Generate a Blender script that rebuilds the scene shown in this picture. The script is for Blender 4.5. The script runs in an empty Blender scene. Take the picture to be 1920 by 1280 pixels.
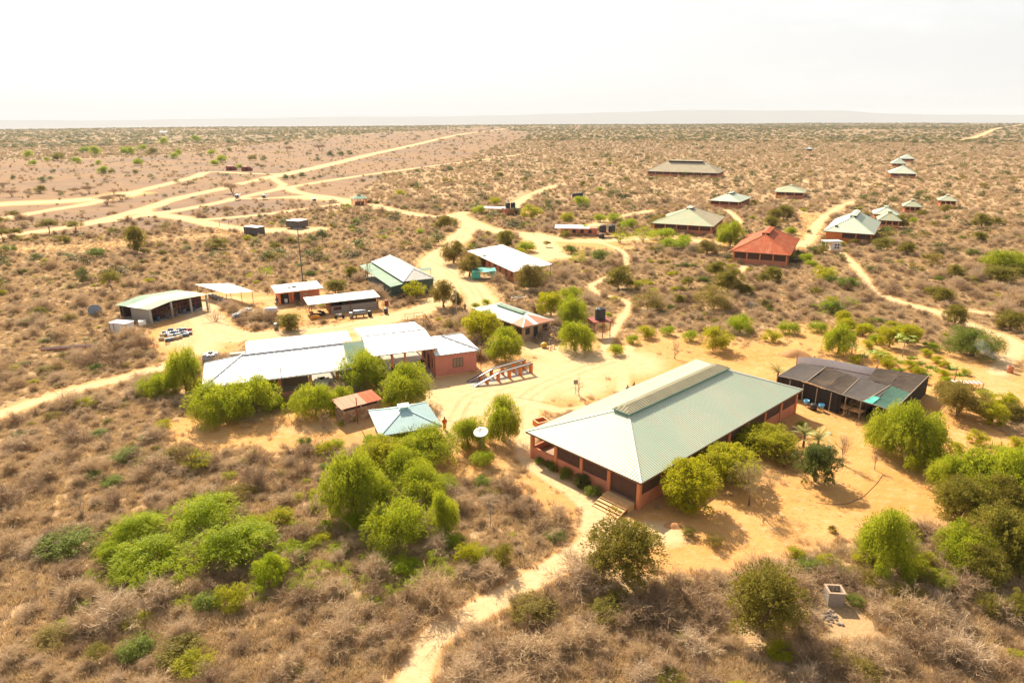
import bpy, math, random
import numpy as np
from mathutils import Vector, Matrix
R = math.radians
scene = bpy.context.scene
C = scene.collection
rng = random.Random(7)
npr = np.random.default_rng(11)

# ------------------------------------------------------------------ camera
F, CAMH = 1280.0, 37.0
PITCH = math.atan((640 - 221.5) / F); ROLL = math.atan(7 / 1920)
r0 = Vector((1, 0, 0)); fw = Vector((0, math.cos(PITCH), -math.sin(PITCH))); u0 = Vector((0, math.sin(PITCH), math.cos(PITCH)))
up = u0 * math.cos(ROLL) + r0 * math.sin(ROLL); rt = r0 * math.cos(ROLL) - u0 * math.sin(ROLL)
cam_d = bpy.data.cameras.new('camera'); cam = bpy.data.objects.new('camera', cam_d); C.objects.link(cam)
m = Matrix((rt, up, -fw)).transposed().to_4x4(); m.translation = (0, 0, CAMH); cam.matrix_world = m
cam_d.sensor_width = 36; cam_d.lens = 36 * F / 1920; cam_d.clip_start = 0.5; cam_d.clip_end = 90000
scene.camera = cam
# ------------------------------------------------------------------ light
SUN_EL, SUN_AZ = 40.0, 24.0          # azimuth: degrees left of the view direction
sdir = Vector((-math.sin(R(SUN_AZ)) * math.cos(R(SUN_EL)), math.cos(R(SUN_AZ)) * math.cos(R(SUN_EL)), math.sin(R(SUN_EL))))
W = bpy.data.worlds.new('World'); scene.world = W; W.use_nodes = True
nt = W.node_tree; bg = nt.nodes['Background']
sky = nt.nodes.new('ShaderNodeTexSky'); sky.sky_type = 'NISHITA'; sky.sun_disc = False
sky.sun_elevation = R(SUN_EL); sky.sun_rotation = R(-SUN_AZ); sky.dust_density = 2.5; sky.ozone_density = 0.6; sky.air_density = 1.0
hs_ = nt.nodes.new('ShaderNodeHueSaturation'); hs_.inputs['Saturation'].default_value = 0.45; nt.links.new(sky.outputs[0], hs_.inputs['Color'])
tcw = nt.nodes.new('ShaderNodeTexCoord'); mpw = nt.nodes.new('ShaderNodeMapping'); mpw.inputs['Scale'].default_value = (1.0, 1.0, 4.5); nt.links.new(tcw.outputs['Generated'], mpw.inputs[0])
nzw = nt.nodes.new('ShaderNodeTexNoise'); nzw.inputs['Scale'].default_value = 3.4; nzw.inputs['Detail'].default_value = 6; nzw.inputs['Roughness'].default_value = 0.6; nt.links.new(mpw.outputs[0], nzw.inputs['Vector'])
mrw = nt.nodes.new('ShaderNodeMapRange'); mrw.inputs[1].default_value = 0.50; mrw.inputs[2].default_value = 0.68; mrw.inputs[4].default_value = 0.22; nt.links.new(nzw.outputs[0], mrw.inputs[0])
mxw = nt.nodes.new('ShaderNodeMix'); mxw.data_type = 'RGBA'; mxw.blend_type = 'ADD'; nt.links.new(mrw.outputs[0], mxw.inputs['Factor']); nt.links.new(hs_.outputs[0], mxw.inputs['A']); mxw.inputs['B'].default_value = (9.5, 9.0, 8.6, 1)
veil = nt.nodes.new('ShaderNodeMix'); veil.data_type = 'RGBA'; sx_ = nt.nodes.new('ShaderNodeSeparateXYZ'); nt.links.new(tcw.outputs['Generated'], sx_.inputs[0]); vf = nt.nodes.new('ShaderNodeMapRange'); vf.inputs[1].default_value = 0.0; vf.inputs[2].default_value = 0.7; vf.inputs[3].default_value = 0.8; vf.inputs[4].default_value = 0.12; nt.links.new(sx_.outputs[2], vf.inputs[0]); nt.links.new(vf.outputs[0], veil.inputs['Factor']); nt.links.new(mxw.outputs['Result'], veil.inputs['A']); veil.inputs['B'].default_value = (7.05, 6.97, 6.88, 1)   # high thin haze evens the sky out
nt.links.new(veil.outputs['Result'], bg.inputs[0]); bg.inputs[1].default_value = 0.072
sd = bpy.data.lights.new('sun', 'SUN'); sd.energy = 5.0; sd.angle = R(0.5); sd.color = (1.0, 0.865, 0.665)
so = bpy.data.objects.new('sun', sd); C.objects.link(so); so.rotation_euler = sdir.to_track_quat('Z', 'Y').to_euler()
scene.view_settings.view_transform = 'Standard'; scene.view_settings.look = 'None'
scene.view_settings.exposure = 1.0; scene.view_settings.gamma = 1.0
scene.view_settings.use_curve_mapping = False
scene.cycles.max_bounces = 6; scene.cycles.diffuse_bounces = 3; scene.cycles.glossy_bounces = 2
scene.cycles.transparent_max_bounces = 6; scene.cycles.volume_bounces = 0; scene.cycles.transmission_bounces = 2
scene.cycles.use_denoising = True

# ------------------------------------------------------------------ geometry of the place
def G(px, py, z=0.0):
    d = fw + rt * ((px - 960) / F) + up * ((640 - py) / F)
    t = (z - CAMH) / d.z
    return Vector((d.x * t, d.y * t, z))
def PJ(p):
    q = Vector(p) - Vector((0, 0, CAMH)); w = q.dot(fw)
    return 960 + F * q.dot(rt) / w, 640 - F * q.dot(up) / w, w
def ztop(x, y, py):                      # height above (x, y) that reaches the row py
    lo, hi = -5.0, 60.0
    for _ in range(40):
        mid = (lo + hi) / 2
        if PJ((x, y, mid))[1] > py: lo = mid
        else: hi = mid
    return lo

# ------------------------------------------------------------------ helpers
def fastmesh(name, V, Q=None, T=None, mat=None, smooth=False, attrs=None):
    me = bpy.data.meshes.new(name)
    V = np.asarray(V, np.float32).reshape(-1, 3)
    parts = []
    if Q is not None and len(Q): parts.append(np.asarray(Q, np.int32).reshape(-1, 4))
    if T is not None and len(T): parts.append(np.asarray(T, np.int32).reshape(-1, 3))
    nl = sum(p.size for p in parts); nf = sum(len(p) for p in parts)
    me.vertices.add(len(V)); me.vertices.foreach_set('co', V.ravel())
    me.loops.add(nl); me.polygons.add(nf)
    me.loops.foreach_set('vertex_index', np.concatenate([p.ravel() for p in parts]))
    st = []; o = 0
    for p in parts:
        st.append(o + np.arange(len(p)) * p.shape[1]); o += p.size
    me.polygons.foreach_set('loop_start', np.concatenate(st).astype(np.int32))
    if smooth: me.polygons.foreach_set('use_smooth', np.ones(nf, bool))
    me.update(calc_edges=True)
    for k, a in (attrs or {}).items():
        at = me.attributes.new(k, 'FLOAT', 'POINT'); at.data.foreach_set('value', np.asarray(a, np.float32))
    if mat: me.materials.append(mat)
    return me
class MB:
    def __init__(s): s.v = []; s.f = []
    def box(s, x0, y0, z0, x1, y1, z1):
        n = len(s.v); s.v += [(x, y, z) for z in (z0, z1) for x, y in ((x0, y0), (x1, y0), (x1, y1), (x0, y1))]
        s.f += [tuple(n + i for i in q) for q in ((3, 2, 1, 0), (4, 5, 6, 7), (0, 1, 5, 4), (1, 2, 6, 5), (2, 3, 7, 6), (3, 0, 4, 7))]; return s
    def poly(s, pts):
        n = len(s.v); s.v += [tuple(p) for p in pts]; s.f.append(tuple(range(n, n + len(pts)))); return s
    def slab(s, pts, th):                 # polygon pts (any plane), thickened straight down
        n = len(s.v); k = len(pts)
        s.v += [tuple(p) for p in pts] + [(p[0], p[1], p[2] - th) for p in pts]
        s.f.append(tuple(range(n, n + k))); s.f.append(tuple(reversed(range(n + k, n + 2 * k))))
        for i in range(k): j = (i + 1) % k; s.f.append((n + i, n + k + i, n + k + j, n + j))
        return s
    def beam(s, p, q, w, h):              # straight bar with a rectangular section
        p = Vector(p); q = Vector(q); d = (q - p).normalized()
        a = d.cross(Vector((0, 0, 1)))
        if a.length < 1e-3: a = Vector((1, 0, 0))
        a.normalize(); b = a.cross(d).normalized(); a *= w / 2; b *= h / 2
        n = len(s.v); s.v += [tuple(c + e) for c in (p, q) for e in (a + b, -a + b, -a - b, a - b)]
        s.f += [tuple(n + i for i in t) for t in ((3, 2, 1, 0), (4, 5, 6, 7), (0, 1, 5, 4), (1, 2, 6, 5), (2, 3, 7, 6), (3, 0, 4, 7))]; return s
    def tube(s, pts, rad, n=6, cap=True):
        pts = [Vector(p) for p in pts]
        if not hasattr(rad, '__len__'): rad = [rad] * len(pts)
        base = len(s.v)
        for i, p in enumerate(pts):
            d = (pts[min(i + 1, len(pts) - 1)] - pts[max(i - 1, 0)]).normalized()
            a = d.cross(Vector((0.13, 0.21, 1)) if abs(d.z) < 0.95 else Vector((1, 0.1, 0))).normalized(); b = d.cross(a)
            for k in range(n):
                t = 2 * math.pi * k / n; s.v.append(tuple(p + (a * math.cos(t) + b * math.sin(t)) * rad[i]))
        for i in range(len(pts) - 1):
            for k in range(n):
                j = (k + 1) % n; s.f.append((base + i * n + k, base + i * n + j, base + (i + 1) * n + j, base + (i + 1) * n + k))
        if cap:
            s.f.append(tuple(base + k for k in reversed(range(n)))); s.f.append(tuple(base + (len(pts) - 1) * n + k for k in range(n)))
        return s
    def lathe(s, prof, c=(0, 0, 0), n=16, sx=1, sy=1, ax='z'):
        base = len(s.v)
        for r, z in prof:
            for k in range(n):
                t = 2 * math.pi * k / n; a, b = r * math.cos(t) * sx, r * math.sin(t) * sy
                p = (a, b, z) if ax == 'z' else ((z, a, b) if ax == 'x' else (a, z, b))
                s.v.append((p[0] + c[0], p[1] + c[1], p[2] + c[2]))
        for i in range(len(prof) - 1):
            for k in range(n):
                j = (k + 1) % n; s.f.append((base + i * n + k, base + i * n + j, base + (i + 1) * n + j, base + (i + 1) * n + k))
        s.f.append(tuple(base + k for k in reversed(range(n)))); s.f.append(tuple(base + (len(prof) - 1) * n + k for k in range(n)))
        return s
    def ell(s, c, r, n=12, m_=8):
        pr = [(max(1e-3, math.sin(math.pi * i / m_)), -math.cos(math.pi * i / m_)) for i in range(m_ + 1)]
        base = len(s.v); s.lathe(pr, (0, 0, 0), n)
        for i in range(base, len(s.v)):
            v = s.v[i]; s.v[i] = (c[0] + v[0] * r[0], c[1] + v[1] * r[1], c[2] + v[2] * r[2])
        return s
    def build(s, name, mat, parent=None, smooth=False, label=None, kind=None):
        me = bpy.data.meshes.new(name); me.from_pydata(s.v, [], s.f)
        if smooth: me.polygons.foreach_set('use_smooth', [True] * len(me.polygons))
        me.update(); me.materials.append(mat)
        o = bpy.data.objects.new(name, me); C.objects.link(o)
        if parent is not None: o.parent = parent
        if label: o['label'] = label
        if kind: o['kind'] = kind
        return o
def thing(name, label, cat, loc=(0, 0, 0), rz=0.0, group=None):
    o = bpy.data.objects.new(name, None); o.empty_display_size = 0.3; C.objects.link(o)
    o.location = loc; o.rotation_euler = (0, 0, rz); o['label'] = label; o['category'] = cat
    if group: o['group'] = group
    return o
def tag(o, label, cat, group=None, loc=None, rz=None):
    o['label'] = label; o['category'] = cat
    if group: o['group'] = group
    if loc is not None: o.location = loc
    if rz is not None: o.rotation_euler = (0, 0, rz)
    return o
def copy_tree(o, parent=None):
    c = o.copy(); C.objects.link(c); c.parent = parent
    for ch in list(o.children): copy_tree(ch, c)
    return c

# ------------------------------------------------------------------ materials
def newmat(name):
    ma = bpy.data.materials.new(name); ma.use_nodes = True; n = ma.node_tree
    return ma, n, n.nodes['Principled BSDF']
def N(n, t, **kw):
    x = n.nodes.new(t)
    for k, v in kw.items(): setattr(x, k, v)
    return x
def noise(n, vec, scale, detail=4, rough=0.6, dist=0.0):
    x = N(n, 'ShaderNodeTexNoise'); x.inputs['Scale'].default_value = scale; x.inputs['Detail'].default_value = detail
    x.inputs['Roughness'].default_value = rough; x.inputs['Distortion'].default_value = dist
    if vec is not None: n.links.new(vec, x.inputs['Vector'])
    return x.outputs[0]
def mth(n, op, a, b=None, clamp=False):
    x = N(n, 'ShaderNodeMath', operation=op); x.use_clamp = clamp
    for i, q in enumerate((a, b)):
        if q is None: continue
        if isinstance(q, (int, float)): x.inputs[i].default_value = q
        else: n.links.new(q, x.inputs[i])
    return x.outputs[0]
def rampf(n, fac, lo, hi):
    x = N(n, 'ShaderNodeMapRange'); x.inputs[1].default_value = lo; x.inputs[2].default_value = hi; n.links.new(fac, x.inputs[0]); return x.outputs[0]
def mix(n, fac, a, b, mode='MIX'):
    x = N(n, 'ShaderNodeMix', data_type='RGBA', blend_type=mode)
    for s_, q in ((x.inputs['Factor'], fac), (x.inputs['A'], a), (x.inputs['B'], b)):
        if isinstance(q, (int, float)): s_.default_value = q
        elif isinstance(q, tuple): s_.default_value = (*q, 1)
        else: n.links.new(q, s_)
    return x.outputs['Result']
def mat(name, c1, c2=None, scale=1.5, rough=0.85, metal=0.0, bump=0.0, spec=0.4, fine=None, streak=None):
    ma, n, b = newmat(name)
    tc = N(n, 'ShaderNodeTexCoord').outputs['Object']
    c2 = c2 or tuple(x * 0.78 for x in c1)
    f = rampf(n, noise(n, tc, scale, 5), 0.35, 0.68)
    col = mix(n, f, c1, c2)
    if fine:
        f2 = rampf(n, noise(n, tc, scale * 9, 3), 0.45, 0.75); col = mix(n, mth(n, 'MULTIPLY', f2, 0.55), col, fine)
    if streak:                           # wear running down the slope of the sheets
        mp = N(n, 'ShaderNodeMapping'); mp.inputs['Scale'].default_value = streak[1]; n.links.new(tc, mp.inputs[0])
        f3 = rampf(n, noise(n, mp.outputs[0], 1.0, 5), 0.5, 0.72); col = mix(n, mth(n, 'MULTIPLY', f3, streak[2]), col, streak[0])
    n.links.new(col, b.inputs['Base Color'])
    b.inputs['Roughness'].default_value = rough; b.inputs['Metallic'].default_value = metal; b.inputs['Specular IOR Level'].default_value = spec
    if bump:
        bp = N(n, 'ShaderNodeBump'); bp.inputs['Strength'].default_value = bump; bp.inputs['Distance'].default_value = 0.05
        n.links.new(noise(n, tc, scale * 12, 4), bp.inputs['Height']); n.links.new(bp.outputs[0], b.inputs['Normal'])
    return ma
def leafmat(name, c1, c2, c3, trans=0.35, sat=1.0):
    ma, n, b = newmat(name)
    at = N(n, 'ShaderNodeAttribute', attribute_name='tint'); oi = N(n, 'ShaderNodeObjectInfo')
    col = mix(n, rampf(n, at.outputs['Fac'], 0.1, 0.9), c1, c2)
    col = mix(n, mth(n, 'MULTIPLY', oi.outputs['Random'], 0.6), col, c3)
    n.links.new(col, b.inputs['Base Color']); b.inputs['Roughness'].default_value = 0.6; b.inputs['Specular IOR Level'].default_value = 0.25
    if trans:
        tr = N(n, 'ShaderNodeBsdfTranslucent'); ms = N(n, 'ShaderNodeMixShader'); ms.inputs[0].default_value = trans
        n.links.new(col, tr.inputs[0]); out = n.nodes['Material Output']
        n.links.new(b.outputs[0], ms.inputs[1]); n.links.new(tr.outputs[0], ms.inputs[2]); n.links.new(ms.outputs[0], out.inputs[0])
    return ma
M = {}
M['green_roof'] = mat('pale_green_sheet', (0.47, 0.56, 0.43), (0.55, 0.59, 0.45), 0.16, 0.5, 0.05, spec=0.4, streak=((0.60, 0.50, 0.36), (1.6, 0.22, 0.3), 0.5))
M['cream_roof'] = mat('faded_green_sheet', (0.44, 0.49, 0.33), (0.52, 0.52, 0.36), 0.3, 0.8, 0.0, spec=0.1, streak=((0.50, 0.38, 0.22), (0.6, 0.6, 0.6), 0.6))
M['tan_roof'] = mat('tan_sheet', (0.42, 0.36, 0.25), (0.50, 0.43, 0.3), 0.3, 0.8, 0.0, spec=0.1)
M['vent_roof'] = mat('weathered_vent_sheet', (0.27, 0.25, 0.17), (0.33, 0.30, 0.2), 0.6, 0.8, spec=.15)
M['dark_green_roof'] = mat('green_sheet_dark', (0.13, 0.27, 0.22), (0.20, 0.33, 0.27), 0.3, 0.45, 0.1)
M['shed_roof'] = mat('green_grey_sheet', (0.22, 0.32, 0.24), (0.30, 0.39, 0.29), 0.4, 0.8, 0.0, spec=0.12)
M['blue_roof'] = mat('pale_blue_sheet', (0.38, 0.54, 0.54), (0.46, 0.60, 0.59), 0.6, 0.55, 0.0, spec=0.35, streak=((0.28, 0.46, 0.52), (1.2, 1.2, 1), 0.5))
M['white_roof'] = mat('white_sheet', (0.80, 0.78, 0.76), (0.72, 0.70, 0.68), 0.5, 0.4, 0.1, spec=0.6)
M['light_roof'] = mat('offwhite_sheet', (0.70, 0.67, 0.60), (0.62, 0.58, 0.5), 0.6, 0.5, 0.0)
M['red_roof'] = mat('rusty_red_sheet', (0.50, 0.11, 0.04), (0.38, 0.085, 0.035), 0.5, 0.75, 0.0, spec=.15, fine=(0.50, 0.19, 0.09), streak=((0.60, 0.32, 0.18), (0.4, 0.8, 0.6), 0.45))
M['rust_sheet'] = mat('rusted_sheet', (0.50, 0.20, 0.10), (0.42, 0.15, 0.08), 0.8, 0.7, 0.0, fine=(0.58, 0.32, 0.18))
M['wall'] = mat('terracotta_plaster', (0.64, 0.25, 0.14), (0.56, 0.205, 0.11), 0.7, 0.9, bump=0.15, fine=(0.44, 0.17, 0.10))
M['column'] = mat('terracotta_column', (0.70, 0.27, 0.12), (0.60, 0.21, 0.09), 1.0, 0.9, bump=0.1)
M['orange'] = mat('orange_plaster', (0.72, 0.23, 0.06), (0.62, 0.19, 0.05), 1.0, 0.9)
M['pinkwall'] = mat('salmon_plaster', (0.62, 0.25, 0.18), (0.56, 0.21, 0.15), 0.8, 0.9, bump=0.1)
M['beige'] = mat('beige_plaster', (0.42, 0.30, 0.20), (0.35, 0.25, 0.17), 1.5, 0.95, bump=0.2, fine=(0.48, 0.36, 0.24))
M['block'] = mat('grey_block', (0.34, 0.29, 0.25), (0.27, 0.235, 0.20), 2.5, 0.95, bump=0.3, fine=(0.40, 0.34, 0.28))
M['concrete'] = mat('concrete', (0.46, 0.42, 0.36), (0.36, 0.33, 0.28), 1.5, 0.9, bump=0.2, fine=(0.52, 0.48, 0.42))
M['slab'] = mat('floor_slab', (0.42, 0.28, 0.19), (0.36, 0.23, 0.15), 0.8, 0.85)
M['screen'] = mat('insect_mesh', (0.115, 0.06, 0.04), (0.085, 0.045, 0.03), 3, 0.9)
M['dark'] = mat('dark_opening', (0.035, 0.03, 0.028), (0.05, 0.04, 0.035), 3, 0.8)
M['glass'] = mat('window_glass', (0.04, 0.04, 0.04), (0.06, 0.05, 0.045), 3, 0.15, spec=0.7)
M['wood'] = mat('pale_wood', (0.74, 0.45, 0.21), (0.64, 0.36, 0.15), 3.0, 0.7, bump=0.1, streak=((0.45, 0.24, 0.10), (1, 9, 6), 0.5))
M['darkwood'] = mat('brown_timber', (0.22, 0.11, 0.06), (0.17, 0.085, 0.05), 2, 0.85)
M['oldwood'] = mat('weathered_wood', (0.26, 0.19, 0.13), (0.36, 0.27, 0.19), 3, 0.9)
M['steel'] = mat('galvanised_steel', (0.28, 0.29, 0.31), (0.22, 0.23, 0.25), 2, 0.45, 0.6)
M['pole'] = mat('dark_pole', (0.11, 0.12, 0.11), None, 2, 0.6)
M['redsteel'] = mat('red_oxide_steel', (0.30, 0.055, 0.03), (0.24, 0.045, 0.03), 2, 0.7)
M['black'] = mat('black_plastic', (0.022, 0.022, 0.024), (0.035, 0.034, 0.033), 2, 0.45, spec=0.5)
M['white'] = mat('white_paint', (0.78, 0.76, 0.72), (0.68, 0.65, 0.6), 2, 0.5)
M['tank_white'] = mat('white_plastic', (0.72, 0.71, 0.70), (0.6, 0.58, 0.55), 2, 0.5)
M['navy'] = mat('blue_drum', (0.05, 0.10, 0.19), (0.08, 0.14, 0.24), 2, 0.5, fine=(0.22, 0.26, 0.32))
M['ltblue'] = mat('light_blue_plastic', (0.14, 0.42, 0.66), (0.18, 0.50, 0.72), 2, 0.5)
M['cream'] = mat('cream_drum', (0.58, 0.46, 0.28), (0.5, 0.38, 0.22), 2, 0.6)
M['red'] = mat('red_paint', (0.42, 0.04, 0.03), None, 2, 0.5)
M['yellow'] = mat('yellow_paint', (0.65, 0.42, 0.03), None, 2, 0.5)
M['orange_plastic'] = mat('orange_plastic', (0.70, 0.30, 0.03), None, 2, 0.5)
M['trailer'] = mat('dark_grey_trailer', (0.075, 0.07, 0.072), (0.095, 0.09, 0.09), 1.2, 0.5)
M['net'] = mat('black_shade_net', (0.070, 0.053, 0.042), (0.052, 0.040, 0.032), 0.9, 0.9, bump=0.2, spec=.1, fine=(0.085, 0.068, 0.055), streak=((0.13, 0.09, 0.06), (0.5, 0.5, 1), 0.7))
M['netgrey'] = mat('grey_shade_net', (0.10, 0.085, 0.08), (0.075, 0.065, 0.06), 0.8, 0.9, bump=0.2, spec=.1, fine=(0.13, 0.115, 0.10))
M['netwall'] = mat('black_net_wall', (0.030, 0.026, 0.022), (0.045, 0.035, 0.028), 1.2, 0.9)
M['netgreen'] = mat('green_shade_net', (0.03, 0.085, 0.06), (0.045, 0.115, 0.08), 0.8, 0.85, bump=0.2)
M['teal'] = mat('teal_tarp', (0.05, 0.36, 0.29), (0.10, 0.46, 0.38), 1.2, 0.7, bump=0.3)
M['fence'] = mat('bluegrey_sheet', (0.74, 0.77, 0.86), (0.78, 0.8, 0.88), 1.0, 0.6, 0.0)
M['stone'] = mat('rubble_stone', (0.40, 0.25, 0.15), (0.26, 0.17, 0.11), 3, 0.95, bump=0.3)
M['stone2'] = mat('pale_rubble_stone', (0.50, 0.36, 0.23), (0.40, 0.28, 0.18), 3, 0.95)
M['skin'] = mat('brown_skin', (0.12, 0.055, 0.03), None, 5, 0.6)
M['hair'] = mat('black_hair', (0.01, 0.008, 0.007), None, 5, 0.7)
M['robe'] = mat('orange_cloth', (0.66, 0.20, 0.035), (0.55, 0.14, 0.02), 5, 0.9)
M['khaki'] = mat('khaki_cloth', (0.38, 0.28, 0.16), None, 5, 0.9)
M['bark'] = mat('grey_bark', (0.20, 0.14, 0.095), (0.14, 0.095, 0.065), 6, 0.95, bump=0.4)
M['palebark'] = mat('pale_bark', (0.44, 0.34, 0.24), (0.34, 0.25, 0.17), 6, 0.95)
M['rubber'] = mat('tyre_rubber', (0.03, 0.03, 0.03), None, 4, 0.85)
M['mound'] = mat('red_earth', (0.46, 0.23, 0.09), (0.38, 0.18, 0.07), 1.5, 0.95, bump=0.5)
L_ = leafmat
M['l_bright'] = L_('bright_feathery_leaves', (0.30, 0.38, 0.010), (0.52, 0.56, 0.018), (0.30, 0.37, 0.012), 0.55)
M['l_weep'] = L_('weeping_leaves', (0.26, 0.31, 0.015), (0.52, 0.53, 0.03), (0.31, 0.34, 0.02), 0.58)
M['l_olive'] = L_('olive_leaves', (0.165, 0.155, 0.018), (0.36, 0.31, 0.035), (0.27, 0.215, 0.035), 0.45)
M['l_dark'] = L_('dark_green_leaves', (0.085, 0.12, 0.02), (0.19, 0.22, 0.035), (0.14, 0.15, 0.03), 0.35)
M['l_yellow'] = L_('yellow_green_leaves', (0.38, 0.38, 0.010), (0.60, 0.55, 0.02), (0.38, 0.36, 0.015), 0.55)
M['l_far'] = L_('far_bush_leaves', (0.075, 0.075, 0.018), (0.15, 0.135, 0.03), (0.12, 0.10, 0.03), 0.25)
M['l_brown'] = L_('brown_green_leaves', (0.23, 0.175, 0.03), (0.40, 0.30, 0.055), (0.27, 0.21, 0.045), 0.4)
M['l_dull'] = L_('dull_green_leaves', (0.135, 0.19, 0.02), (0.28, 0.33, 0.04), (0.20, 0.23, 0.035), 0.45)
M['l_silver'] = L_('silver_leaves', (0.32, 0.29, 0.24), (0.42, 0.38, 0.32), (0.3, 0.27, 0.2), 0.2)
M['l_dry'] = L_('dry_yellow_leaves', (0.36, 0.27, 0.12), (0.46, 0.35, 0.17), (0.36, 0.28, 0.12), 0.3)
M['l_garden'] = L_('garden_leaves', (0.20, 0.33, 0.03), (0.32, 0.44, 0.05), (0.26, 0.36, 0.04), 0.4)
M['twig'] = L_('grey_thorn_twigs', (0.43, 0.305, 0.185), (0.72, 0.55, 0.365), (0.54, 0.37, 0.18), 0.27)
M['twig2'] = L_('brown_thorn_twigs', (0.29, 0.19, 0.11), (0.44, 0.30, 0.18), (0.36, 0.23, 0.12), 0.2)
M['straw'] = L_('straw_tufts', (0.60, 0.45, 0.24), (0.72, 0.56, 0.34), (0.56, 0.38, 0.17), 0.3)

# ------------------------------------------------------------------ paths and bare soil
def Gp(l): return [G(*p) for p in l]
ROADS = [   # name, label, pixel polyline (read off as ground points), width m, softness m
 ('airstrip', [(945, 241), (860, 254), (760, 276), (700, 289), (640, 304), (560, 322), (505, 333)], 11, 3),
 ('dirt_road', [(505, 333), (450, 345), (410, 355), (333, 372), (267, 393), (160, 420), (50, 437), (-60, 450)], 6.5, 2.2),
 ('dirt_road', [(540, 327), (470, 326), (393, 323), (363, 333), (293, 350), (240, 363), (177, 380), (100, 393), (43, 403), (-60, 420)], 6, 2.2),
 ('dirt_road', [(-80, 388), (20, 382), (100, 378), (190, 372), (240, 363)], 13, 7),
 ('dirt_road', [(983, 290), (893, 302), (827, 310), (727, 323), (627, 337), (567, 347), (530, 353), (467, 367), (400, 382), (317, 397), (277, 402), (233, 410), (167, 420)], 4.8, 2),
 ('dirt_road', [(267, 393), (277, 401), (333, 407), (380, 417), (433, 427), (500, 433), (560, 436)], 5, 2.5),
 ('dirt_road', [(544, 352), (550, 358), (575, 364), (605, 368), (640, 374), (672, 387), (700, 384), (727, 392), (767, 400), (807, 406), (850, 404), (872, 398)], 4.5, 2),
 ('dirt_track', [(433, 372), (500, 372), (567, 368), (633, 373)], 3, 2),
 ('dirt_track', [(383, 412), (467, 405), (533, 397), (600, 388), (645, 382), (680, 384)], 3, 2),
 ('dirt_road', [(510, 333), (522, 341), (530, 346), (526, 352)], 3.5, 1.5),
 ('dirt_road', [(850, 403), (868, 408), (882, 420), (872, 434), (858, 450), (838, 466), (815, 483), (808, 500), (825, 522), (838, 545), (822, 566), (790, 582), (715, 600), (640, 618), (560, 624), (470, 632), (410, 626), (388, 600), (375, 585), (392, 570), (425, 562)], 5.2, 2.5),
 ('dirt_road', [(815, 490), (845, 505), (872, 525), (895, 548), (905, 575)], 5, 2.5),
 ('dirt_road', [(882, 416), (910, 428), (950, 436), (1000, 441), (1060, 450), (1110, 452), (1200, 447), (1290, 451), (1330, 455)], 5.5, 2.5),
 ('footpath', [(1110, 450), (1165, 470), (1172, 500), (1128, 525), (1109, 535), (1122, 550), (1163, 561), (1180, 574), (1160, 605), (1140, 640), (1125, 665), (1110, 690)], 1.1, 0.7),
 ('dirt_road', [(-60, 800), (0, 776), (100, 742), (210, 714), (300, 690), (355, 668), (385, 645), (405, 628)], 1.9, 1.6),
 ('footpath', [(1005, 745), (996, 775), (984, 815), (985, 855), (1027, 890), (1080, 925), (1118, 965)], 1.8, 0.8),
 ('footpath', [(1110, 940), (1122, 975), (1112, 1018), (1048, 1058), (966, 1105), (885, 1150), (824, 1183), (790, 1227), (772, 1280), (755, 1335)], 2.5, 0.7),
 ('footpath', [(1120, 985), (1180, 1000), (1250, 1000)], 3.0, 2.0),
 ('dirt_track', [(1660, 556), (1700, 570), (1760, 586), (1820, 610), (1874, 628), (1906, 647), (1890, 672), (1870, 700)], 2.0, 1.3),
 ('dirt_track', [(1800, 580), (1880, 592), (1960, 606)], 1.6, 1.2),
 ('dirt_track', [(1600, 378), (1573, 389), (1545, 408), (1530, 425), (1519, 447), (1500, 462)], 1.9, 1.8),
 ('footpath', [(1575, 470), (1590, 485), (1608, 504), (1623, 525), (1640, 548), (1668, 560)], 1.3, 1.0),
 ('footpath', [(1362, 394), (1374, 402), (1386, 416), (1380, 425)], 1.6, 1.0),
 ('footpath', [(1405, 490), (1393, 500), (1385, 512)], 1.2, 0.8),
 ('dirt_track', [(1060, 345), (1030, 352), (993, 367), (970, 380), (955, 395)], 4, 2),
 ('dirt_track', [(1930, 232), (1880, 240), (1835, 254), (1800, 262)], 5, 5),
 ('footpath', [(1500, 338), (1520, 342), (1600, 345), (1740, 352)], 2.5, 2),
 ('footpath', [(1220, 395), (1150, 410), (1100, 428)], 2, 2),
 ('footpath', [(975, 748), (1050, 770), (1100, 762)], 1.0, 1.0),
 ('dirt_track', [(1092, 666), (1060, 690), (1010, 706), (940, 727), (880, 745), (850, 790)], 5, 2),
 ('dirt_track', [(1185, 668), (1100, 690), (1020, 722), (985, 748)], 4, 2),
 ('footpath', [(1180, 650), (1172, 690), (1165, 735)], 1.2, 1.0),
]
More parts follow.
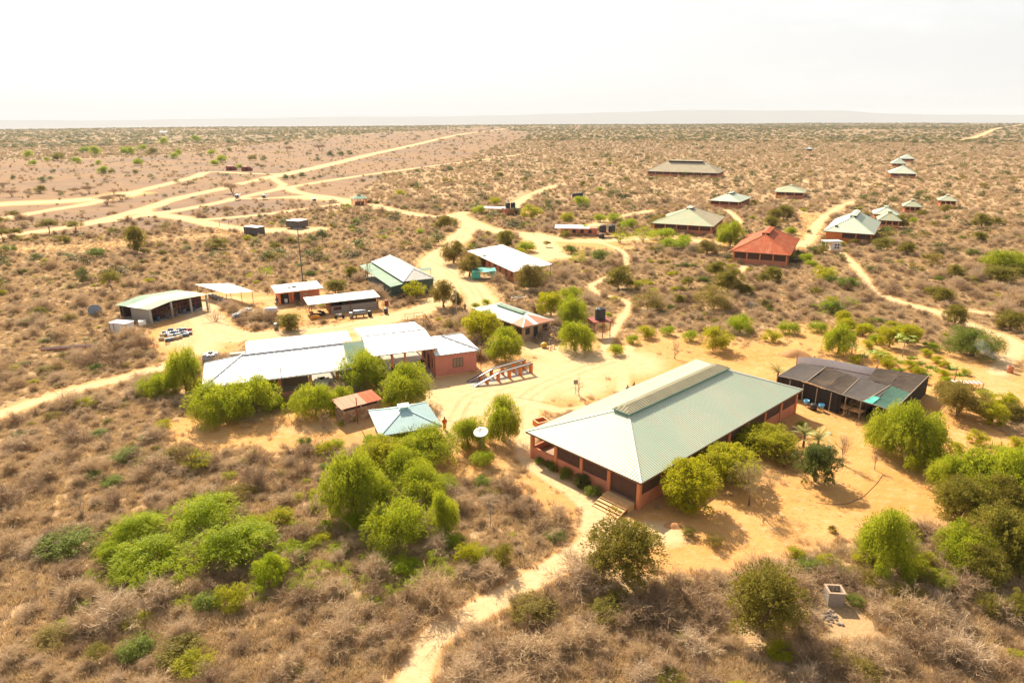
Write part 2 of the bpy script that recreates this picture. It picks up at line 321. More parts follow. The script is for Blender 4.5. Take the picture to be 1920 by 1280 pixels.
SOIL = [
 ([(1000, 441), (1030, 468), (1018, 484)], 5, 3, 1, 1), ([(1010, 486), (1060, 478)], 4, 3, .9, 1),
#  # bare ground: pixel centre line, width m, softness, strength of pale sand, strength of orange soil
 ([(850, 735), (930, 715), (1010, 700), (1090, 690), (1180, 680)], 8, 5, 0.9, 1),
 ([(870, 790), (930, 745), (1010, 720), (1080, 720)], 7, 5, 0.8, 1),
 ([(560, 805), (650, 800), (760, 780), (860, 800), (870, 850)], 4, 4, 0.55, 1),
 ([(1180, 680), (1260, 700), (1330, 690), (1420, 690)], 9, 7, 0.35, 1),
 ([(1230, 640), (1400, 660), (1480, 650)], 3, 6, 0.1, 0.8),
 ([(1010, 650), (1080, 670)], 5, 5, 0.9, 1),
 ([(700, 640), (730, 670), (760, 700)], 9, 3, 0.8, 1),
 ([(360, 600), (350, 625), (380, 650)], 5, 4, 0.7, 1),
 ([(570, 590), (680, 590)], 3, 3, 0.6, 1),
 ([(430, 568), (500, 558), (520, 575), (560, 600)], 2, 2.5, 0.6, 0.9),
 ([(1250, 1000), (1350, 985), (1460, 960), (1560, 940), (1640, 930)], 6.5, 3, 0.15, 1),
 ([(1480, 850), (1560, 860), (1640, 890), (1700, 930)], 6, 4, 0.15, 1),
 
 ([(1480, 775), (1560, 800), (1600, 840)], 4, 3, 0.3, 1),
 ([(1750, 760), (1800, 820), (1880, 850)], 5, 4, 0.35, 1),
 ([(1560, 640), (1640, 665), (1740, 690), (1820, 710), (1900, 720)], 9, 6, 0.15, 0.9),
 ([(1830, 690), (1890, 710), (1930, 740)], 7, 6, 0.5, 1),
 ([(480, 432), (540, 432), (590, 430)], 6, 3, 0.9, 1),
 ([(560, 370), (600, 372), (640, 375)], 8, 4, 0.8, 1),
 ([(960, 395), (1000, 400)], 3, 3, 0.5, 0.8),
 ([(1230, 448), (1330, 455)], 4, 5, 0.4, 1),
 ([(1510, 400), (1530, 430), (1480, 470)], 1.2, 4, 0.1, 0.7),
 ([(1060, 455), (1140, 460)], 6, 6, 0.4, 0.9),
 ([(0, 470), (200, 460), (420, 440)], 4, 8, 0.05, 0.6),
 ([(380, 560), (450, 555), (500, 560)], 2, 4, 0.3, 0.9),
 ([(560, 540), (640, 560), (690, 570)], 1, 4, 0.1, 0.8),
 ([(360, 800), (420, 815), (500, 810), (560, 800)], 2, 2.5, 0.3, 1),
 ([(1000, 905), (1060, 950)], 0.6, 2, 0.2, 0.9),
]
OPEN = Gp([(-300, 440), (-300, 300), (120, 300), (330, 290), (520, 268), (820, 243), (930, 238), (1000, 252), (900, 285), (880, 300), (720, 330), (640, 380), (540, 400), (440, 425), (300, 432), (100, 440)])
def seg_dist(P, a, b):
    ax, ay = a[0], a[1]; dx, dy = b[0] - ax, b[1] - ay
    t = np.clip(((P[:, 0] - ax) * dx + (P[:, 1] - ay) * dy) / max(dx * dx + dy * dy, 1e-6), 0, 1)
    return np.hypot(P[:, 0] - ax - t * dx, P[:, 1] - ay - t * dy)
def smooth_poly(pts, step=3.0):           # Catmull-Rom through the points
    out = []
    p = [pts[0]] + list(pts) + [pts[-1]]
    for i in range(1, len(p) - 2):
        n = max(2, int((p[i + 1] - p[i]).length / step)); n = min(n, 60)
        for k in range(n):
            t = k / n
            out.append(0.5 * ((2 * p[i]) + (p[i + 1] - p[i - 1]) * t + (2 * p[i - 1] - 5 * p[i] + 4 * p[i + 1] - p[i + 2]) * t * t + (3 * p[i] - p[i - 1] - 3 * p[i + 1] + p[i + 2]) * t ** 3))
    out.append(pts[-1]); return out
RL = [(n_, smooth_poly(Gp(l), 4.0), w * .68, s * .75) for n_, l, w, s in ROADS]
SL = [(Gp(l), w * .9, s * .8, a, b) for l, w, s, a, b in SOIL]
def masks(P):
    P = np.asarray(P, float); sand = np.zeros(len(P)); soil = np.zeros(len(P))
    def acc(line, w, soft, a, b):
        xs = [q[0] for q in line]; ys = [q[1] for q in line]; e = w / 2 + 2 * soft
        idx = np.where((P[:, 0] > min(xs) - e) & (P[:, 0] < max(xs) + e) & (P[:, 1] > min(ys) - e) & (P[:, 1] < max(ys) + e))[0]
        if not len(idx): return
        Q = P[idx]; d = np.full(len(idx), 1e9)
        for i in range(len(line) - 1): d = np.minimum(d, seg_dist(Q, line[i], line[i + 1]))
        f = np.clip(1 - (d - w / 2) / soft * 0.5, 0, 1); g = np.clip(1 - (d - w / 2 - soft) / (soft * 1.6), 0, 1)
        np.maximum.at(sand, idx, f * a); np.maximum.at(soil, idx, np.maximum(f, g * 0.75) * b)
    for n_, l, w, s in RL: acc(l, w, s, 1.0, 1.0)
    for l, w, s, a, b in SL: acc(l, w, s, a, b)
    return sand, soil
def inpoly(P, poly):
    x, y = P[:, 0], P[:, 1]; r = np.zeros(len(P), bool); j = len(poly) - 1
    for i in range(len(poly)):
        xi, yi, xj, yj = poly[i][0], poly[i][1], poly[j][0], poly[j][1]
        c = ((yi > y) != (yj > y)) & (x < (xj - xi) * (y - yi) / (yj - yi + 1e-12) + xi); r ^= c; j = i
    return r
def edge_r(ang):                          # distance of the plateau's rim, seen from above the camera
    d = np.degrees(ang); return np.interp(d, [-60, -36, 0, 36, 60], [3400, 3560, 4180, 4950, 5200])
def ground_z(P):
    x, y = P[:, 0], P[:, 1]; r = np.hypot(x, y)
    w = np.clip((r - 500) / 1200, 0, 1)
    return w * (1.2 * np.sin(x / 310 + y / 520) + 1.0 * np.sin(y / 230 - x / 700))

def ground_shader():
    ma, n, b = newmat('dry_savanna_soil')
    tc = N(n, 'ShaderNodeNewGeometry').outputs['Position']
    A = lambda k: N(n, 'ShaderNodeAttribute', attribute_name=k).outputs['Fac']
    big = noise(n, tc, 0.012, 4); med = noise(n, tc, 0.11, 5, 0.65); sm = noise(n, tc, 0.9, 5, 0.7); fine = noise(n, tc, 5.0, 4, 0.7)
    edge = mth(n, 'ADD', mth(n, 'ADD', mth(n, 'MULTIPLY', mth(n, 'SUBTRACT', noise(n, tc, 0.03, 3), 0.5), 0.7), mth(n, 'MULTIPLY', mth(n, 'SUBTRACT', med, 0.5), 0.9)), mth(n, 'MULTIPLY', mth(n, 'SUBTRACT', sm, 0.5), 0.75))
    litter = mix(n, rampf(n, sm, 0.38, 0.62), (0.43, 0.285, 0.15), (0.53, 0.37, 0.19))          # dry litter and grass
    litter = mix(n, rampf(n, fine, 0.42, 0.66), litter, (0.27, 0.185, 0.115))
    litter = mix(n, mth(n, 'MULTIPLY', rampf(n, med, 0.5, 0.68), 0.75), litter, (0.52, 0.31, 0.14))
    red = mix(n, rampf(n, med, 0.35, 0.65), (0.53, 0.26, 0.075), (0.62, 0.345, 0.13))             # orange soil
    red = mix(n, mth(n, 'MULTIPLY', rampf(n, fine, 0.5, 0.72), 0.45), red, (0.36, 0.17, 0.06))
    red = mix(n, mth(n, 'MULTIPLY', rampf(n, sm, 0.52, 0.72), 0.6), red, (0.64, 0.44, 0.26))
    pale = mix(n, rampf(n, sm, 0.4, 0.65), (0.66, 0.465, 0.265), (0.57, 0.385, 0.20))               # trodden sand
    pale = mix(n, mth(n, 'MULTIPLY', rampf(n, fine, 0.5, 0.75), 0.35), pale, (0.52, 0.33, 0.16))
    plain = mix(n, rampf(n, med, 0.3, 0.65), (0.32, 0.195, 0.105), (0.24, 0.15, 0.085))            # open plain by the airstrip
    plain = mix(n, mth(n, 'MULTIPLY', rampf(n, big, 0.45, 0.62), 0.7), plain, (0.185, 0.13, 0.10))
    scrub = mix(n, rampf(n, med, 0.35, 0.6), (0.26, 0.18, 0.105), (0.35, 0.245, 0.145))             # far scrub, too far to tell apart
    scrub = mix(n, mth(n, 'MULTIPLY', rampf(n, noise(n, tc, 0.05, 3, 0.7), 0.55, 0.68), 0.8), scrub, (0.13, 0.115, 0.055))
    col = mix(n, A('far'), litter, scrub)
    col = mix(n, rampf(n, mth(n, 'ADD', A('open'), mth(n, 'MULTIPLY', edge, 0.6)), 0.3, 0.7), col, plain)
    col = mix(n, rampf(n, mth(n, 'ADD', A('soil'), edge), 0.35, 0.75), col, red)
    col = mix(n, rampf(n, mth(n, 'ADD', A('sand'), mth(n, 'MULTIPLY', edge, 0.8)), 0.42, 0.85), col, pale)
    col = mix(n, mth(n, 'MULTIPLY', A('rut'), rampf(n, med, .3, .6)), col, (0.47, 0.31, 0.15))     # wheel ruts
    foot = N(n, 'ShaderNodeTexVoronoi'); foot.inputs['Scale'].default_value = 1.7; n.links.new(tc, foot.inputs['Vector'])
    col = mix(n, mth(n, 'MULTIPLY', mth(n, 'MULTIPLY', rampf(n, foot.outputs[0], .22, .10), rampf(n, med, .45, .6)), .5), col, (0.40, 0.25, 0.12))   # scuffs and prints
    n.links.new(col, b.inputs['Base Color']); b.inputs['Roughness'].default_value = 0.95; b.inputs['Specular IOR Level'].default_value = 0.1
    bp = N(n, 'ShaderNodeBump'); bp.inputs['Strength'].default_value = 0.5; bp.inputs['Distance'].default_value = 0.25
    hh = mth(n, 'ADD', sm, mth(n, 'MULTIPLY', fine, 0.35)); n.links.new(hh, bp.inputs['Height']); n.links.new(bp.outputs[0], b.inputs['Normal'])
    return ma
M['ground'] = ground_shader()
def ground_attrs(P):
    sand, soil = masks(P); r = np.hypot(P[:, 0], P[:, 1])
    far = np.clip((r - 350) / 500, 0, 1)
    op = inpoly(P, OPEN).astype(float)
    return {'sand': sand, 'soil': soil, 'far': far, 'open': op * np.clip((3300 - r) / 600, 0, 1)}
def make_ground():
    front = np.radians(np.arange(-46, 46.01, 0.28)); back = np.radians(np.arange(50, 312, 4.0))
    ang = np.concatenate([front, back]); na = len(ang)
    rad = [0.5, 6, 14, 22, 28]
    while rad[-1] < 1: rad.append(1)
    k = 28.0; s_ = 1.0
    while k < 1000: k *= 1.0125; rad.append(k)
    while k < 4180: k *= 1.03; rad.append(min(k, 4180))
    rad = np.array(rad); nr = len(rad)
    a2 = np.where(ang > np.pi, ang - 2 * np.pi, ang); ed = edge_r(a2)
    RR = rad[:, None] * np.where(rad[:, None] > 800, 1 + (ed[None, :] / 4180 - 1) * ((rad[:, None] - 800) / 3380), 1)
    P = np.stack([RR * np.sin(ang), RR * np.cos(ang)], -1).reshape(-1, 2)
    Z = ground_z(P); at = ground_attrs(P)
    # the rim drops to the valley
    ex = edge_r(a2)
    rim = np.stack([(ex + 900) * np.sin(ang), (ex + 900) * np.cos(ang)], -1)
    V = np.vstack([np.column_stack([P, Z]), np.column_stack([rim, np.full(na, -152.0)])])
    for k_ in at: at[k_] = np.concatenate([at[k_], np.full(na, 1.0 if k_ == 'far' else 0.0)])
    i = np.arange(nr)[:, None] * na; j = np.arange(na)[None, :]; j2 = (j + 1) % na
    Q = np.stack([i + j, i + j2, i + na + j2, i + na + j], -1).reshape(-1, 4)[:, ::-1]
    T = np.stack([np.full(na - 2, 0), np.arange(1, na - 1), np.arange(2, na)], -1)[:, ::-1]
    o = bpy.data.objects.new('ground', fastmesh('ground', V, Q, T, M['ground'], True, at)); C.objects.link(o); o['kind'] = 'structure'
make_ground()
def make_road(i, name, line, w, soft):
    line = [Vector((p[0], p[1], 0)) for p in line]
    # resample finely
    pts = [line[0]]
    for a, b in zip(line[:-1], line[1:]):
        L = (b - a).length; st = 1.0 if (a.length < 200) else (3.0 if a.length < 500 else 12)
        n = max(1, int(L / st)); pts += [a.lerp(b, (k + 1) / n) for k in range(n)]
    hw = w / 2 + soft * 1.7; nc = 25 if pts[0].length < 260 and w > 2.2 else 13; V = []
    for k, p in enumerate(pts):
        d = (pts[min(k + 1, len(pts) - 1)] - pts[max(k - 1, 0)]).normalized(); s = Vector((d.y, -d.x, 0))
        for c in range(nc): V.append(p + s * hw * (2 * c / (nc - 1) - 1))
    V = np.array([tuple(v) for v in V]); at = ground_attrs(V[:, :2])
    lat = np.tile(np.linspace(-hw, hw, nc), len(pts)); wob = .25 * np.sin(V[:, 0] * .21 + V[:, 1] * .13)
    at['rut'] = np.clip(1 - np.abs(np.abs(lat + wob) - .8) / .42, 0, 1) if name != 'footpath' and w > 2.2 else np.zeros(len(V))
    V[:, 2] = ground_z(V[:, :2]) + 0.004 * i
    far_ = np.hypot(V[:, 0], V[:, 1]); V[:, 2] += np.where(far_ > 480, 0.12, 0)
    V.reshape(-1, nc, 3)[:, [0, -1], 2] -= 0.05
    ii = np.arange(len(pts) - 1)[:, None] * nc; j = np.arange(nc - 1)[None, :]
    Q = np.stack([ii + j, ii + nc + j, ii + nc + j + 1, ii + j + 1], -1).reshape(-1, 4)[:, ::-1]
    o = bpy.data.objects.new(name, fastmesh(name, V, Q, None, M['ground'], True, at)); C.objects.link(o); o['kind'] = 'structure'
LAY = []
for i, (n_, l, w, s) in enumerate(RL):    # each sheet about 4 mm above the ones it crosses
    Pl = np.array([(p[0], p[1]) for p in l]); k = 1
    for j in range(i):
        Pj_ = np.array([(p[0], p[1]) for p in RL[j][1]])
        dmin = np.sqrt(((Pl[:, None] - Pj_[None]) ** 2).sum(-1)).min()
        if dmin < w / 2 + RL[j][2] / 2 + 2 * (s + RL[j][3]) + 4: k = max(k, LAY[j] + 1)
    LAY.append(k); make_road(k, n_, l, w, s)
# valley floor and far hills
vm = mat('valley_floor', (0.22, 0.17, 0.13), (0.30, 0.23, 0.17), 0.0006, 0.95); M['hill'] = mat('far_hill', (0.17, 0.13, 0.10), (0.24, 0.18, 0.13), 0.0015, 0.95)
mb = MB(); nn = 96
ring = [[(r_ * math.sin(2 * math.pi * k / nn), r_ * math.cos(2 * math.pi * k / nn), -151) for k in range(nn)] for r_ in (2500, 6000, 12000, 20000, 34000)]
for a, b in zip(ring[:-1], ring[1:]):
    for k in range(nn): j = (k + 1) % nn; mb.poly([a[k], b[k], b[j], a[j]])
mb.build('valley_floor', vm, kind='structure')
HP = [(-700, 224), (0, 225.5), (300, 224.5), (600, 220), (900, 218), (960, 217), (1050, 214), (1150, 211.5), (1220, 210), (1280, 208.5), (1400, 209), (1540, 210), (1600, 214), (1700, 216), (1920, 217), (2700, 216)]
def hills():
    D0 = 25500.0; V = []; xs = np.arange(-700, 2700, 12); rows = (0, 0.35, 0.8, 1.0, 1.0, 0.0); off = (-1700, -900, -250, 0, 1500, 3500)
    rs = np.random.default_rng(3); jag = np.cumsum(rs.normal(0, 1, len(xs))); jag -= np.linspace(jag[0], jag[-1], len(jag)); jag = jag / (np.abs(jag).max() + 1e-6)
    for i, x in enumerate(xs):
        a = math.atan((x - 960) / F); y = np.interp(x, [p[0] for p in HP], [p[1] for p in HP]); hz = 225 - 7 * x / 1920 - 0.0
        h = CAMH + (hz - y) / F * D0 * 1.05 + jag[i] * 16 + 4 + 7 * math.sin(x * .021) + 5 * math.sin(x * .057)
        for r_, o_ in zip(rows, off):
            dd = (D0 + o_) / math.cos(a) ** 0.15; V.append((dd * math.sin(a), dd * math.cos(a), -151 + (h + 151) * r_ + (12 * math.sin(i * 0.9 + r_ * 5) if 0 < r_ < 1 else 0)))
    n = len(rows); ii = np.arange(len(xs) - 1)[:, None] * n; j = np.arange(n - 1)[None, :]
    Q = np.stack([ii + j, ii + n + j, ii + n + j + 1, ii + j + 1], -1).reshape(-1, 4)
    o = bpy.data.objects.new('hills', fastmesh('hills', V, Q, None, M['hill'], True)); C.objects.link(o); o['kind'] = 'structure'
hills()
# air
hz, n, b = newmat('air'); n.nodes.remove(b)
pv = N(n, 'ShaderNodeVolumePrincipled'); pv.inputs['Density'].default_value = 6.0e-5; pv.inputs['Color'].default_value = (0.86, 0.92, 0.99, 1); pv.inputs['Anisotropy'].default_value = 0.0
pv.inputs['Density Attribute'].default_value = ''
n.links.new(pv.outputs[0], n.nodes['Material Output'].inputs['Volume'])
MB().box(-38000, -38000, -153.5, 38000, 38000, 400).build('haze', hz, kind='stuff')

# ------------------------------------------------------------------ roofs and buildings
LAND = []                                 # landmarks for describing plants: (phrase, x, y)
FOOT = []                                 # footprints kept free of plants: (centre, half sizes, angle)
def footprint(o, x0, y0, x1, y1, pad=0.4):
    FOOT.append((Vector(o.location[:2]), o.rotation_euler.z, x0 - pad, y0 - pad, x1 + pad, y1 + pad))
def frame(A, Rr, L, h, base=False):
    """near corner, right corner, left corner of a level rectangle seen at height h -> origin, angle, length, width"""
    a, r, l = G(*A, h), G(*Rr, h), G(*L, h)
    d1 = math.atan2(r.y - a.y, r.x - a.x); d2 = math.atan2(l.y - a.y, l.x - a.x)
    dev = (d2 - d1) % (2 * math.pi) - math.pi / 2
    l1, l2 = (r - a).length, (l - a).length
    w = l2 / (l1 + l2); return Vector((a.x, a.y, 0)), d1 + dev * (1 - l1 / (l1 + l2)), l1, l2
def slope(mb, P0, es, et, n, S, tmin, tmax, pitch, dep, inset=0.0):
    """one ribbed sheet plane: es along the eave, et up the slope"""
    P0, es, et, n = map(Vector, (P0, es, et, n)); k = 0
    s = 0.0; prof = [(0, 0), (0.62, 0), (0.72, 1), (0.88, 1)] if dep else [(0, 0)]
    S0 = []
    while s < S - 1e-4:
        for a, hgt in prof:
            q = s + a * pitch
            if q < S - 1e-4: S0.append((q, hgt))
        s += pitch
    S0.append((S, 0)); S0[0] = (0.0, 0)
    base = len(mb.v)
    for q, hgt in S0:
        for t in (tmin(q), max(tmax(q), tmin(q) + 1e-3)):
            mb.v.append(tuple(P0 + es * q + et * t + n * (hgt * dep)))
    for i in range(len(S0) - 1):
        mb.f.append((base + 2 * i, base + 2 * i + 2, base + 2 * i + 3, base + 2 * i + 1))
def hip_roof(par, L, W_, h, rise, mat_, pitch=0.5, dep=0.03, hipL=True, hipR=True, mats=None, cap=None, names=None):
    """hip (or gable) roof on the rectangle 0..L x 0..W_, ridge along the longer side"""
    swap = W_ > L
    if swap: L, W_ = W_, L
    def mp(p):                            # local mapping when the ridge runs along y
        return (p[1], p[0], p[2]) if swap else tuple(p)
    hw = W_ / 2; x0 = hw if hipL else 0.0; x1 = L - hw if hipR else L
    if x1 < x0 + 0.3: x0 = x1 = L / 2; x0 -= 0.15; x1 += 0.15
    sl = math.hypot(hw, rise); mats = mats or {}
    def side(key, P0, es, et, n, S, top):
        mb = MB(); slope(mb, P0, es, et, n, S, lambda q: 0, top, pitch, dep)
        mb.v = [mp(v) for v in mb.v]
        if swap: mb.f = [tuple(reversed(f)) for f in mb.f]
        mb.build('roof_slope', mats.get(key, mat_), par)
    def topf(q, S, a, b, full): # trapezoid
        return full * min(1, (q / a) if a > 0 else 1, ((S - q) / b) if b > 0 else 1)
    side('front', (0, 0, h), (1, 0, 0), (0, hw / sl, rise / sl), (0, -rise / sl, hw / sl), L, lambda q: topf(q, L, x0 if hipL else 0, (L - x1) if hipR else 0, sl))
    side('back', (L, W_, h), (-1, 0, 0), (0, -hw / sl, rise / sl), (0, rise / sl, hw / sl), L, lambda q: topf(q, L, (L - x1) if hipR else 0, x0 if hipL else 0, sl))
    if hipL:
        s2 = math.hypot(x0, rise); side('left', (0, W_, h), (0, -1, 0), (x0 / s2, 0, rise / s2), (-rise / s2, 0, x0 / s2), W_, lambda q: topf(q, W_, hw, hw, s2))
    if hipR:
        d = L - x1; s2 = math.hypot(d, rise); side('right', (L, 0, h), (0, 1, 0), (-d / s2, 0, rise / s2), (rise / s2, 0, d / s2), W_, lambda q: topf(q, W_, hw, hw, s2))
    cm = cap or mat_; z = h + rise
    mb = MB().beam(mp((x0, hw, z + 0.05)), mp((x1, hw, z + 0.05)), 0.28, 0.08); mb.build('ridge_cap', cm, par)
    for c, e in (((0, 0), x0), ((0, W_), x0), ((L, 0), x1), ((L, W_), x1)):
        if (c[0] == 0 and hipL) or (c[0] == L and hipR):
            MB().beam(mp((c[0], c[1], h + 0.04)), mp((e, hw, z + 0.04)), 0.2, 0.06).build('hip_cap', cm, par)
    return swap, x0, x1, hw
def fascia(par, L, W_, h, mat_, th=0.18, w=0.06):
    mb = MB()
    for a, b in (((0, 0), (L, 0)), ((L, 0), (L, W_)), ((L, W_), (0, W_)), ((0, W_), (0, 0))):
        mb.beam((a[0], a[1], h - th / 2 - 0.01), (b[0], b[1], h - th / 2 - 0.01), w, th)
    mb.build('fascia', mat_, par)
def roof_vent(par, swap, xa, xb, hw, z, wid, hgt, mat_, dark=None, slopev=0.25):
    """raised ridge ventilator with its own little roof"""
    f = (lambda p: (p[1], p[0], p[2])) if swap else (lambda p: p)
    v = MB(); v.box(xa + 0.15, hw - wid / 2 + 0.15, z - 0.5, xb - 0.15, hw + wid / 2 - 0.15, z + hgt - 0.05)
    if swap: v.v = [f(p) for p in v.v]
    base = v.build('vent_wall', dark or M['dark'], par)
    mb = MB(); zt = z + hgt; r = wid / 2 * slopev * 1.6; w2 = wid / 2; i = min(w2, (xb - xa) / 2 - 0.05)
    a, b_, c, d = (xa, hw - w2, zt), (xb, hw - w2, zt), (xb, hw + w2, zt), (xa, hw + w2, zt); e, g = (xa + i, hw, zt + r), (xb - i, hw, zt + r)
    for q in ([a, b_, g, e], [c, d, e, g], [d, a, e], [b_, c, g]): mb.slab([f(p) for p in q], 0.06)
    mb.build('roof_vent', mat_, par)
def posts(n, L): return [L * k / (n - 1) for k in range(n)]
def open_house(label, fr, h, rise, roof, nx, ny, floor=0.5, sill=1.0, over=0.9, name='house', pitch=0.6, dep=0.03, vent=(0.35, 1.6, 0.5), col=0.38,
               openbays=(), seethrough=(), landmark=None, cat='house', wallm=None, colm=None, core=False, group=None, mats=None, screen=True, ventm=None, cap=None):
    o, ang, L, W_ = fr
    t = thing(name, label, cat, o, ang, group); wallm = wallm or M['wall']; colm = colm or M['column']
    swap, xa, xb, hw = hip_roof(t, L, W_, h, rise, roof, pitch, dep, mats=mats, cap=cap)
    fascia(t, L, W_, h, M['darkwood'])
    if vent: 
        lo = (xa + xb) / 2 - max((xb - xa) / 2 * 0.9, vent[1]); hi = (xa + xb) / 2 + max((xb - xa) / 2 * 0.9, vent[1])
        roof_vent(t, swap, lo, hi, hw, h + rise - vent[0] * 0.6, vent[1] * 1.3, vent[2], ventm or roof)
    x0, y0, x1, y1 = over, over, L - over, W_ - over
    MB().box(x0, y0, -0.3, x1, y1, floor).build('floor_slab', M['slab'], t)
    # a sheet ceiling under the rafters keeps the inside dark
    MB().box(x0 + .3, y0 + .3, h - 0.03, x1 - .3, y1 - .3, h + 0.05).build('ceiling', M['slab'], t)
    sides = [((x0, y0), (x1, y0), nx, 's'), ((x1, y0), (x1, y1), ny, 'e'), ((x1, y1), (x0, y1), nx, 'n'), ((x0, y1), (x0, y0), ny, 'w')]
    hc = col / 2
    for (ax, ay), (bx, by), nb, nm in sides:
        for k in range(nb - 1):
            px, py = ax + (bx - ax) * k / (nb - 1), ay + (by - ay) * k / (nb - 1)
            MB().box(px - hc, py - hc, -0.3, px + hc, py + hc, h - 0.02 + 0.1).build('column', colm, t)
            qx, qy = ax + (bx - ax) * (k + 1) / (nb - 1), ay + (by - ay) * (k + 1) / (nb - 1)
            key = nm + str(k); ux, uy = (bx - ax), (by - ay); l = math.hypot(ux, uy); ux /= l; uy /= l
            sx, sy = px + ux * hc, py + uy * hc; ex, ey = qx - ux * hc, qy - uy * hc; nxn, nyn = abs(uy) * 0.09, abs(ux) * 0.09
            def bar(za, zb, th=1.0): return MB().box(min(sx, ex) - nxn * th, min(sy, ey) - nyn * th, za, max(sx, ex) + nxn * th, max(sy, ey) + nyn * th, zb)
            if key not in openbays: bar(-0.3, floor + sill).build('low_wall', wallm, t)
            if key in seethrough or not screen: continue
            bar((floor if key in openbays else floor + sill) + 0.004, h - 0.16, 0.25).build('mesh_screen', M['screen'], t)
    if landmark: LAND.append((landmark, *(Matrix.Rotation(ang, 2) @ Vector((L / 2, W_ / 2)) + o.xy)))
    footprint(t, over, over, L - over, W_ - over, 0.6)
    return t
def rise_for(fr, h, toppx, at=None):
    o, ang, L, W_ = fr; c = Matrix.Rotation(ang, 2) @ Vector(at or (L / 2, W_ / 2)) + o.xy
    return ztop(c.x, c.y, toppx) - h
def lr_frame(l, r, h, d=66, ratio=1.0):
    a, b = G(*l, h), G(*r, h); u = Vector((math.cos(R(d)), math.sin(R(d)))); v = Vector((math.cos(R(d + 90)), math.sin(R(d + 90))))
    L = abs(b.x - a.x) / (abs(u.x) + ratio * abs(v.x)); W_ = L * ratio
    mid = Vector(((a.x + b.x) / 2, (a.y + b.y) / 2)); o = mid - u * L / 2 - v * W_ / 2
    return Vector((o.x, o.y, 0)), R(d), L, W_

# --- the great hall in the foreground
fr = frame((1202, 906), (1504, 730), (987, 808), 3.3); HALL = fr
hr = 3.0
hall = open_house('long hall with pale green ribbed hip roof, raised ridge vent and orange columns', fr, 3.3, hr, M['green_roof'], 9, 5, floor=0.7, sill=0.75, over=0.55,
    name='dining_hall', pitch=0.32, dep=0.05, vent=None, openbays=('s0x', 'w3'), seethrough=('w0', 'n7'), landmark='the long green-roofed hall', cat='hall', cap=M['light_roof'])
o_, ang_, L_h, W_h = fr
sw = False
xa_, xb_, hw_, vw, sl_ = W_h / 2 - 1.2, L_h - W_h / 2 + 1.2, W_h / 2, 1.15, hr / (W_h / 2)
zv = 3.3 + hr - vw * sl_ + .38; qv = math.hypot(1, sl_)
MB().box(xa_ + .12, hw_ - vw + .12, zv - .7, xb_ - .12, hw_ + vw - .12, zv - .04).build('vent_wall', M['dark_green_roof'], hall)
for P0, es, s2 in (((xa_, hw_ - vw, zv), (1, 0, 0), 1), ((xb_, hw_ + vw, zv), (-1, 0, 0), -1)):
    Lv = xb_ - xa_; mb = MB(); slope(mb, P0, es, (0, s2 / qv, sl_ / qv), (0, -s2 * sl_ / qv, 1 / qv), Lv, lambda q: 0, lambda q: vw * qv * min(1, q / vw, (Lv - q) / vw), .42, .05); mb.build('vent_roof', M['vent_roof'], hall)
for P0, es, s2 in (((xa_, hw_ + vw, zv), (0, -1, 0), 1), ((xb_, hw_ - vw, zv), (0, 1, 0), -1)):
    mb = MB(); slope(mb, P0, es, (s2 / qv, 0, sl_ / qv), (-s2 * sl_ / qv, 0, 1 / qv), 2 * vw, lambda q: 0, lambda q: vw * qv * (1 - abs(q - vw) / vw), .42, .05); mb.build('vent_roof', M['vent_roof'], hall)
for a, b_ in (((xa_, hw_ - vw), (xb_, hw_ - vw)), ((xa_, hw_ + vw), (xb_, hw_ + vw)), ((xa_, hw_ - vw), (xa_, hw_ + vw)), ((xb_, hw_ - vw), (xb_, hw_ + vw))): MB().beam((*a, zv - .05), (*b_, zv - .05), .08, .1).build('vent_fascia', M['dark_green_roof'], hall)
# inner partitions, dark doors and a few tables seen through the bays
MB().box(5, 0.9, 0.7, 5.12, W_h - .9, 3.2).build('inner_wall', M['pinkwall'], hall)
for k in range(6): MB().box(7 + 4.2 * k, 1.6, 1.38, 9.6 + 4.2 * k, 2.5, 1.43).box(7.1 + 4.2 * k, 1.7, .72, 7.2 + 4.2 * k, 2.4, 1.379).box(9.4 + 4.2 * k, 1.7, .72, 9.5 + 4.2 * k, 2.4, 1.379).build('table', M['oldwood'], hall)
# wooden steps at the entry bay (west side, nearest bay)
RM = Matrix.Rotation(ang_, 3, 'Z')
sy0 = 0.8; sy1 = 4.1
st = thing('wooden_steps', 'wide pale wooden steps leading up to the hall entrance', 'steps', o_ + RM @ Vector((0.25, (sy0 + sy1) / 2, 0)), ang_)
hwid = (sy1 - sy0) / 2
MB().box(-1.0, -hwid, 0, -0.02, hwid, 0.66).build('landing', M['wood'], st)
for k in range(7): MB().box(-1.0 + 0.14 * k, -hwid, 0.665, -1.0 + 0.14 * k + 0.13, hwid, 0.70).build('plank', M['wood'], st)
for k in range(4):
    x = -1.4 - 0.4 * k; z = 0.54 - 0.15 * k
    MB().box(x, -hwid, z - 0.05, x + 0.40, hwid, z).build('tread', M['wood'], st); MB().box(x + 0.03, -hwid + 0.03, 0, x + 0.06, hwid - 0.03, z - 0.052).build('riser', M['darkwood'], st)
for s in (-1, 1): MB().slab([(-2.7, s * (hwid - .05) - .03, 0.02), (-1.0, s * (hwid - .05) - .03, 0.6), (-1.0, s * (hwid - .05) + .03, 0.6), (-2.7, s * (hwid - .05) + .03, 0.02)], 0.2).build('stringer', M['wood'], st)
footprint(st, -3, -2, 0, 2)

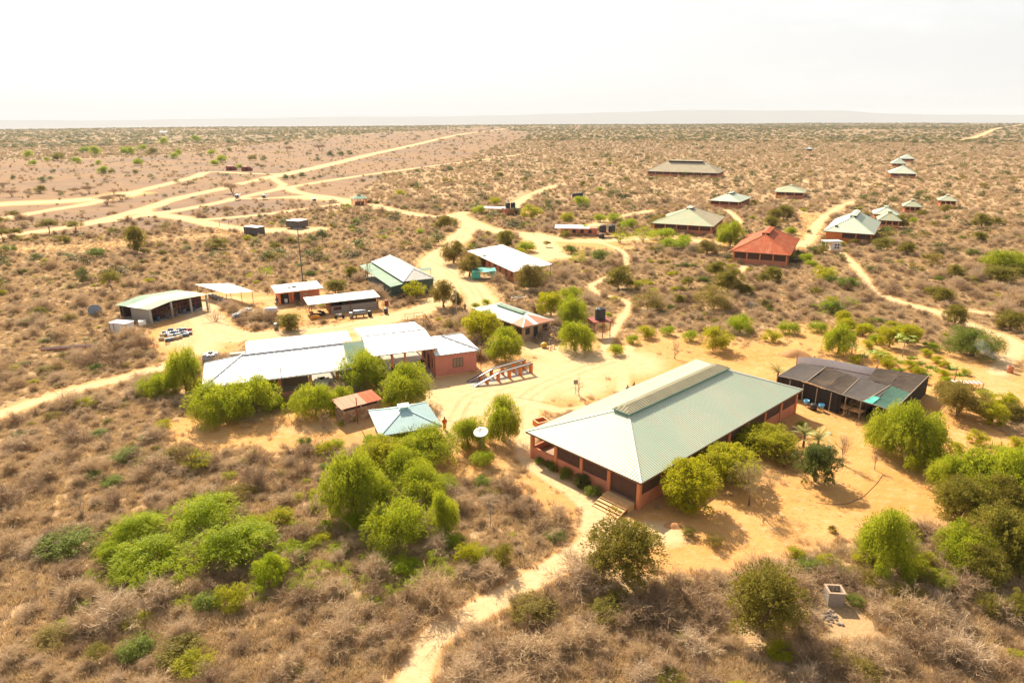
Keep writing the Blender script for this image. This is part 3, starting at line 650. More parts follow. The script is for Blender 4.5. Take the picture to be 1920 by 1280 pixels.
# --- other hipped houses with columns
def H(lab, fr, h, top, roof, nx, ny, lm, **kw):
    return open_house(lab, fr, h, max(0.8, rise_for(fr, h, top)), roof, nx, ny, landmark=lm, **kw)
fA = frame((1338, 425), (1359, 406), (1221, 418), 3.2)
H('large house with cream and pale green hip roof and terracotta columns', fA, 3.2, 390, M['cream_roof'], 7, 6, 'the cream-roofed house', mats={'left': M['cream_roof'], 'front': M['tan_roof']}, ventm=M['green_roof'])
fR = frame((1482, 479), (1497, 448), (1370, 470), 3.2)
H('house with rusty red sheet hip roof and dark veranda', fR, 3.2, 433, M['red_roof'], 6, 5, 'the red-roofed house', mats={'front': M['red_roof']}, sill=0.8)
fB = frame((1640, 440), (1651, 416), (1544, 433), 3.3)
tB = H('house with pale green hip roof and bright orange end wall beside white cabinet', fB, 3.3, 401, M['green_roof'], 6, 4, 'the orange-walled house', wallm=M['orange'], colm=M['orange'])
MB().box(0.6, fB[3] * 0.62, .3, 0.85, fB[3] - 0.8, 3.25).build('wall', M['orange'], tB)
MB().box(2.2, fB[3] * 0.74, 4.2, 3.2, fB[3] * 0.80, 4.9).build('roof_hatch', M['dark'], tB)
fl = frame((1348, 325), (1376, 315), (1230, 319.5), 3.2); fl = (fl[0], R(64), 22, 47)
tl = H('long low building far off with tan hip roof, raised ridge and terracotta walls', fl, 3.2, 303, M['tan_roof'], 5, 10, 'the long tan-roofed building', vent=(0.3, 2.2, 0.7), name='long_building', mats={'back': M['green_roof']}, cat='building')
fC = frame((1388, 379), (1404, 369.6), (1330, 375), 3.0)
H('small pale green hip-roofed house just behind the cream-roofed house', fC, 3.0, 362, M['green_roof'], 5, 4, 'the small green-grey house')
SM = [((1446, 358), (1519, 357), 348, 'isolated small house with greenish grey hip roof in mid scrub', 'the isolated house', 'cream_roof'),
      ((1673, 296), (1729, 298), 289, 'farthest of the three clustered pale green pavilions at upper right', 'the farthest clustered pavilion', 'green_roof'),
      ((1658, 305), (1712, 307), 296, 'middle one of the three clustered pale green pavilions at upper right', 'the middle clustered pavilion', 'green_roof'),
      ((1662, 324), (1721, 323), 311, 'nearest of the three clustered pale green pavilions at upper right', 'the nearest clustered pavilion', 'green_roof'),
      ((1627, 398.5), (1694, 399.6), 388, 'pavilion with pale roof half hidden behind its twin, right of orange-walled house', 'the hidden twin pavilion', 'green_roof'),
      ((1636, 410), (1697.5, 411), 397, 'pale roofed pavilion in front of its twin, right of orange-walled house', 'the front twin pavilion', 'cream_roof'),
      ((1680, 384), (1740.7, 387), 375, 'pale pavilion with low pyramid roof between the twin pavilions and the rightmost one', 'the lone pale pavilion', 'cream_roof'),
      ((1746.5, 373.4), (1806, 376), 366, 'rightmost of the far pavilions, low cream pyramid roof on thin columns', 'the rightmost far pavilion', 'cream_roof')]
for l, r_, top, lab, lm, rf in SM:
    f_ = lr_frame(l, r_, 3.0, 66, 0.8); H(lab, f_, 3.0, top, M[rf], 4, 4, lm, group='small hip-roofed pavilions scattered in the scrub', name='pavilion', vent=(0.3, 1.2, 0.35), cat='pavilion')
f_ = lr_frame((1508, 279), (1527, 279), 3.0, 66, 0.8)
H('tiny far hut with blue sheet roof alone in the scrub', f_, 3.0, 276, M['blue_roof'], 3, 3, 'the blue-roofed hut', name='hut', vent=None, cat='hut')
# gazebo by the airstrip
g0 = G(674, 384); gz = thing('gazebo', 'small round gazebo with green roof and red posts beside the airstrip track', 'gazebo', g0, 0.4); LAND.append(('the airstrip gazebo', g0.x, g0.y))
for k in range(8):
    a, b_ = 2 * math.pi * k / 8, 2 * math.pi * (k + 1) / 8; rr = 4.0
    MB().slab([(rr * math.cos(a), rr * math.sin(a), 3.0), (rr * math.cos(b_), rr * math.sin(b_), 3.0), (0.5 * math.cos(b_), .5 * math.sin(b_), 4.4), (.5 * math.cos(a), .5 * math.sin(a), 4.4)], 0.05).build('roof_panel', M['shed_roof'], gz)
    MB().box(-.16, -.16, 0, .16, .16, 2.95).build('post', M['column'], gz).location = (3.3 * math.cos(a), 3.3 * math.sin(a), 0)
MB().lathe([(0.8, 4.35), (0.9, 4.6), (0.1, 5.1)], n=8).build('roof_cap', M['shed_roof'], gz); MB().lathe([(2.2, 0.0), (2.2, 1.3)], n=8).build('counter', M['darkwood'], gz)
footprint(gz, -3.5, -3.5, 3.5, 3.5)

# --- workshop row
def plain_walls(t, x0, y0, x1, y1, h, m_, th=0.2, skip=()):
    for k, b_ in (('s', (x0, y0, x1, y0 + th)), ('n', (x0, y1 - th, x1, y1)), ('w', (x0, y0 + th, x0 + th, y1 - th)), ('e', (x1 - th, y0 + th, x1, y1 - th))):
        if k not in skip: MB().box(b_[0], b_[1], -0.2, b_[2], b_[3], h).build('wall', m_, t)
def window(t, x0, x1, z0, z1, y, axis='x', m_=None, bars=2, glass=None, frame_w=.07, proud=-1):
    """window in a wall at y (axis x) or at x (axis y)"""
    f = (lambda a, b_, c: (a, b_, c)) if axis == 'x' else (lambda a, b_, c: (b_, a, c))
    def bx(a, b_, c, d, e, g):
        p, q = f(a, c, e), f(b_, d, g); return (min(p[0], q[0]), min(p[1], q[1]), e, max(p[0], q[0]), max(p[1], q[1]), g)
    w = MB(); s = proud
    for a in [x0] + [x0 + (x1 - x0) * (k + 1) / (bars + 1) for k in range(bars)] + [x1]: w.box(*bx(a - frame_w / 2, a + frame_w / 2, y, y + s * 0.06, z0, z1))
    w.box(*bx(x0 + frame_w / 2 + .001, x1 - frame_w / 2 - .001, y, y + s * 0.055, z0, z0 + frame_w)); w.box(*bx(x0 + frame_w / 2 + .001, x1 - frame_w / 2 - .001, y, y + s * 0.055, z1 - frame_w, z1))
    o = w.build('window', m_ or M['darkwood'], t)
    g = MB().box(*bx(x0 + .02, x1 - .02, y, y + s * 0.03, z0 + .02, z1 - .02)).build('pane', glass or M['glass'], o)
fw_ = frame((379, 727), (694, 686), (384, 680), 3.6); o, ang, L, W_ = fw_; ang_ws = ang
ws = thing('workshop', 'long white-roofed open workshop with orange pillars, full length of the yard', 'workshop', o, ang)
rise = rise_for(fw_, 3.6, 665, (W_ / 2, W_ / 2)); rise = max(1.0, min(rise, 3.0))
hip_roof(ws, L - 2.9, W_, 3.6, rise, M['white_roof'], 0.8, 0.03, hipR=False, cap=M['steel'])
mb = MB(); sl = math.hypot(W_ / 2, rise)
for nm, P0, es, et, nn_ in (('f', (L - 2.9, 0, 3.6), (1, 0, 0), (0, W_ / 2 / sl, rise / sl), (0, -rise / sl, W_ / 2 / sl)), ('b', (L, W_, 3.6), (-1, 0, 0), (0, -W_ / 2 / sl, rise / sl), (0, rise / sl, W_ / 2 / sl))):
    mb = MB(); slope(mb, P0, es, et, nn_, 2.9, lambda q: 0, lambda q: sl, 0.4, 0.03); mb.build('roof_slope', M['shed_roof'], ws, label='pale green end section of the roof')
fascia(ws, L, W_, 3.6, M['light_roof'], 0.16)
MB().box(0.4, 0.5, -0.3, L - .3, W_ - .4, 0.15).build('floor_slab', M['concrete'], ws)
for x in (0.6, 5.0, 9.6, 13.7, 17.4, L - 0.4):
    MB().box(x - .2, .45, -.2, x + .2, .85, 3.55).build('column', M['column'], ws)
    MB().box(x - .2, W_ - .85, -.2, x + .2, W_ - .45, 3.55).build('column', M['column'], ws)
for a, b_ in ((0.6, 5.0), (5.0, 9.6), (9.6, 13.7), (13.7, 17.4)): MB().box(a + .2, .55, -.2, b_ - .2, .75, 1.2).build('low_wall', M['pinkwall'], ws)
MB().box(.5, .86, -.2, .7, W_ - .86, 3.5).build('wall', M['pinkwall'], ws); MB().box(.5, W_ * .55, .16, 13.7, W_ * .55 + .15, 3.5).build('inner_wall', M['beige'], ws)
for a, b_ in ((0.8, 4.8), (5.2, 9.4)): MB().box(a, .62, 1.204, b_, .68, 3.42).build('mesh_screen', M['screen'], ws)
MB().tube([(9.9, -0.05, 2.0), (9.9, -0.05, 5.2)], .05).build('antenna', M['steel'], ws)
LAND.append(('the white-roofed workshop', *(Matrix.Rotation(ang, 2) @ Vector((L / 2, W_ / 2)) + o.xy))); footprint(ws, 0, 0, L, W_)
# machine under the workshop roof
mch = thing('pump_engine', 'white wheel-like machine on stand under the workshop roof', 'machine', G(560, 718), ang)
MB().lathe([(0.7, 0.9), (0.75, 1.05), (0.5, 1.1), (0.2, 1.05)], n=14).build('wheel', M['white'], mch); MB().box(-.3, -.3, 0, .3, .3, .89).build('base', M['steel'], mch)
# central carport, higher
fr = frame((695, 668), (822, 653), (661, 629), 4.4); o, ang, L, W_ = fr; ang = ang_ws; cpL = L
best = None
for k in range(80):                       # ridge: square to the front eave, above the row where it is seen
    z_ = 4.6 + k * .03; q = G(661, 629, z_) - G(695, 668, 4.4); e_ = abs(q.x * math.cos(ang) + q.y * math.sin(ang))
    if best is None or e_ < best[0]: best = (e_, z_, -q.x * math.sin(ang) + q.y * math.cos(ang))
w2 = min(best[2], 7.5); zr_ = best[1] - 4.4
ct = thing('carport', 'high white gabled carport on orange posts in the middle of the workshop row', 'carport', o, ang)
zr = max(0.8, zr_)
for nm, P0, es, s in (('f', (0, 0, 4.4), (1, 0, 0), 1), ('b', (L, 2 * w2, 4.4), (-1, 0, 0), -1)):
    q = math.hypot(w2, zr); mb = MB(); slope(mb, P0, es, (0, s * w2 / q, zr / q), (0, -s * zr / q, w2 / q), L, lambda t: 0, lambda t: q, 0.8, 0.03); mb.build('roof_slope', M['white_roof'], ct)
fascia(ct, L, 2 * w2, 4.4, M['steel'], 0.12); MB().beam((0, w2, 4.4 + zr + .05), (L, w2, 4.4 + zr + .05), .3, .08).build('ridge_cap', M['steel'], ct)
for x in (1.2, 3.2, 5.1, L - .6):
    MB().box(x - .14, .3, -.2, x + .14, .6, 4.3).build('post', M['column'], ct); MB().box(x - .14, 2 * w2 - .6, -.2, x + .14, 2 * w2 - .3, 4.3).build('post', M['column'], ct)
for x in (3.2, L - .6): MB().beam((x, .61, 3.0), (x, 2.2, 4.3), .14, .16).build('brace', M['column'], ct)
MB().box(0.3, .2, -.25, L - .2, 2 * w2 - .2, 0.1).build('floor_slab', M['concrete'], ct)
footprint(ct, 0, 0, L, 2 * w2); LAND.append(('the central carport', *(Matrix.Rotation(ang, 2) @ Vector((L / 2, W_ / 2)) + o.xy)))
# black tank beside the carport
def water_tank(name_label, loc, r_, h_, parent_mat=None, group=None, m_=None, rings=5, thing_=True):
    t = thing('water_tank', name_label, 'water tank', loc, 0.3, group)
    pr = [(r_ * .98, 0)]
    for k in range(rings): z = h_ * .82 * (k + .15) / rings; d = h_ * .82 / rings; pr += [(r_, z), (r_, z + d * .55), (r_ * .975, z + d * .62), (r_ * .975, z + d * .8)]
    pr += [(r_, h_ * .82), (r_ * .93, h_ * .88), (r_ * .55, h_ * .95), (r_ * .3, h_ * .96)]
    MB().lathe(pr, n=20).build('body', m_ or M['black'], t, True)
    MB().lathe([(r_ * .26, h_ * .95), (r_ * .26, h_), (r_ * .1, h_ * 1.02)], n=12).build('lid', m_ or M['black'], t, True)
    for k in range(4):
        a = k * math.pi / 2 + .4; MB().box(-.12 * r_, -.12 * r_, 0, .12 * r_, .12 * r_, h_ * .12).build('lug', m_ or M['black'], t).location = (r_ * .78 * math.cos(a), r_ * .78 * math.sin(a), h_ * .84)
    return t
water_tank('tall black water tank standing between carport posts and green trees', G(744, 712), 0.8, 2.3)
FOOT.append((G(744, 712).xy, 0, -1, -1, 1, 1))
# salmon office at the right end
fr = frame((816, 667), (901, 657), (816, 640), 3.5); o, ang, L, _w = fr; ang = ang_ws; W_ = 9.4
pk = thing('office', 'salmon pink office with white hip roof and one brown window, right end of the row', 'office', o, ang)
rp = max(1.0, min(2.6, rise_for((o, ang, L, W_), 3.5, 630, (2.2, W_ / 2))))
hip_roof(pk, L + .001, W_, 3.5, rp, M['white_roof'], 0.8, 0.03, hipL=False, mats={}, cap=M['steel']) if L > W_ else None
if L <= W_:
    q = math.hypot(W_ / 2, rp); xr = max(1.2, L - W_ / 2)
    for s, P0, es in ((1, (0, 0, 3.5), (1, 0, 0)), (-1, (L, W_, 3.5), (-1, 0, 0))):
        mb = MB(); slope(mb, P0, es, (0, s * W_ / 2 / q, rp / q), (0, -s * rp / q, W_ / 2 / q), L, lambda t: 0, (lambda t: q * min(1, (L - t) / (L - xr))) if s == 1 else (lambda t: q * min(1, t / (L - xr))), .8, .03); mb.build('roof_slope', M['white_roof'], pk)
    d = L - xr; q = math.hypot(d, rp); mb = MB(); slope(mb, (L, 0, 3.5), (0, 1, 0), (-d / q, 0, rp / q), (rp / q, 0, d / q), W_, lambda t: 0, lambda t: q * min(t, W_ - t) / (W_ / 2), .8, .03); mb.build('roof_slope', M['white_roof'], pk)
    for y in (0, W_): MB().beam((L, y, 3.54), (xr, W_ / 2, 3.54 + rp), .22, .06).build('hip_cap', M['steel'], pk)
fascia(pk, L, W_, 3.5, M['steel'], .12)
plain_walls(pk, .1, .35, L - .5, W_ - .4, 3.45, M['pinkwall'], .2)
MB().box(.0, .0, -.2, L - .3, .34, .12).build('plinth', M['wood'], pk)
window(pk, L * .40, L * .62, 1.15, 2.6, .35, m_=M['darkwood'], glass=M['oldwood'])
for k in range(3): window(pk, 1.2 + 2.6 * k, 2.3 + 2.6 * k, .1 if k == 1 else 1.0, 2.4, .1, 'y', bars=1, m_=M['darkwood'], glass=M['dark'])
MB().tube([(L + .2, .3, 0), (L + .2, .3, 3.5)], .05).build('downpipe', M['redsteel'], pk)
footprint(pk, 0, 0, L, W_); LAND.append(('the salmon pink office', *(Matrix.Rotation(ang, 2) @ Vector((L / 2, W_ / 2)) + o.xy)))
# long lean-to behind
fr = frame((462, 660), (657, 634), (460, 643), 2.8); o, ang, L, W_ = fr
lt = thing('lean_to', 'long narrow white lean-to roof on thin posts behind the workshop', 'shelter', o, ang_ws)
MB().slab([(0, 0, 2.7), (L, 0, 2.7), (L, W_, 3.0), (0, W_, 3.0)], .06).build('roof', M['white_roof'], lt)
for k in range(6):
    for y in (.15, W_ - .15): MB().tube([(.3 + (L - .6) * k / 5, y, -.1), (.3 + (L - .6) * k / 5, y, 2.64)], .05).build('post', M['pole'], lt)
footprint(lt, 0, 0, L, W_)
fr = frame((622, 629), (650, 625), (620, 627), 1.4)

def lump_car(label, loc, rz, col, name='water_cart', L=3.6, W_=1.7):
    t = thing(name, label, 'vehicle', loc, rz)
    b_ = MB(); pr = [(-L/2, .45), (-L/2, .95), (-L/2 + .9, 1.05), (-L/2 + 1.4, 1.65), (L/2 - .9, 1.65), (L/2 - .2, 1.05), (L/2, .9), (L/2, .45)]
    n0 = len(b_.v)
    for y, s in ((-W_/2, 1), (W_/2, 1)):
        for x, z in pr: b_.v.append((x, y * (0.88 if z > 1.2 else 1), z))
    k = len(pr); b_.f.append(tuple(range(k))); b_.f.append(tuple(reversed(range(k, 2 * k))))
    for i in range(k): j = (i + 1) % k; b_.f.append((i, k + i, k + j, j))
    b_.build('body', col, t)
    MB().box(-L/2 + 1.35, -W_/2 * .9, 1.1, L/2 - 1.0, W_/2 * .9, 1.55).build('window_band', M['glass'], t)
    for x in (-L/2 + .75, L/2 - .75):
        for y in (-W_/2 + .05, W_/2 - .05): MB().lathe([(.33, -.1), (.36, 0), (.33, .1)], n=12, ax='y').build('wheel', M['rubber'], t).location = (x, y, .34)
    return t

# --- stone outhouse
fr = frame((639, 767), (716, 747), (621, 753), 2.3); o, ang, L, W_ = fr
oh = thing('outhouse', 'rubble stone outhouse with rusty sheet roof among green trees', 'outhouse', o, ang)
nsh = 8
for k in range(nsh):
    mb = MB(); a = L * k / nsh; mb.slab([(a + .01, -.1, 2.25 + .012 * (k % 2)), (a + L / nsh - .01, -.1, 2.25 + .012 * (k % 2)), (a + L / nsh - .01, W_, 2.62 + .012 * (k % 2)), (a + .01, W_, 2.62 + .012 * (k % 2))], .03)
    mb.build('roof_sheet', M['rust_sheet'] if k < 5 else M['red_roof'], oh)
core = MB().box(.35, .3, -.1, L - .3, W_ - .25, 1.75).build('wall', M['stone'], oh)
stones = []
for face in ('s', 'w'):
    ln = (L - .65) if face == 's' else (W_ - .55); x = 0.0; row = 0
    for row in range(5):
        x = 0.0
        while x < ln - .12:
            w_ = rng.uniform(.28, .6); w_ = min(w_, ln - x); h0 = row * .34 + .02; a, b_ = x + .015, x + w_ - .015
            s_ = MB(); j = lambda: rng.uniform(-.03, .03); dp = rng.uniform(.03, .09)
            pts = [(a + j(), h0 + j()), (b_ + j(), h0 + j()), (b_ + j(), h0 + .31 + j()), (a + j(), h0 + .31 + j())]
            if face == 's': v = [(.35 + p, .302, q) for p, q in pts] + [(.35 + p, .3 - dp, q) for p, q in pts]
            else: v = [(.352, .3 + p, q) for p, q in pts] + [(.35 - dp, .3 + p, q) for p, q in pts]
            s_.v = v; s_.f = [(4, 5, 6, 7), (0, 1, 5, 4), (1, 2, 6, 5), (2, 3, 7, 6), (3, 0, 4, 7)]
            s_.build('stone', M['stone2'] if rng.random() < .5 else M['stone'], oh); x += w_
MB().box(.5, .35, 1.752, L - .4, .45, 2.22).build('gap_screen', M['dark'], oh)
for x in (.4, L * .5, L - .4): MB().box(x - .1, .31, 1.75, x + .1, .56, 2.23).build('post', M['stone2'], oh)
MB().tube([(L * .33, -.6, 0), (L * .33, -.6, 3.6)], .06).build('pipe', M['redsteel'], oh)
footprint(oh, 0, 0, L, W_); LAND.append(('the stone outhouse', *(Matrix.Rotation(ang, 2) @ Vector((L / 2, W_ / 2)) + o.xy)))
# --- blue pavilion
fr = frame((712, 817), (828, 797), (694, 769), 2.6); o, ang, L, W_ = fr
bp_ = thing('blue_pavilion', 'square pavilion with pale blue ribbed pyramid roof and little vent cap', 'pavilion', o, ang)
rs_ = max(.8, min(2.4, rise_for(fr, 2.6, 764)))
hip_roof(bp_, L, W_, 2.6, rs_, M['blue_roof'], .3, .03)
fascia(bp_, L, W_, 2.6, M['steel'], .1)
MB().box(L/2 - .45, W_/2 - .45, 2.6 + rs_ - .25, L/2 + .45, W_/2 + .45, 2.6 + rs_ + .25).build('vent_wall', M['blue_roof'], bp_)
MB().slab([(L/2 - .7, W_/2 - .6, 2.6 + rs_ + .3), (L/2 + .7, W_/2 - .6, 2.6 + rs_ + .3), (L/2 + .7, W_/2 + .6, 2.6 + rs_ + .36), (L/2 - .7, W_/2 + .6, 2.6 + rs_ + .36)], .05).build('roof_vent', M['blue_roof'], bp_)
for x in (.7, L - .7):
    for y in (.7, W_ - .7): MB().box(x - .15, y - .15, -.1, x + .15, y + .15, 2.55).build('column', M['column'], bp_)
for a in ((.85, .6, L - .85, .8), (.85, W_ - .8, L - .85, W_ - .6), (.6, .85, .8, W_ - .85), (L - .8, .85, L - .6, W_ - .85)): MB().box(a[0], a[1], -.1, a[2], a[3], 1.0).build('low_wall', M['stone'], bp_)
MB().box(.6, .6, -.1, L - .6, W_ - .6, .08).build('floor_slab', M['slab'], bp_)
footprint(bp_, 0, 0, L, W_); LAND.append(('the blue-roofed pavilion', *(Matrix.Rotation(ang, 2) @ Vector((L / 2, W_ / 2)) + o.xy)))
# --- inspection ramp
rp_ = thing('inspection_ramp', 'orange pillared vehicle inspection ramp with two sloping grey rails', 'ramp', G(945, 718), 0)
# local frame along the ramp: low end left-front, high end right-back
pa, pb = G(890, 727), G(1000, 700); dv = (pb - pa); ra = math.atan2(dv.y, dv.x); rl = dv.length; rp_.location = pa; rp_.rotation_euler = (0, 0, ra)
for y in (0.35, 2.25):
    prof = [(0.2, .06), (rl * .42, 1.25), (rl, 1.55)]
    for (xa, za), (xb, zb) in zip(prof[:-1], prof[1:]):
        MB().beam((xa, y, za + .04), (xb, y, zb + .04), .55, .07).build('rail', M['steel'], rp_)
        for s in (-.25, .25): MB().beam((xa, y + s, za + .115), (xb, y + s, zb + .115), .06, .08).build('rail_lip', M['darkwood'], rp_)
    for k in range(5):
        x = rl * (.22 + .19 * k); z = np.interp(x, [p[0] for p in prof], [p[1] for p in prof]); MB().box(x - .14, y - .32, -.1, x + .14, y + .32, z - .02).build('pillar', M['orange'], rp_)
MB().box(0, 0, -.1, rl, 2.6, .05).build('slab', M['concrete'], rp_)
footprint(rp_, 0, 0, rl, 2.6); LAND.append(('the inspection ramp', *G(945, 710).xy))
# --- kitchen building
fr = frame((980, 614), (1037, 600), (886, 578), 2.9); o, ang, L, W_ = fr
kt = thing('kitchen', 'beige building with green roof patched with rust, ridge vent and dark windows', 'building', o, ang)
rk = max(1.0, min(2.6, rise_for(fr, 2.9, 592, (L / 2, L / 2))))
M['kitchen_roof'] = mat('grey_green_sheet', (0.60, 0.66, 0.60), (0.66, 0.70, 0.63), 0.5, 0.7, 0.0, spec=0.15)
hip_roof(kt, L, W_, 2.9, rk, M['kitchen_roof'], .4, .03, cap=M['white_roof'])
roof_vent(kt, True, L / 2 + .3, W_ - L / 2 - .3, L / 2, 2.9 + rk - .3, 1.1, .45, M['shed_roof'], M['dark_green_roof'])
# rusty sheets laid on the near end
def patch(t, s0, s1, side, Lx, rise_, h_, m_, lab):   # a strip of sheet on the south (side s) or west (side w) slope near the corner
    d = Lx / 2; q = math.hypot(d, rise_)
    mb = MB()
    if side == 's': f = lambda s: (s, 0); tmax = lambda s: min(s, Lx - s)
    pts = []
    for s in (s0, s1):
        k = min(s, Lx - s) if side == 's' else min(s, d)
        pts.append((s, k))
    def P(s, k, up_=.05):
        z = h_ + k / d * rise_ + up_
        return (s, k, z) if side == 's' else (k, s, z)
    a = [P(s0, 0), P(s1, 0)]
    mid = [P(s1, pts[1][1] - .05), P(s0, pts[0][1] - .05)]
    if side == 's' and s0 < d < s1: mid = [P(s1, pts[1][1] - .05), P(d, d - .05), P(s0, pts[0][1] - .05)]
    q_ = a + mid
    if side == 'w': q_ = list(reversed(q_))
    mb.slab(q_, .02); mb.build('roof_sheet', m_, t, label=lab)
for s0, s1, side, m_ in ((.35, 1.5, 's', 'rust_sheet'), (1.5, 2.5, 's', 'rust_sheet'), (2.5, 3.5, 's', 'white_roof'), (3.5, 5.2, 's', 'rust_sheet'), (5.2, L - .3, 's', 'rust_sheet'), (.3, 1.3, 'w', 'rust_sheet'), (1.3, 2.2, 'w', 'rust_sheet'), (2.2, 3.0, 'w', 'rust_sheet')):
    patch(kt, s0, s1, side, L, rk, 2.9, M[m_], 'rusty brown sheet at near end' if m_ == 'rust_sheet' else 'pale sheet between rusty ones')
fascia(kt, L, W_, 2.9, M['beige'], .14)
plain_walls(kt, .6, .6, L - .6, W_ - .6, 2.87, M['beige'], .2)
MB().box(.45, .45, -.1, L - .45, W_ - .45, .35).build('plinth', M['stone2'], kt)
window(kt, 1.1, 2.0, 1.2, 2.4, .6, glass=M['dark'], bars=1); window(kt, L - 2.1, L - 1.1, 1.2, 2.4, .6, glass=M['dark'], bars=1)
window(kt, 2.9, 3.8, .36, 2.4, .6, glass=M['dark'], bars=0)
for k in range(4): window(kt, 1.0 + 3.0 * k, 3.2 + 3.0 * k, 1.2, 2.35, .6, 'y', glass=M['dark'], bars=2)
footprint(kt, 0, 0, L, W_); LAND.append(('the rust-patched kitchen', *(Matrix.Rotation(ang, 2) @ Vector((L / 2, W_ / 2)) + o.xy)))
# --- green shed
fr = frame((756, 528), (815, 521), (697, 490), 3.3); o, ang, L, W_ = fr
gs = thing('green_shed', 'dark green sheet-walled shed with cream hip roof and green lean-to', 'shed', o, ang)
rg = max(1.0, min(2.4, rise_for(fr, 3.3, 503, (L / 2, L / 2))))
hip_roof(gs, L, W_, 3.3, rg, M['light_roof'], .8, .03)
l_w = 2.9; M['greenwall'] = mat('dark_green_wall', (0.045, 0.085, 0.065), (0.06, 0.105, 0.08), 1, .6)
MB().slab([(-l_w, 0.0, 2.45), (.2, 0.0, 2.85), (.2, W_ + .5, 2.85), (-l_w, W_ + .5, 2.45)], .05).build('lean_to_roof', M['shed_roof'], gs)
plain_walls(gs, .2, .3, L - .3, W_ - .3, 3.25, M['greenwall'], .15)
MB().box(-l_w + .3, .3, -.2, .19, .45, 2.42).build('wall', M['greenwall'], gs); MB().box(-l_w + .3, .46, -.2, -l_w + .45, 6, 2.4).build('wall', M['greenwall'], gs)
for k in range(12): MB().box(-l_w + .5 + k * .82, .27, 0, -l_w + .54 + k * .82, .298, 2.4 if k < 3 else 3.2).build('wall_rib', M['greenwall'], gs)
for k in range(6): MB().tube([(-l_w + .1, .2 + k * W_ / 5, 0), (-l_w + .1, .2 + k * W_ / 5, 2.42)], .06).build('post', M['pole'], gs)
MB().box(-l_w, .5, -.1, .1, W_, .06).build('floor_slab', M['concrete'], gs)
footprint(gs, -l_w, 0, L, W_); LAND.append(('the dark green shed', *(Matrix.Rotation(ang, 2) @ Vector((L / 2, W_ / 2)) + o.xy)))
sh = thing('solar_rack', 'small panel rack on posts behind the dark green shed', 'rack', G(798, 522), ang)
MB().slab([(-1.6, -.7, 2.2), (1.6, -.7, 2.2), (1.6, .7, 2.5), (-1.6, .7, 2.5)], .05).build('panel', M['shed_roof'], sh)
for x in (-1.4, 1.4): MB().tube([(x, 0, 0), (x, 0, 2.28)], .05).build('post', M['pole'], sh)
# --- white long house
fr = frame((963, 509), (1032, 500), (883, 469), 3.0); o, ang, L, W_ = fr
wh = thing('orange_block', 'long orange-walled block with plain white roof beyond the teal shelter', 'building', o, ang)
for k in range(2):
    pass
mb = MB(); q = math.hypot(L, .9)
slope(mb, (0, W_, 2.9), (0, -1, 0), (L / q, 0, .9 / q), (-.9 / q, 0, L / q), W_, lambda t: 0, lambda t: q, .9, .03); mb.build('roof', M['white_roof'], wh)
fascia(wh, L, W_, 2.92, M['light_roof'], .1)
plain_walls(wh, 1.0, 1.0, L - 3.0, W_ - .6, 2.85, M['wall'], .2)
for k in range(7): window(wh, 2.5 + 3.4 * k, 3.6 + 3.4 * k, .1 if k % 2 else 1.0, 2.3, 1.0, 'y', bars=0 if k % 2 else 1, glass=M['darkwood'])
for y in (.5, W_ * .3): MB().tube([(L - .3, y, 0), (L - .3, y, 3.6)], .06).build('post', M['pole'], wh)
footprint(wh, 0, 0, L, W_); LAND.append(('the white-roofed orange block', *(Matrix.Rotation(ang, 2) @ Vector((L / 2, W_ / 2)) + o.xy)))
# --- teal shelter
fr = frame((925, 519), (931, 511), (889, 515), 2.0); tl_o = G(908, 522)
tt = thing('teal_shelter', 'low shelter covered with crumpled teal tarpaulin beside olive trees', 'shelter', tl_o, .1); LAND.append(('the teal tarp shelter', tl_o.x, tl_o.y))
def cloth(nx, ny, f, name, m_, par, label=None, smooth=True):
    mb = MB()
    for j in range(ny + 1):
        for i in range(nx + 1): mb.v.append(tuple(f(i / nx, j / ny)))
    for j in range(ny):
        for i in range(nx): a = j * (nx + 1) + i; mb.f.append((a, a + 1, a + nx + 2, a + nx + 1))
    return mb.build(name, m_, par, smooth, label)
cloth(12, 8, lambda u, v: (-2.9 + 5.8 * u, -1.6 + 4.4 * v, 2.0 + .12 * math.sin(9 * u + 4 * v) + .1 * math.sin(13 * v)), 'tarp_roof', M['teal'], tt)
cloth(10, 4, lambda u, v: (-2.95 + 1.9 * u, -1.65 + .1 * math.sin(20 * u), .3 + 1.68 * v), 'tarp_side', M['teal'], tt); cloth(10, 4, lambda u, v: (1.4 + 1.5 * u, -1.65 + .1 * math.sin(20 * u), .5 + 1.48 * v), 'tarp_side', M['teal'], tt)
cloth(10, 4, lambda u, v: (-2.95 + .08 * math.sin(17 * u), -1.6 + 4.3 * u, .3 + 1.65 * v), 'tarp_side', M['teal'], tt)
for x in (-2.7, 0, 2.7):
    for y in (-1.4, 2.6): MB().tube([(x, y, 0), (x, y, 1.9)], .05).build('post', M['oldwood'], tt)
FOOT.append((tl_o.xy, 0, -3, -2, 3, 3))
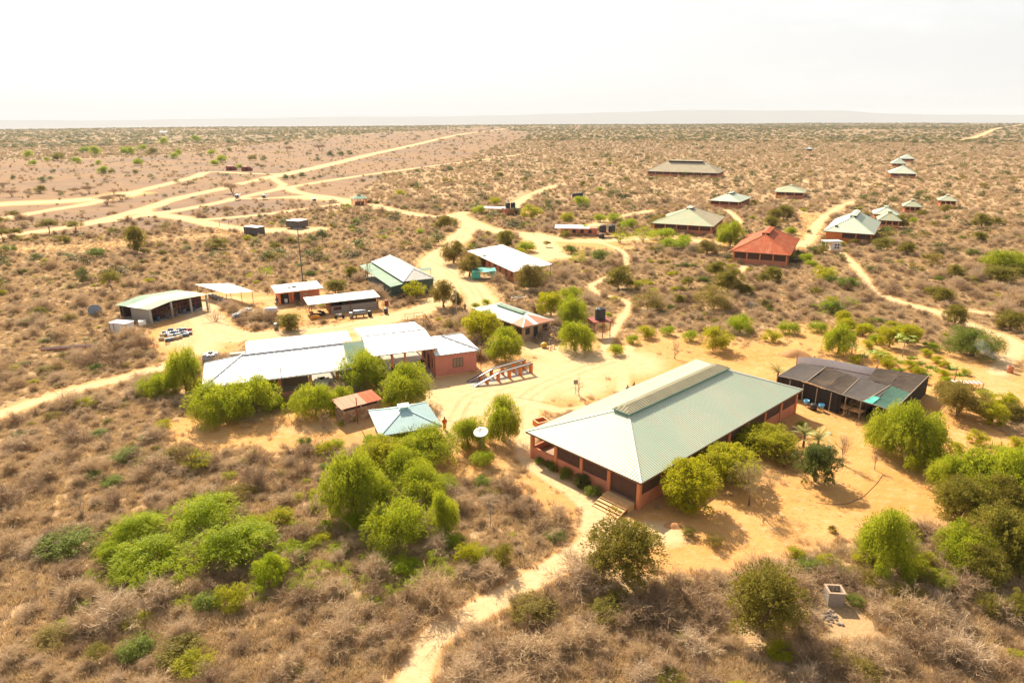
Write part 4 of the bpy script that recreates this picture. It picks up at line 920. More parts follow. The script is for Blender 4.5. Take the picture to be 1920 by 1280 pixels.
# --- orange office (small) under mast
fr = frame((517, 549), (606, 539), (508, 537), 2.8); o, ang, L, W_ = fr
og = thing('small_office', 'small orange office block with flat cream roof in front of the mast', 'office', o, ang)
MB().slab([(0, 0, 2.75), (L, 0, 2.75), (L, W_, 3.0), (0, W_, 3.0)], .16).build('roof', M['light_roof'], og)
MB().box(.1, -.02, 2.45, L - .1, .2, 2.6).build('fascia', M['orange'], og)
plain_walls(og, .7, .9, L - .7, W_ - .4, 2.6, M['wall'], .2)
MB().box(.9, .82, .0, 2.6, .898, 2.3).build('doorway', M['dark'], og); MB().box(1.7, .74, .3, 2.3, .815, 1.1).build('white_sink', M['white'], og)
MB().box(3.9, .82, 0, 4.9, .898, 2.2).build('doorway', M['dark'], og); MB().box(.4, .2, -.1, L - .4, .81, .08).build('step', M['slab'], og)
for i in range(3):
    for k in range(4): MB().box(5.7 + .28 * i, .85, 1.0 + .33 * k, 5.86 + .28 * i, .898, 1.2 + .33 * k).build('vent_hole', M['cream'], og)
for x in (.6, 3.2): MB().box(x, .2, 0, x + .3, .5, 2.45).build('column', M['orange'], og)
for x in (3.0, 3.8, 4.2): MB().box(x, W_ * .45, 2.88, x + .5, W_ * .45 + .5, 3.15).build('roof_unit', M['steel'], og)
footprint(og, 0, 0, L, W_); LAND.append(('the small orange office', *(Matrix.Rotation(ang, 2) @ Vector((L / 2, W_ / 2)) + o.xy)))
# mast
mp_ = G(569.6, 546); tp = ztop(mp_.x, mp_.y, 428)
ms = thing('mast', 'tall thin dark mast with cross arm rising behind the small orange office', 'mast', mp_)
MB().tube([(0, 0, 0), (0, 0, tp)], [.16, .10], 8).build('pole', M['pole'], ms); MB().box(-1.1, -.06, tp - .12, 1.1, .06, tp).build('cross_arm', M['pole'], ms)
# --- generator shed
fr = frame((577, 571), (713, 556), (568, 560), 2.6); o, ang, L, W_ = fr
gn = thing('block_shed', 'grey block shed with long flat white roof, scrap and machines under it', 'shed', o, ang)
MB().slab([(0, 0, 2.55), (L, 0, 2.55), (L, W_, 2.85), (0, W_, 2.85)], .08).build('roof', M['light_roof'], gn)
bw = .42; zrow = .21
xs0 = L * .30
MB().box(xs0, .55, -.1, L - .3, .74, 1.52).build('wall', M['block'], gn)
for r_ in range(7):
    x = xs0 + (0 if r_ % 2 else -.0) + (bw / 2 if r_ % 2 else 0)
    while x < L - .35 - bw:
        if not (xs0 + .6 < x < xs0 + 1.9 and 3 <= r_ <= 5):
            MB().box(x + .012, .535, r_ * zrow + .08, x + bw - .012, .549, r_ * zrow + .08 + zrow - .02).build('block', M['block'], gn)
        x += bw
window(gn, xs0 + .7, xs0 + 2.2, .7, 1.35, .534, bars=3, m_=M['redsteel'], glass=M['dark'])
MB().box(xs0, W_ - .5, -.1, L - .3, W_ - .3, 2.7).build('wall', M['block'], gn); MB().box(xs0, .76, -.1, xs0 + .2, W_ - .51, 2.55).build('wall', M['darkwood'], gn)
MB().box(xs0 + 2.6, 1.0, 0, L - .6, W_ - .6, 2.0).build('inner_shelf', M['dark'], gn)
for x in (.3, .7, xs0, xs0 + 4, L - .4):
    MB().tube([(x, .4, 0), (x, .4, 2.48)], .06).build('post', M['redsteel'], gn); MB().tube([(x, W_ - .2, 0), (x, W_ - .2, 2.75)], .06).build('post', M['redsteel'], gn)
footprint(gn, 0, 0, L, W_); LAND.append(('the grey block shed', *(Matrix.Rotation(ang, 2) @ Vector((L / 2, W_ / 2)) + o.xy)))
# --- green-roofed shop at left
h1 = 3.2; a, b_, c, d = G(280, 581, 2.9), G(392, 552, 2.9), G(216, 572, 2.7), G(335, 545, 2.7)
ang = math.atan2(b_.y - a.y, b_.x - a.x); L = (b_ - a).length; Rm = Matrix.Rotation(-ang, 3, 'Z'); lc = Rm @ (c - a); W_ = abs(lc.y)
sp = thing('garage', 'open-fronted garage with mottled green sheet roof and grey block end wall', 'garage', (a.x, a.y, 0), ang)
xr = L * .36; yl = lc.x * .9
for k in range(3):
    u0_, u1_ = k / 3, (k + 1) / 3
    def rp2(x, v): return (x + (yl if x < .01 else yl * .5) * v, W_ * v, (2.9 if x < .01 else (3.55 if x < L * .9 else 2.95)) - .15 * v)
    for xa, xb in ((0, xr), (xr, L)):
        p = [rp2(xa, u0_), rp2(xb, u0_), rp2(xb, u1_), rp2(xa, u1_)]
        MB().slab([(q[0], q[1], q[2]) for q in p], .05).build('roof_sheet', [M['cream_roof'], M['green_roof'], M['shed_roof']][k], sp)
MB().box(.1, .4, -.2, L - .1, W_ - .2, .06).build('floor_slab', M['concrete'], sp)
MB().box(.2, .45, -.2, .4, W_ * .62, 2.75).build('wall', M['block'], sp); MB().box(.2, W_ - .5, -.1, L - .2, W_ - .3, 2.8).build('wall', M['screen'], sp)
for x in (.3, L * .36, L * .68, L - .5): MB().box(x - .16, .2, -.1, x + .16, .5, 2.92 + (.5 if x > 1 and x < L * .5 else .1)).build('column', M['concrete'], sp)
for k in range(9):
    x = 1.0 + k * (L - 2.0) / 8; f_ = MB()
    f_.beam((x, 1.4, 0.1), (x, 1.4, 2.8), .08, .08); f_.beam((x, 1.4, 1.5), (x + (L - 2) / 8 * .9, 1.4, 1.5), .08, .08); f_.beam((x, 1.4, 2.3), (x + (L - 2) / 8 * .9, 1.4, 2.3), .08, .08); f_.build('door_frame', M['redsteel'], sp)
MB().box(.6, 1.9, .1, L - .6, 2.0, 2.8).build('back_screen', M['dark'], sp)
MB().tube([(L + .2, .6, 0), (L + .2, .6, 2.9)], .07).build('post', M['concrete'], sp)
MB().tube([(lc.x * .8, W_ * .8, 0), (lc.x * .8, W_ * .8, 2.8)], .07).build('post', M['pole'], sp)
for k in range(5): tag(MB().lathe([(.3, 0), (.31, .05), (.29, .3), (.31, .33), (.29, .6), (.31, .85), (.28, .88)], n=12).build('oil_drum', M['navy'], None, True), ['leftmost','second','middle','fourth','rightmost'][k] + ' blue drum standing inside the open-fronted garage', 'drum', 'blue drums inside the garage', loc=Vector((a.x, a.y, .07)) + Matrix.Rotation(ang, 3, 'Z') @ Vector((2.2 + 1.9 * k, .95, 0)))
footprint(sp, min(0, lc.x), 0, L, W_); LAND.append(('the open-fronted garage', *(Matrix.Rotation(ang, 2) @ Vector((L / 2, W_ / 2)) + a.xy)))
# --- flat canopy
qd = [G(424, 550, 2.5), G(476, 546, 2.5), G(430, 531, 2.7), G(365, 533, 2.7)]; cc = sum(qd, Vector()) / 4; cc.z = 0
cn = thing('canopy', 'flat white sheet canopy on thin posts right behind the garage', 'canopy', cc)
for k in range(6):
    a0, a1 = k / 6 + .003, (k + 1) / 6 - .003
    p = [qd[0].lerp(qd[1], a0) - cc, qd[0].lerp(qd[1], a1) - cc, qd[3].lerp(qd[2], a1) - cc, qd[3].lerp(qd[2], a0) - cc]; MB().slab(p, .05).build('roof_sheet', M['light_roof'], cn)
for q in qd + [(qd[0] + qd[3]) / 2, (qd[1] + qd[2]) / 2]: p = (q - cc) * .93; MB().tube([(p.x, p.y, 0), (p.x, p.y, 2.45)], .06).build('post', M['pole'], cn)
FOOT.append((cc.xy, 0, -7, -5, 7, 7)); LAND.append(('the flat white canopy', cc.x, cc.y))
# --- trailers
def trailer(label, A, Rr, L, top, towdir=1):
    o, ang, l1, l2 = frame(A, Rr, L, 0.0); hgt = max(2.0, min(3.0, ztop(o.x, o.y, top)))
    t = thing('trailer', label, 'trailer', o, ang, 'dark box trailers beyond the scrub')
    l1 = max(l1, 2.3)
    MB().box(0, 0, .45, l1, l2, hgt - .05).build('body', M['trailer'], t); MB().box(-.04, -.04, hgt - .048, l1 + .04, l2 + .04, hgt + .03).build('roof', M['light_roof'], t)
    for k in range(int(l2)): MB().box(-.05, .4 + k, .5, -.004, .5 + k, hgt - .1).build('rib', M['trailer'], t)
    MB().box(l1 * .5 - .06, -.9, .4, l1 * .5 + .06, -.004, .5).build('tow_bar', M['pole'], t)
    for x in (.2, l1 - .2):
        for y in (l2 * .4, l2 * .6): MB().lathe([(.3, -.1), (.36, 0), (.3, .1)], n=12, ax='x').build('wheel', M['rubber'], t).location = (x, y, .36)
    footprint(t, 0, 0, l1, l2); return t
trailer('nearer dark grey box trailer on pale sand, left of the mast', (483, 444), (495, 441), (461, 441), 427); LAND.append(('the near dark trailer', *G(480, 442).xy))
trailer('farther dark grey box trailer behind the top of the mast', (561, 430), (574, 426), (541, 427.5), 415); LAND.append(('the far dark trailer', *G(558, 428).xy))
# --- tank building beyond
fr = frame((962, 402), (975, 398), (944, 398), 0); o, ang, L, W_ = fr
o2 = G(960, 403); tb = thing('pump_house', 'small red-brick pump house carrying two black tanks', 'building', o2, .35); LAND.append(('the pump house', o2.x, o2.y))
MB().box(-3.2, 0, -.1, 3.4, 3.4, 2.5).build('wall', M['wall'], tb); MB().box(-3.3, -.1, 2.501, 3.5, 3.5, 2.65).build('roof', M['concrete'], tb); MB().box(1.2, -.05, .2, 2.2, -.003, 2.1).build('door', M['dark'], tb)
for k, (x, y, s) in enumerate(((-1.3, 1.3, 'left'), (1.0, 1.5, 'right'))): water_tank(s + ' black tank of the pair on the brick pump house', o2 + Matrix.Rotation(.35, 3, 'Z') @ Vector((x, y, 2.65)), 1.0, 2.2, group='black tanks on the pump house roof')
FOOT.append((o2.xy, 0, -4, -2, 5, 5))
o3 = G(925, 401); ln_ = thing('carport_small', 'small flat white-roofed shelter on thin posts left of the pump house', 'shelter', o3, -.25)
MB().slab([(-5.5, -1, 2.3), (5.5, -1, 2.3), (5.5, 3, 2.6), (-5.5, 3, 2.6)], .06).build('roof', M['light_roof'], ln_)
for x in (-5.2, -1.8, 1.8, 5.2):
    for y in (-.8, 2.8): MB().tube([(x, y, 0), (x, y, 2.3)], .07).build('post', M['pole'], ln_)
for k, px in enumerate((1077, 1083, 1089)): water_tank(['left', 'middle', 'right'][k] + ' tank of the far black trio beyond the pump house', G(px, 371 - k * .6), 1.15, 2.3, group='far trio of black tanks')
FOOT.append((G(1083, 371).xy, 0, -4, -3, 4, 3)); LAND.append(('the far trio of tanks', *G(1083, 371).xy))
# block with tank stand
o4 = G(1088, 442); b4 = thing('wash_house', 'low orange wash house with flat pale roof beside twin black tanks', 'building', o4, -.12); LAND.append(('the low wash house', o4.x, o4.y))
MB().box(-6.5, 0, -.1, 5.5, 4.5, 2.5).build('wall', M['wall'], b4); MB().slab([(-8.5, -.8, 2.52), (3, -.8, 2.52), (3, 5.2, 2.8), (-8.5, 5.2, 2.8)], .08).build('roof', M['white_roof'], b4)
for x in (-5.2, -2.6, 0, 2.6): MB().box(x, -.05, .9, x + 1.1, -.003, 2.0).build('window', M['dark'], b4)
FOOT.append((o4.xy, 0, -8, -1, 6, 6))
o5 = G(1138, 444); b5 = thing('tank_stand', 'low red steel tank stand near the low wash house', 'tank stand', o5, 0)
MB().box(-3, -1.3, 1.5, 3, 1.6, 1.62).build('deck', M['redsteel'], b5)
for x in (-2.8, 2.8):
    for y in (-1.1, 1.4): MB().tube([(x, y, 0), (x, y, 1.499)], .08).build('leg', M['redsteel'], b5)
for k, x in enumerate((-1.5, 1.5)): water_tank(['left', 'right'][k] + ' black tank on the low stand by the wash house', o5 + Vector((x, .1, 1.62)), 1.15, 2.3, group='tanks on the low stand')
water_tank('smaller black tank on the ground beside the low tank stand', G(1128, 447), .9, 1.6); FOOT.append((o5.xy, 0, -4, -3, 4, 3))
# white cabinet
o6 = G(1562, 470); b6 = thing('equipment_cabinet', 'white equipment cabinet with fans under flat white canopy', 'cabinet', o6, .05); LAND.append(('the white cabinet', o6.x, o6.y))
MB().box(-2.6, 0, 2.6, 2.6, 3, 2.72).build('canopy', M['white'], b6)
for x in (-2.4, 2.4):
    for y in (.2, 2.8): MB().tube([(x, y, 0), (x, y, 2.6)], .07).build('post', M['white'], b6)
MB().box(-.4, .4, .0, 2.2, 1.6, 2.3).build('body', M['white'], b6)
for i in range(2):
    for k in range(2): MB().lathe([(.3, -.03), (.3, .0)], n=12, ax='y').build('fan', M['dark'], b6).location = (.8 + .8 * i, .37, .8 + .8 * k)
FOOT.append((o6.xy, 0, -3, -1, 3, 4))

# --- nursery under shade net
nz = 2.7
def cp(x, y): return (1440 + x / 5.333, 660 + y / 5.333)
nur_o = G(*cp(740, 430)); nur_o.z = 0
nu = thing('shade_house', 'plant nursery of posts under black, grey and green shade nets beside the hall', 'shade house', nur_o); LAND.append(('the shade-net nursery', *G(1600, 745).xy))
def netpanel(pts, m_, lab=None, nm='net_panel', sag=.18, z0=nz):
    q = [G(*cp(*p), z0) - nur_o for p in pts]
    def f(u, v):
        p = q[0].lerp(q[1], u).lerp(q[3].lerp(q[2], u), v); p.z -= sag * math.sin(math.pi * u) * math.sin(math.pi * v) + .03 * math.sin(23 * u + 11 * v); return p
    return cloth(10, 10, f, nm, m_, nu, lab)
netpanel([(385, 300), (95, 240), (320, 105), (580, 150)], M['netgrey'], 'grey net at the left end')
netpanel([(560, 362), (385, 300), (580, 150), (770, 207)], M['net'], z0=nz - .02)
netpanel([(740, 430), (560, 362), (770, 207), (915, 265)], M['net'], 'brown patched net')
netpanel([(1048, 520), (740, 430), (915, 262), (1225, 335)], M['netgrey'], 'grey net in the middle', z0=nz + .02)
netpanel([(1250, 590), (1040, 515), (1225, 335), (1435, 410)], M['netgreen'], 'dark green net at the near corner')
netpanel([(1045, 515), (945, 490), (1055, 435), (1120, 455)], M['teal'], 'small loose teal net', z0=nz + .08, sag=.05)
netpanel([(1225, 335), (1000, 270), (1085, 155), (1330, 193)], M['net'], z0=nz - .04); netpanel([(1435, 410), (1225, 335), (1330, 193), (1610, 235)], M['net'], z0=nz - .05)
def netwall(p, q, z0=nz - .08, low=0.0, m_='netwall', nm='net_wall'):
    a, b_ = G(*cp(*p), nz) - nur_o, G(*cp(*q), nz) - nur_o; d = (b_ - a).normalized(); s = Vector((-d.y, d.x, 0))
    cloth(14, 4, lambda u, v: Vector((a.x + (b_.x - a.x) * u, a.y + (b_.y - a.y) * u, low + (z0 - low) * v)) + s * .06 * math.sin(31 * u), nm, M[m_], nu)
netwall((95, 240), (385, 300)); netwall((385, 300), (500, 340)); netwall((500, 340), (700, 416)); netwall((700, 416), (740, 430)); netwall((1050, 515), (1250, 590)); netwall((1250, 590), (1435, 410)); netwall((1435, 410), (1610, 235)); netwall((95, 240), (320, 105))
netwall((560, 362), (770, 207), z0=2.0); netwall((1000, 492), (1225, 340), z0=1.6); netwall((1085, 155), (1610, 235), low=0)
ax0, ax1, ax2 = G(*cp(95, 240), nz) - nur_o, G(*cp(1250, 590), nz) - nur_o, G(*cp(320, 105), nz) - nur_o
for k in range(9):
    p = ax0.lerp(ax1, k / 8); MB().tube([(p.x, p.y, 0), (p.x, p.y, nz - .05)], .06).build('post', M['oldwood'], nu)
    p2 = p + (ax2 - ax0) * .5; MB().tube([(p2.x, p2.y, 0), (p2.x, p2.y, nz - .25)], .06).build('post', M['oldwood'], nu)
dn = (ax1 - ax0).normalized(); dp_ = (ax2 - ax0).normalized(); nur_ang = math.atan2(dn.y, dn.x)
for p, q in (((385, 300), (580, 150)), ((740, 430), (915, 265)), ((960, 492), (1225, 335)), ((95, 240), (385, 300)), ((385, 300), (740, 430)), ((740, 430), (1250, 590)), ((1250, 590), (1610, 235))):
    a, b_ = G(*cp(*p), nz) - nur_o, G(*cp(*q), nz) - nur_o; MB().beam((a.x, a.y, nz + .06), (b_.x, b_.y, nz + .06), .09, .05).build('rail', M['oldwood'], nu)
# slatted benches showing in the open bay
for (u, dep) in ((.60, .9), (.71, .9), (.66, 3.0)):
    p = ax0.lerp(ax1, u) + dp_ * dep; bo = nur_o + Vector((p.x, p.y, 0))
    be = thing('slatted_bench', {.60: 'left slatted wooden bench in the open front of the nursery', .71: 'right slatted wooden bench in the open front of the nursery', .66: 'slatted wooden bench behind the two front ones in the nursery'}[u], 'bench', bo, nur_ang, 'wooden benches inside the shade-net nursery')
    for k in range(9): MB().box(-.75, -.6 + .17 * k, .95, .75, -.51 + .17 * k, 1.0).build('slat', M['wood'], be)
    for x in (-.7, .7):
        for y in (-.55, .8): MB().box(x - .04, y - .04, 0, x + .04, y + .04, .949).build('leg', M['oldwood'], be)
FOOT.append((nur_o.xy, nur_ang, -10, -1, 11, 9)); FOOT.append((G(1660, 715).xy, nur_ang, -6, -4, 7, 6)); FOOT.append((G(1560, 715).xy, nur_ang, -8, -4, 8, 5))
# metal fence behind
fn = thing('metal_fence', 'blue-grey ribbed metal sheet fence standing behind the shade nets', 'fence', nur_o)
tops = [G(*cp(*p), 2.6) - nur_o for p in ((298, 42), (470, 48), (682, 80), (935, 128), (1088, 156))]
for a, b_ in zip(tops[:-1], tops[1:]):
    Lp = (b_ - a).length; mb = MB(); slope(mb, (a.x, a.y, .1), (b_ - a) / Lp, (0, 0, 1), Vector(((b_ - a).y, -(b_ - a).x, 0)).normalized(), Lp, lambda q: 0, lambda q: 2.4, .2, .03)
    for v in range(len(mb.v)): pass
    mb.build('fence_panel', M['fence'], fn)
for p in tops: MB().tube([(p.x, p.y + .1, 0), (p.x, p.y + .1, 2.75)], .06).build('post', M['darkwood'], fn)
for a, b_ in zip(tops[:-1], tops[1:]): MB().beam((a.x, a.y - .06, 1.3), (b_.x, b_.y - .06, 1.3), .05, .08).build('rail', M['darkwood'], fn)
# buckets, drum, tap etc. by nursery
for px, py, nm, lab in ((1511, 762, 'a', 'light blue basin on a small stand, left one before the nursery'), (1539, 770, 'b', 'light blue basin on a small stand, right one before the nursery')):
    t = thing('basin', lab, 'basin', G(px, py), 0, 'blue basins before the nursery')
    MB().lathe([(.28, .45), (.38, .95), (.35, .94), (.26, .5)], n=14).build('bowl', M['ltblue'], t, True)
    for k in range(3): a = k * 2.1; MB().tube([(.3 * math.cos(a), .3 * math.sin(a), 0), (.2 * math.cos(a), .2 * math.sin(a), .46)], .03).build('leg', M['red'], t)
tag(MB().lathe([(.42, 0), (.44, .8), (.38, .85)], n=14).build('black_barrel', M['black'], None, True), 'black barrel between the two blue basins', 'barrel', loc=G(1525, 768))

# --- steel tower with black tank
o7 = G(1123, 629); tw = thing('tank_tower', 'red steel tower with square platform, green trees behind', 'tank stand', o7, .25); LAND.append(('the tank tower', o7.x, o7.y))
dz = 2.9
MB().box(-1.7, -1.6, dz, 1.7, 1.6, dz + .12).build('platform', M['redsteel'], tw)
for x in (-1.5, 1.5):
    for y in (-1.4, 1.4): MB().tube([(x, y, -.1), (x, y, dz)], .07).build('leg', M['redsteel'], tw)
MB().tube([(0.1, -1.4, -.1), (0.1, -1.4, dz)], .07).build('leg', M['redsteel'], tw)
for z in (1.4,): MB().beam((-1.5, -1.4, z), (1.5, -1.4, z), .05, .08).build('brace', M['redsteel'], tw)
water_tank('ribbed black water tank standing alone on the red steel tower', o7 + Vector((0.1, 0, dz + .12)), .95, 2.2)
FOOT.append((o7.xy, 0, -2, -2, 2, 2))
# wood pile
o8 = G(1030, 632); LAND.append(('the firewood heap', o8.x, o8.y))
wp = MB()
wr = random.Random(5)
for k in range(420):
    a = wr.uniform(0, 6.28); rr = wr.random() ** .5; x, y = 3.6 * rr * math.cos(a), 5.0 * rr * math.sin(a); z = max(.05, 1.9 * (1 - rr ** 1.6)) * wr.random() ** .4
    d = Vector((wr.gauss(0, 1), wr.gauss(0, 1), wr.gauss(0, .35))).normalized() * wr.uniform(.6, 1.6); p = Vector((x, y, z)); m_ = p + d * .5 + Vector((0, 0, wr.uniform(-.1, .2)))
    wp.tube([p - d * .5, p + Vector((0, 0, wr.uniform(0, .15))), m_], [.06, .05, .025], 5, False)
tag(wp.build('wood_pile', M['oldwood'], None, kind='stuff'), 'heap of tangled dead branches beside the rust-patched kitchen', 'wood pile', loc=o8)
FOOT.append((o8.xy, 0, -4, -5, 4, 5))

# --- drums, cylinders, small things ------------------------------------------------
drum_me = {}
def lying_drum(label, loc, rz, m_, group, r_=.3, l_=.88):
    t = drum_me.get(m_.name)
    if t is None:
        t = MB().lathe([(r_ * .95, 0), (r_, .02), (r_ * .96, .06), (r_ * .96, l_ * .33), (r_, l_ * .35), (r_ * .96, l_ * .37), (r_ * .96, l_ * .64), (r_, l_ * .66), (r_ * .96, l_ * .68), (r_ * .96, l_ - .05), (r_, l_)], (-l_ / 2, 0, r_), 14, ax='x').build('oil_drum', m_, None, True); drum_me[m_.name] = t
        o = t
    else:
        o = t.copy(); C.objects.link(o)
    tag(o, label, 'drum', group, loc, rz); return o
dg = 'oil drums lying in rows beside the dry shrub'
cols = ['cream', 'navy', 'tank_white', 'tank_white', 'navy', 'steel', 'navy', 'steel', 'tank_white', 'navy', 'steel', 'red', 'steel', 'navy', 'steel', 'navy', 'navy', 'steel']
rows_ = [[(303, 637, 'cream'), (315, 639, 'navy'), (322, 637, 'steel'), (331, 635, 'cream'), (337, 633, 'cream')], [(305, 630, 'cream'), (314, 629, 'steel'), (320, 631, 'tank_white'), (328, 630, 'navy'), (334, 629, 'steel'), (344, 630, 'navy'), (350, 629, 'steel')], [(310, 625, 'navy'), (317, 626, 'steel'), (325, 625, 'navy'), (332, 624, 'steel'), (340, 626, 'navy'), (348, 625, 'steel'), (356, 626, 'steel')], [(320, 620, 'navy'), (336, 620, 'navy'), (345, 619, 'steel'), (355, 620, 'red')]]
rw = ['front row', 'second row', 'third row', 'back row']; ordw = ['first', 'second', 'third', 'fourth', 'fifth', 'sixth', 'seventh', 'eighth', 'ninth', 'tenth', 'eleventh', 'twelfth', 'thirteenth', 'fourteenth', 'fifteenth', 'sixteenth', 'seventeenth', 'eighteenth', 'nineteenth', 'twentieth']
cn_ = {'cream': 'cream', 'navy': 'dark blue', 'steel': 'grey', 'tank_white': 'white', 'red': 'red'}
for i, row in enumerate(rows_):
    for k, (px, py, c_) in enumerate(row): lying_drum('%s drum lying in the %s of drums, %s from left' % (cn_[c_], rw[i], ordw[k]), G(px, py + 1), .35 + rng.uniform(-.15, .15), M[c_], dg)
FOOT.append((G(330, 628).xy, 0, -4.5, -3, 4.5, 4)); LAND.append(('the lying drums', *G(330, 630).xy))
# gas cylinder crates
o9 = G(441, 597); ct_ = thing('cylinder_rack', 'long low rack of purple and white gas canisters on the grass', 'rack', o9, 1.35)
for k in range(9):
    MB().lathe([(.28, 0), (.3, .1), (.3, .55), (.2, .7), (.08, .74)], (0, 0, 0), 10).build('canister', [M['navy'], M['steel'], M['tank_white']][k % 3], ct_, True).location = (.62 * k, -.3, .1)
    MB().lathe([(.28, 0), (.3, .1), (.3, .55), (.2, .7), (.08, .74)], (0, 0, 0), 10).build('canister', [M['tank_white'], M['steel']][k % 2], ct_, True).location = (.62 * k, .35, .1)
MB().box(-.4, -.7, 0, 5.4, .75, .099).build('tray', M['steel'], ct_)
# pipes rolls by canopy
o10 = G(398, 560)
for k in range(5):
    tag(MB().lathe([(.42, 0), (.45, .04), (.45, 1.0), (.42, 1.04)], (-.5, 0, .45), 14, ax='x').build('steel_drum', M['steel'], None, True), '%s silver drum from the left in the row lying before the canopy' % ordw[k], 'drum', 'silver drums lying before the canopy', G(396 + 6.2 * k, 558 + 2.2 * k), 1.2)
FOOT.append((G(408, 562).xy, 0, -4, -3, 4, 3))
# satellite dish lying
def dish(label, loc, rz, r_, m_, tilt, h_, name='satellite_dish'):
    t = thing(name, label, 'satellite dish', loc, rz)
    pr = [(.02, 0), (r_ * .35, .03 * r_), (r_ * .7, .12 * r_), (r_, .25 * r_), (r_ * .98, .28 * r_), (r_ * .68, .16 * r_), (r_ * .3, .06 * r_), (.02, .03 * r_)]
    d = MB().lathe(pr, n=22).build('reflector', m_, t, True); d.location = (0, 0, h_); d.rotation_euler = (tilt, 0, 0)
    MB().tube([(0, 0, 0), (0, 0, h_)], .07).build('mast', M['steel'], t); a = MB().tube([(0, -r_ * .7, .15 * r_), (0, 0, r_ * .8)], .025).box(-.06, -.06, r_ * .76, .06, .06, r_ * .9).build('feed_arm', M['steel'], t); a.location = (0, 0, h_); a.rotation_euler = (tilt, 0, 0)
    return t
dish('big grey satellite dish with dark frame lying in the scrub, far left', G(180, 592), .6, 1.25, M['steel'], R(60), 1.0); LAND.append(('the grey dish', *G(180, 592).xy))
dish('white satellite dish on a thin mast before bright green trees', G(903, 855), -.35, 0.85, M['white'], R(18), 2.9); LAND.append(('the white dish', *G(903, 855).xy))
# white container boxes near garage
o, ang, l1, l2 = frame((239, 625), (250, 620), (209, 622), 0)
t = thing('storage_box', 'white sheet-metal storage box in the scrub before the garage', 'container', o, ang); MB().box(0, 0, .05, max(l1, 2), l2, 1.75).build('body', M['tank_white'], t); MB().box(-.05, -.05, 1.752, max(l1, 2) + .05, l2 + .05, 1.83).build('lid', M['white'], t)
for p in ((0, 0), (max(l1, 2), 0), (0, l2), (0, l2 * .75)): MB().box(p[0] - .05, p[1] - .05, 0, p[0] + .05, p[1] + .05, 1.75).build('corner_post', M['darkwood'], t)
footprint(t, 0, 0, 2, l2); LAND.append(('the white storage box', o.x, o.y))
tag(MB().box(-.6, -.5, 0, .6, .5, 1.0).box(-.64, -.54, 1.002, .64, .54, 1.06).build('cabinet', M['white'], None), 'small white cabinet against the garage end wall', 'cabinet', loc=G(268, 611), rz=.4)
# rounded tanks left of the workshop
def low_tank(label, loc, r_, h_, m_):
    t = thing('low_tank', label, 'water tank', loc); MB().lathe([(r_ * .96, 0), (r_, .1), (r_, h_ * .6), (r_ * .85, h_ * .85), (r_ * .3, h_)], n=20).build('body', m_, t, True)
    for k in range(8): a = k * .785; MB().box(-.1, -.12, 0, r_ * .55, .12, h_ * .2).build('rib', m_, t).location = (r_ * .35 * math.cos(a), r_ * .35 * math.sin(a), h_ * .78); t.children[-1].rotation_euler = (0, 0, a)
    MB().lathe([(r_ * .28, h_ * .9), (r_ * .28, h_ * 1.1)], n=12).build('lid', M['black'], t, True); return t
low_tank('squat grey ribbed tank at the far left corner of the workshop', G(397, 678), 1.35, 1.5, M['steel'])
low_tank('white tank with star-shaped ribs before the workshop front', G(606, 733), 1.2, 1.9, M['tank_white'])
tag(MB().box(-1.1, -.5, 0, 1.1, .5, .9).box(-1.2, -.6, .902, 1.2, .6, 1.0).build('concrete_trough', M['concrete'], None), 'pale box trough behind the workshop roof, left end', 'trough', loc=G(447, 672), rz=.3)
tag(MB().box(-1.4, -.3, .0, 1.4, .3, .1).lathe([(.9, .1), (.95, .35), (.6, .5)], n=14).build('dark_boat_cover', M['black'], None), 'dark oval cover in the gap behind the workshop ridge', 'cover', loc=G(575, 662), rz=.3)
# brown stove and drum left of workshop
tag(MB().lathe([(.25, 0), (.28, .05), (.24, .9), (.32, 1.2), (.3, 1.25)], n=12).build('rusty_stove', M['rust_sheet'], None, True), 'rusty flared barrel stove at the left end of the workshop', 'stove', loc=G(355, 733))
tag(MB().lathe([(.5, .0), (.6, .12), (.5, .25), (.3, .2), (.3, .05)], n=14).build('tyre', M['rubber'], None, True), 'black tyre lying beside the rusty stove', 'tyre', loc=G(362, 738))
tag(MB().lathe([(.5, .0), (.6, .12), (.5, .25), (.3, .2), (.3, .05)], n=14).build('tyre', M['rubber'], None, True), 'black tyre lying on the path left of the green trees', 'tyre', loc=G(334, 756))
# machines in front of the block shed
def cyl_tank(label, loc, rz, r_, l_, m_, name='fuel_tank'):
    t = thing(name, label, 'tank', loc, rz); MB().lathe([(r_ * .5, -.1), (r_ * .9, 0), (r_, .12), (r_, l_ - .12), (r_ * .9, l_), (r_ * .5, l_ + .1)], (-l_ / 2, 0, r_ + .35), 16, ax='x').build('body', m_, t, True)
    for x in (-l_ * .3, l_ * .3): MB().box(x - .1, -r_ * .8, 0, x + .1, r_ * .8, .5).build('cradle', M['darkwood'], t)
    return t
cyl_tank('silver cylindrical fuel tank lying before the grey block shed', G(675, 594), .25, .55, 2.4, M['steel'])
cyl_tank('white cylindrical tank half hidden among dry shrubs', G(510, 590), .1, .6, 2.4, M['tank_white'])
for px, py, c_, lab in ((694, 593, 'black', 'black barrel right of the silver fuel tank'), (659, 596, 'steel', 'grey barrel left of the silver fuel tank'), (724, 588, 'black', 'black barrel at the right corner of the block shed'), (518, 617, 'steel', 'small grey barrel lying beside the round olive bush'), (725, 573, 'redsteel', 'red-brown barrel behind the right corner of the block shed')):
    tag(MB().lathe([(.4, 0), (.42, .05), (.4, .4), (.42, .45), (.4, .8), (.42, 1.1), (.35, 1.15)], n=14).build('barrel', M[c_], None, True), lab, 'barrel', loc=G(px, py))
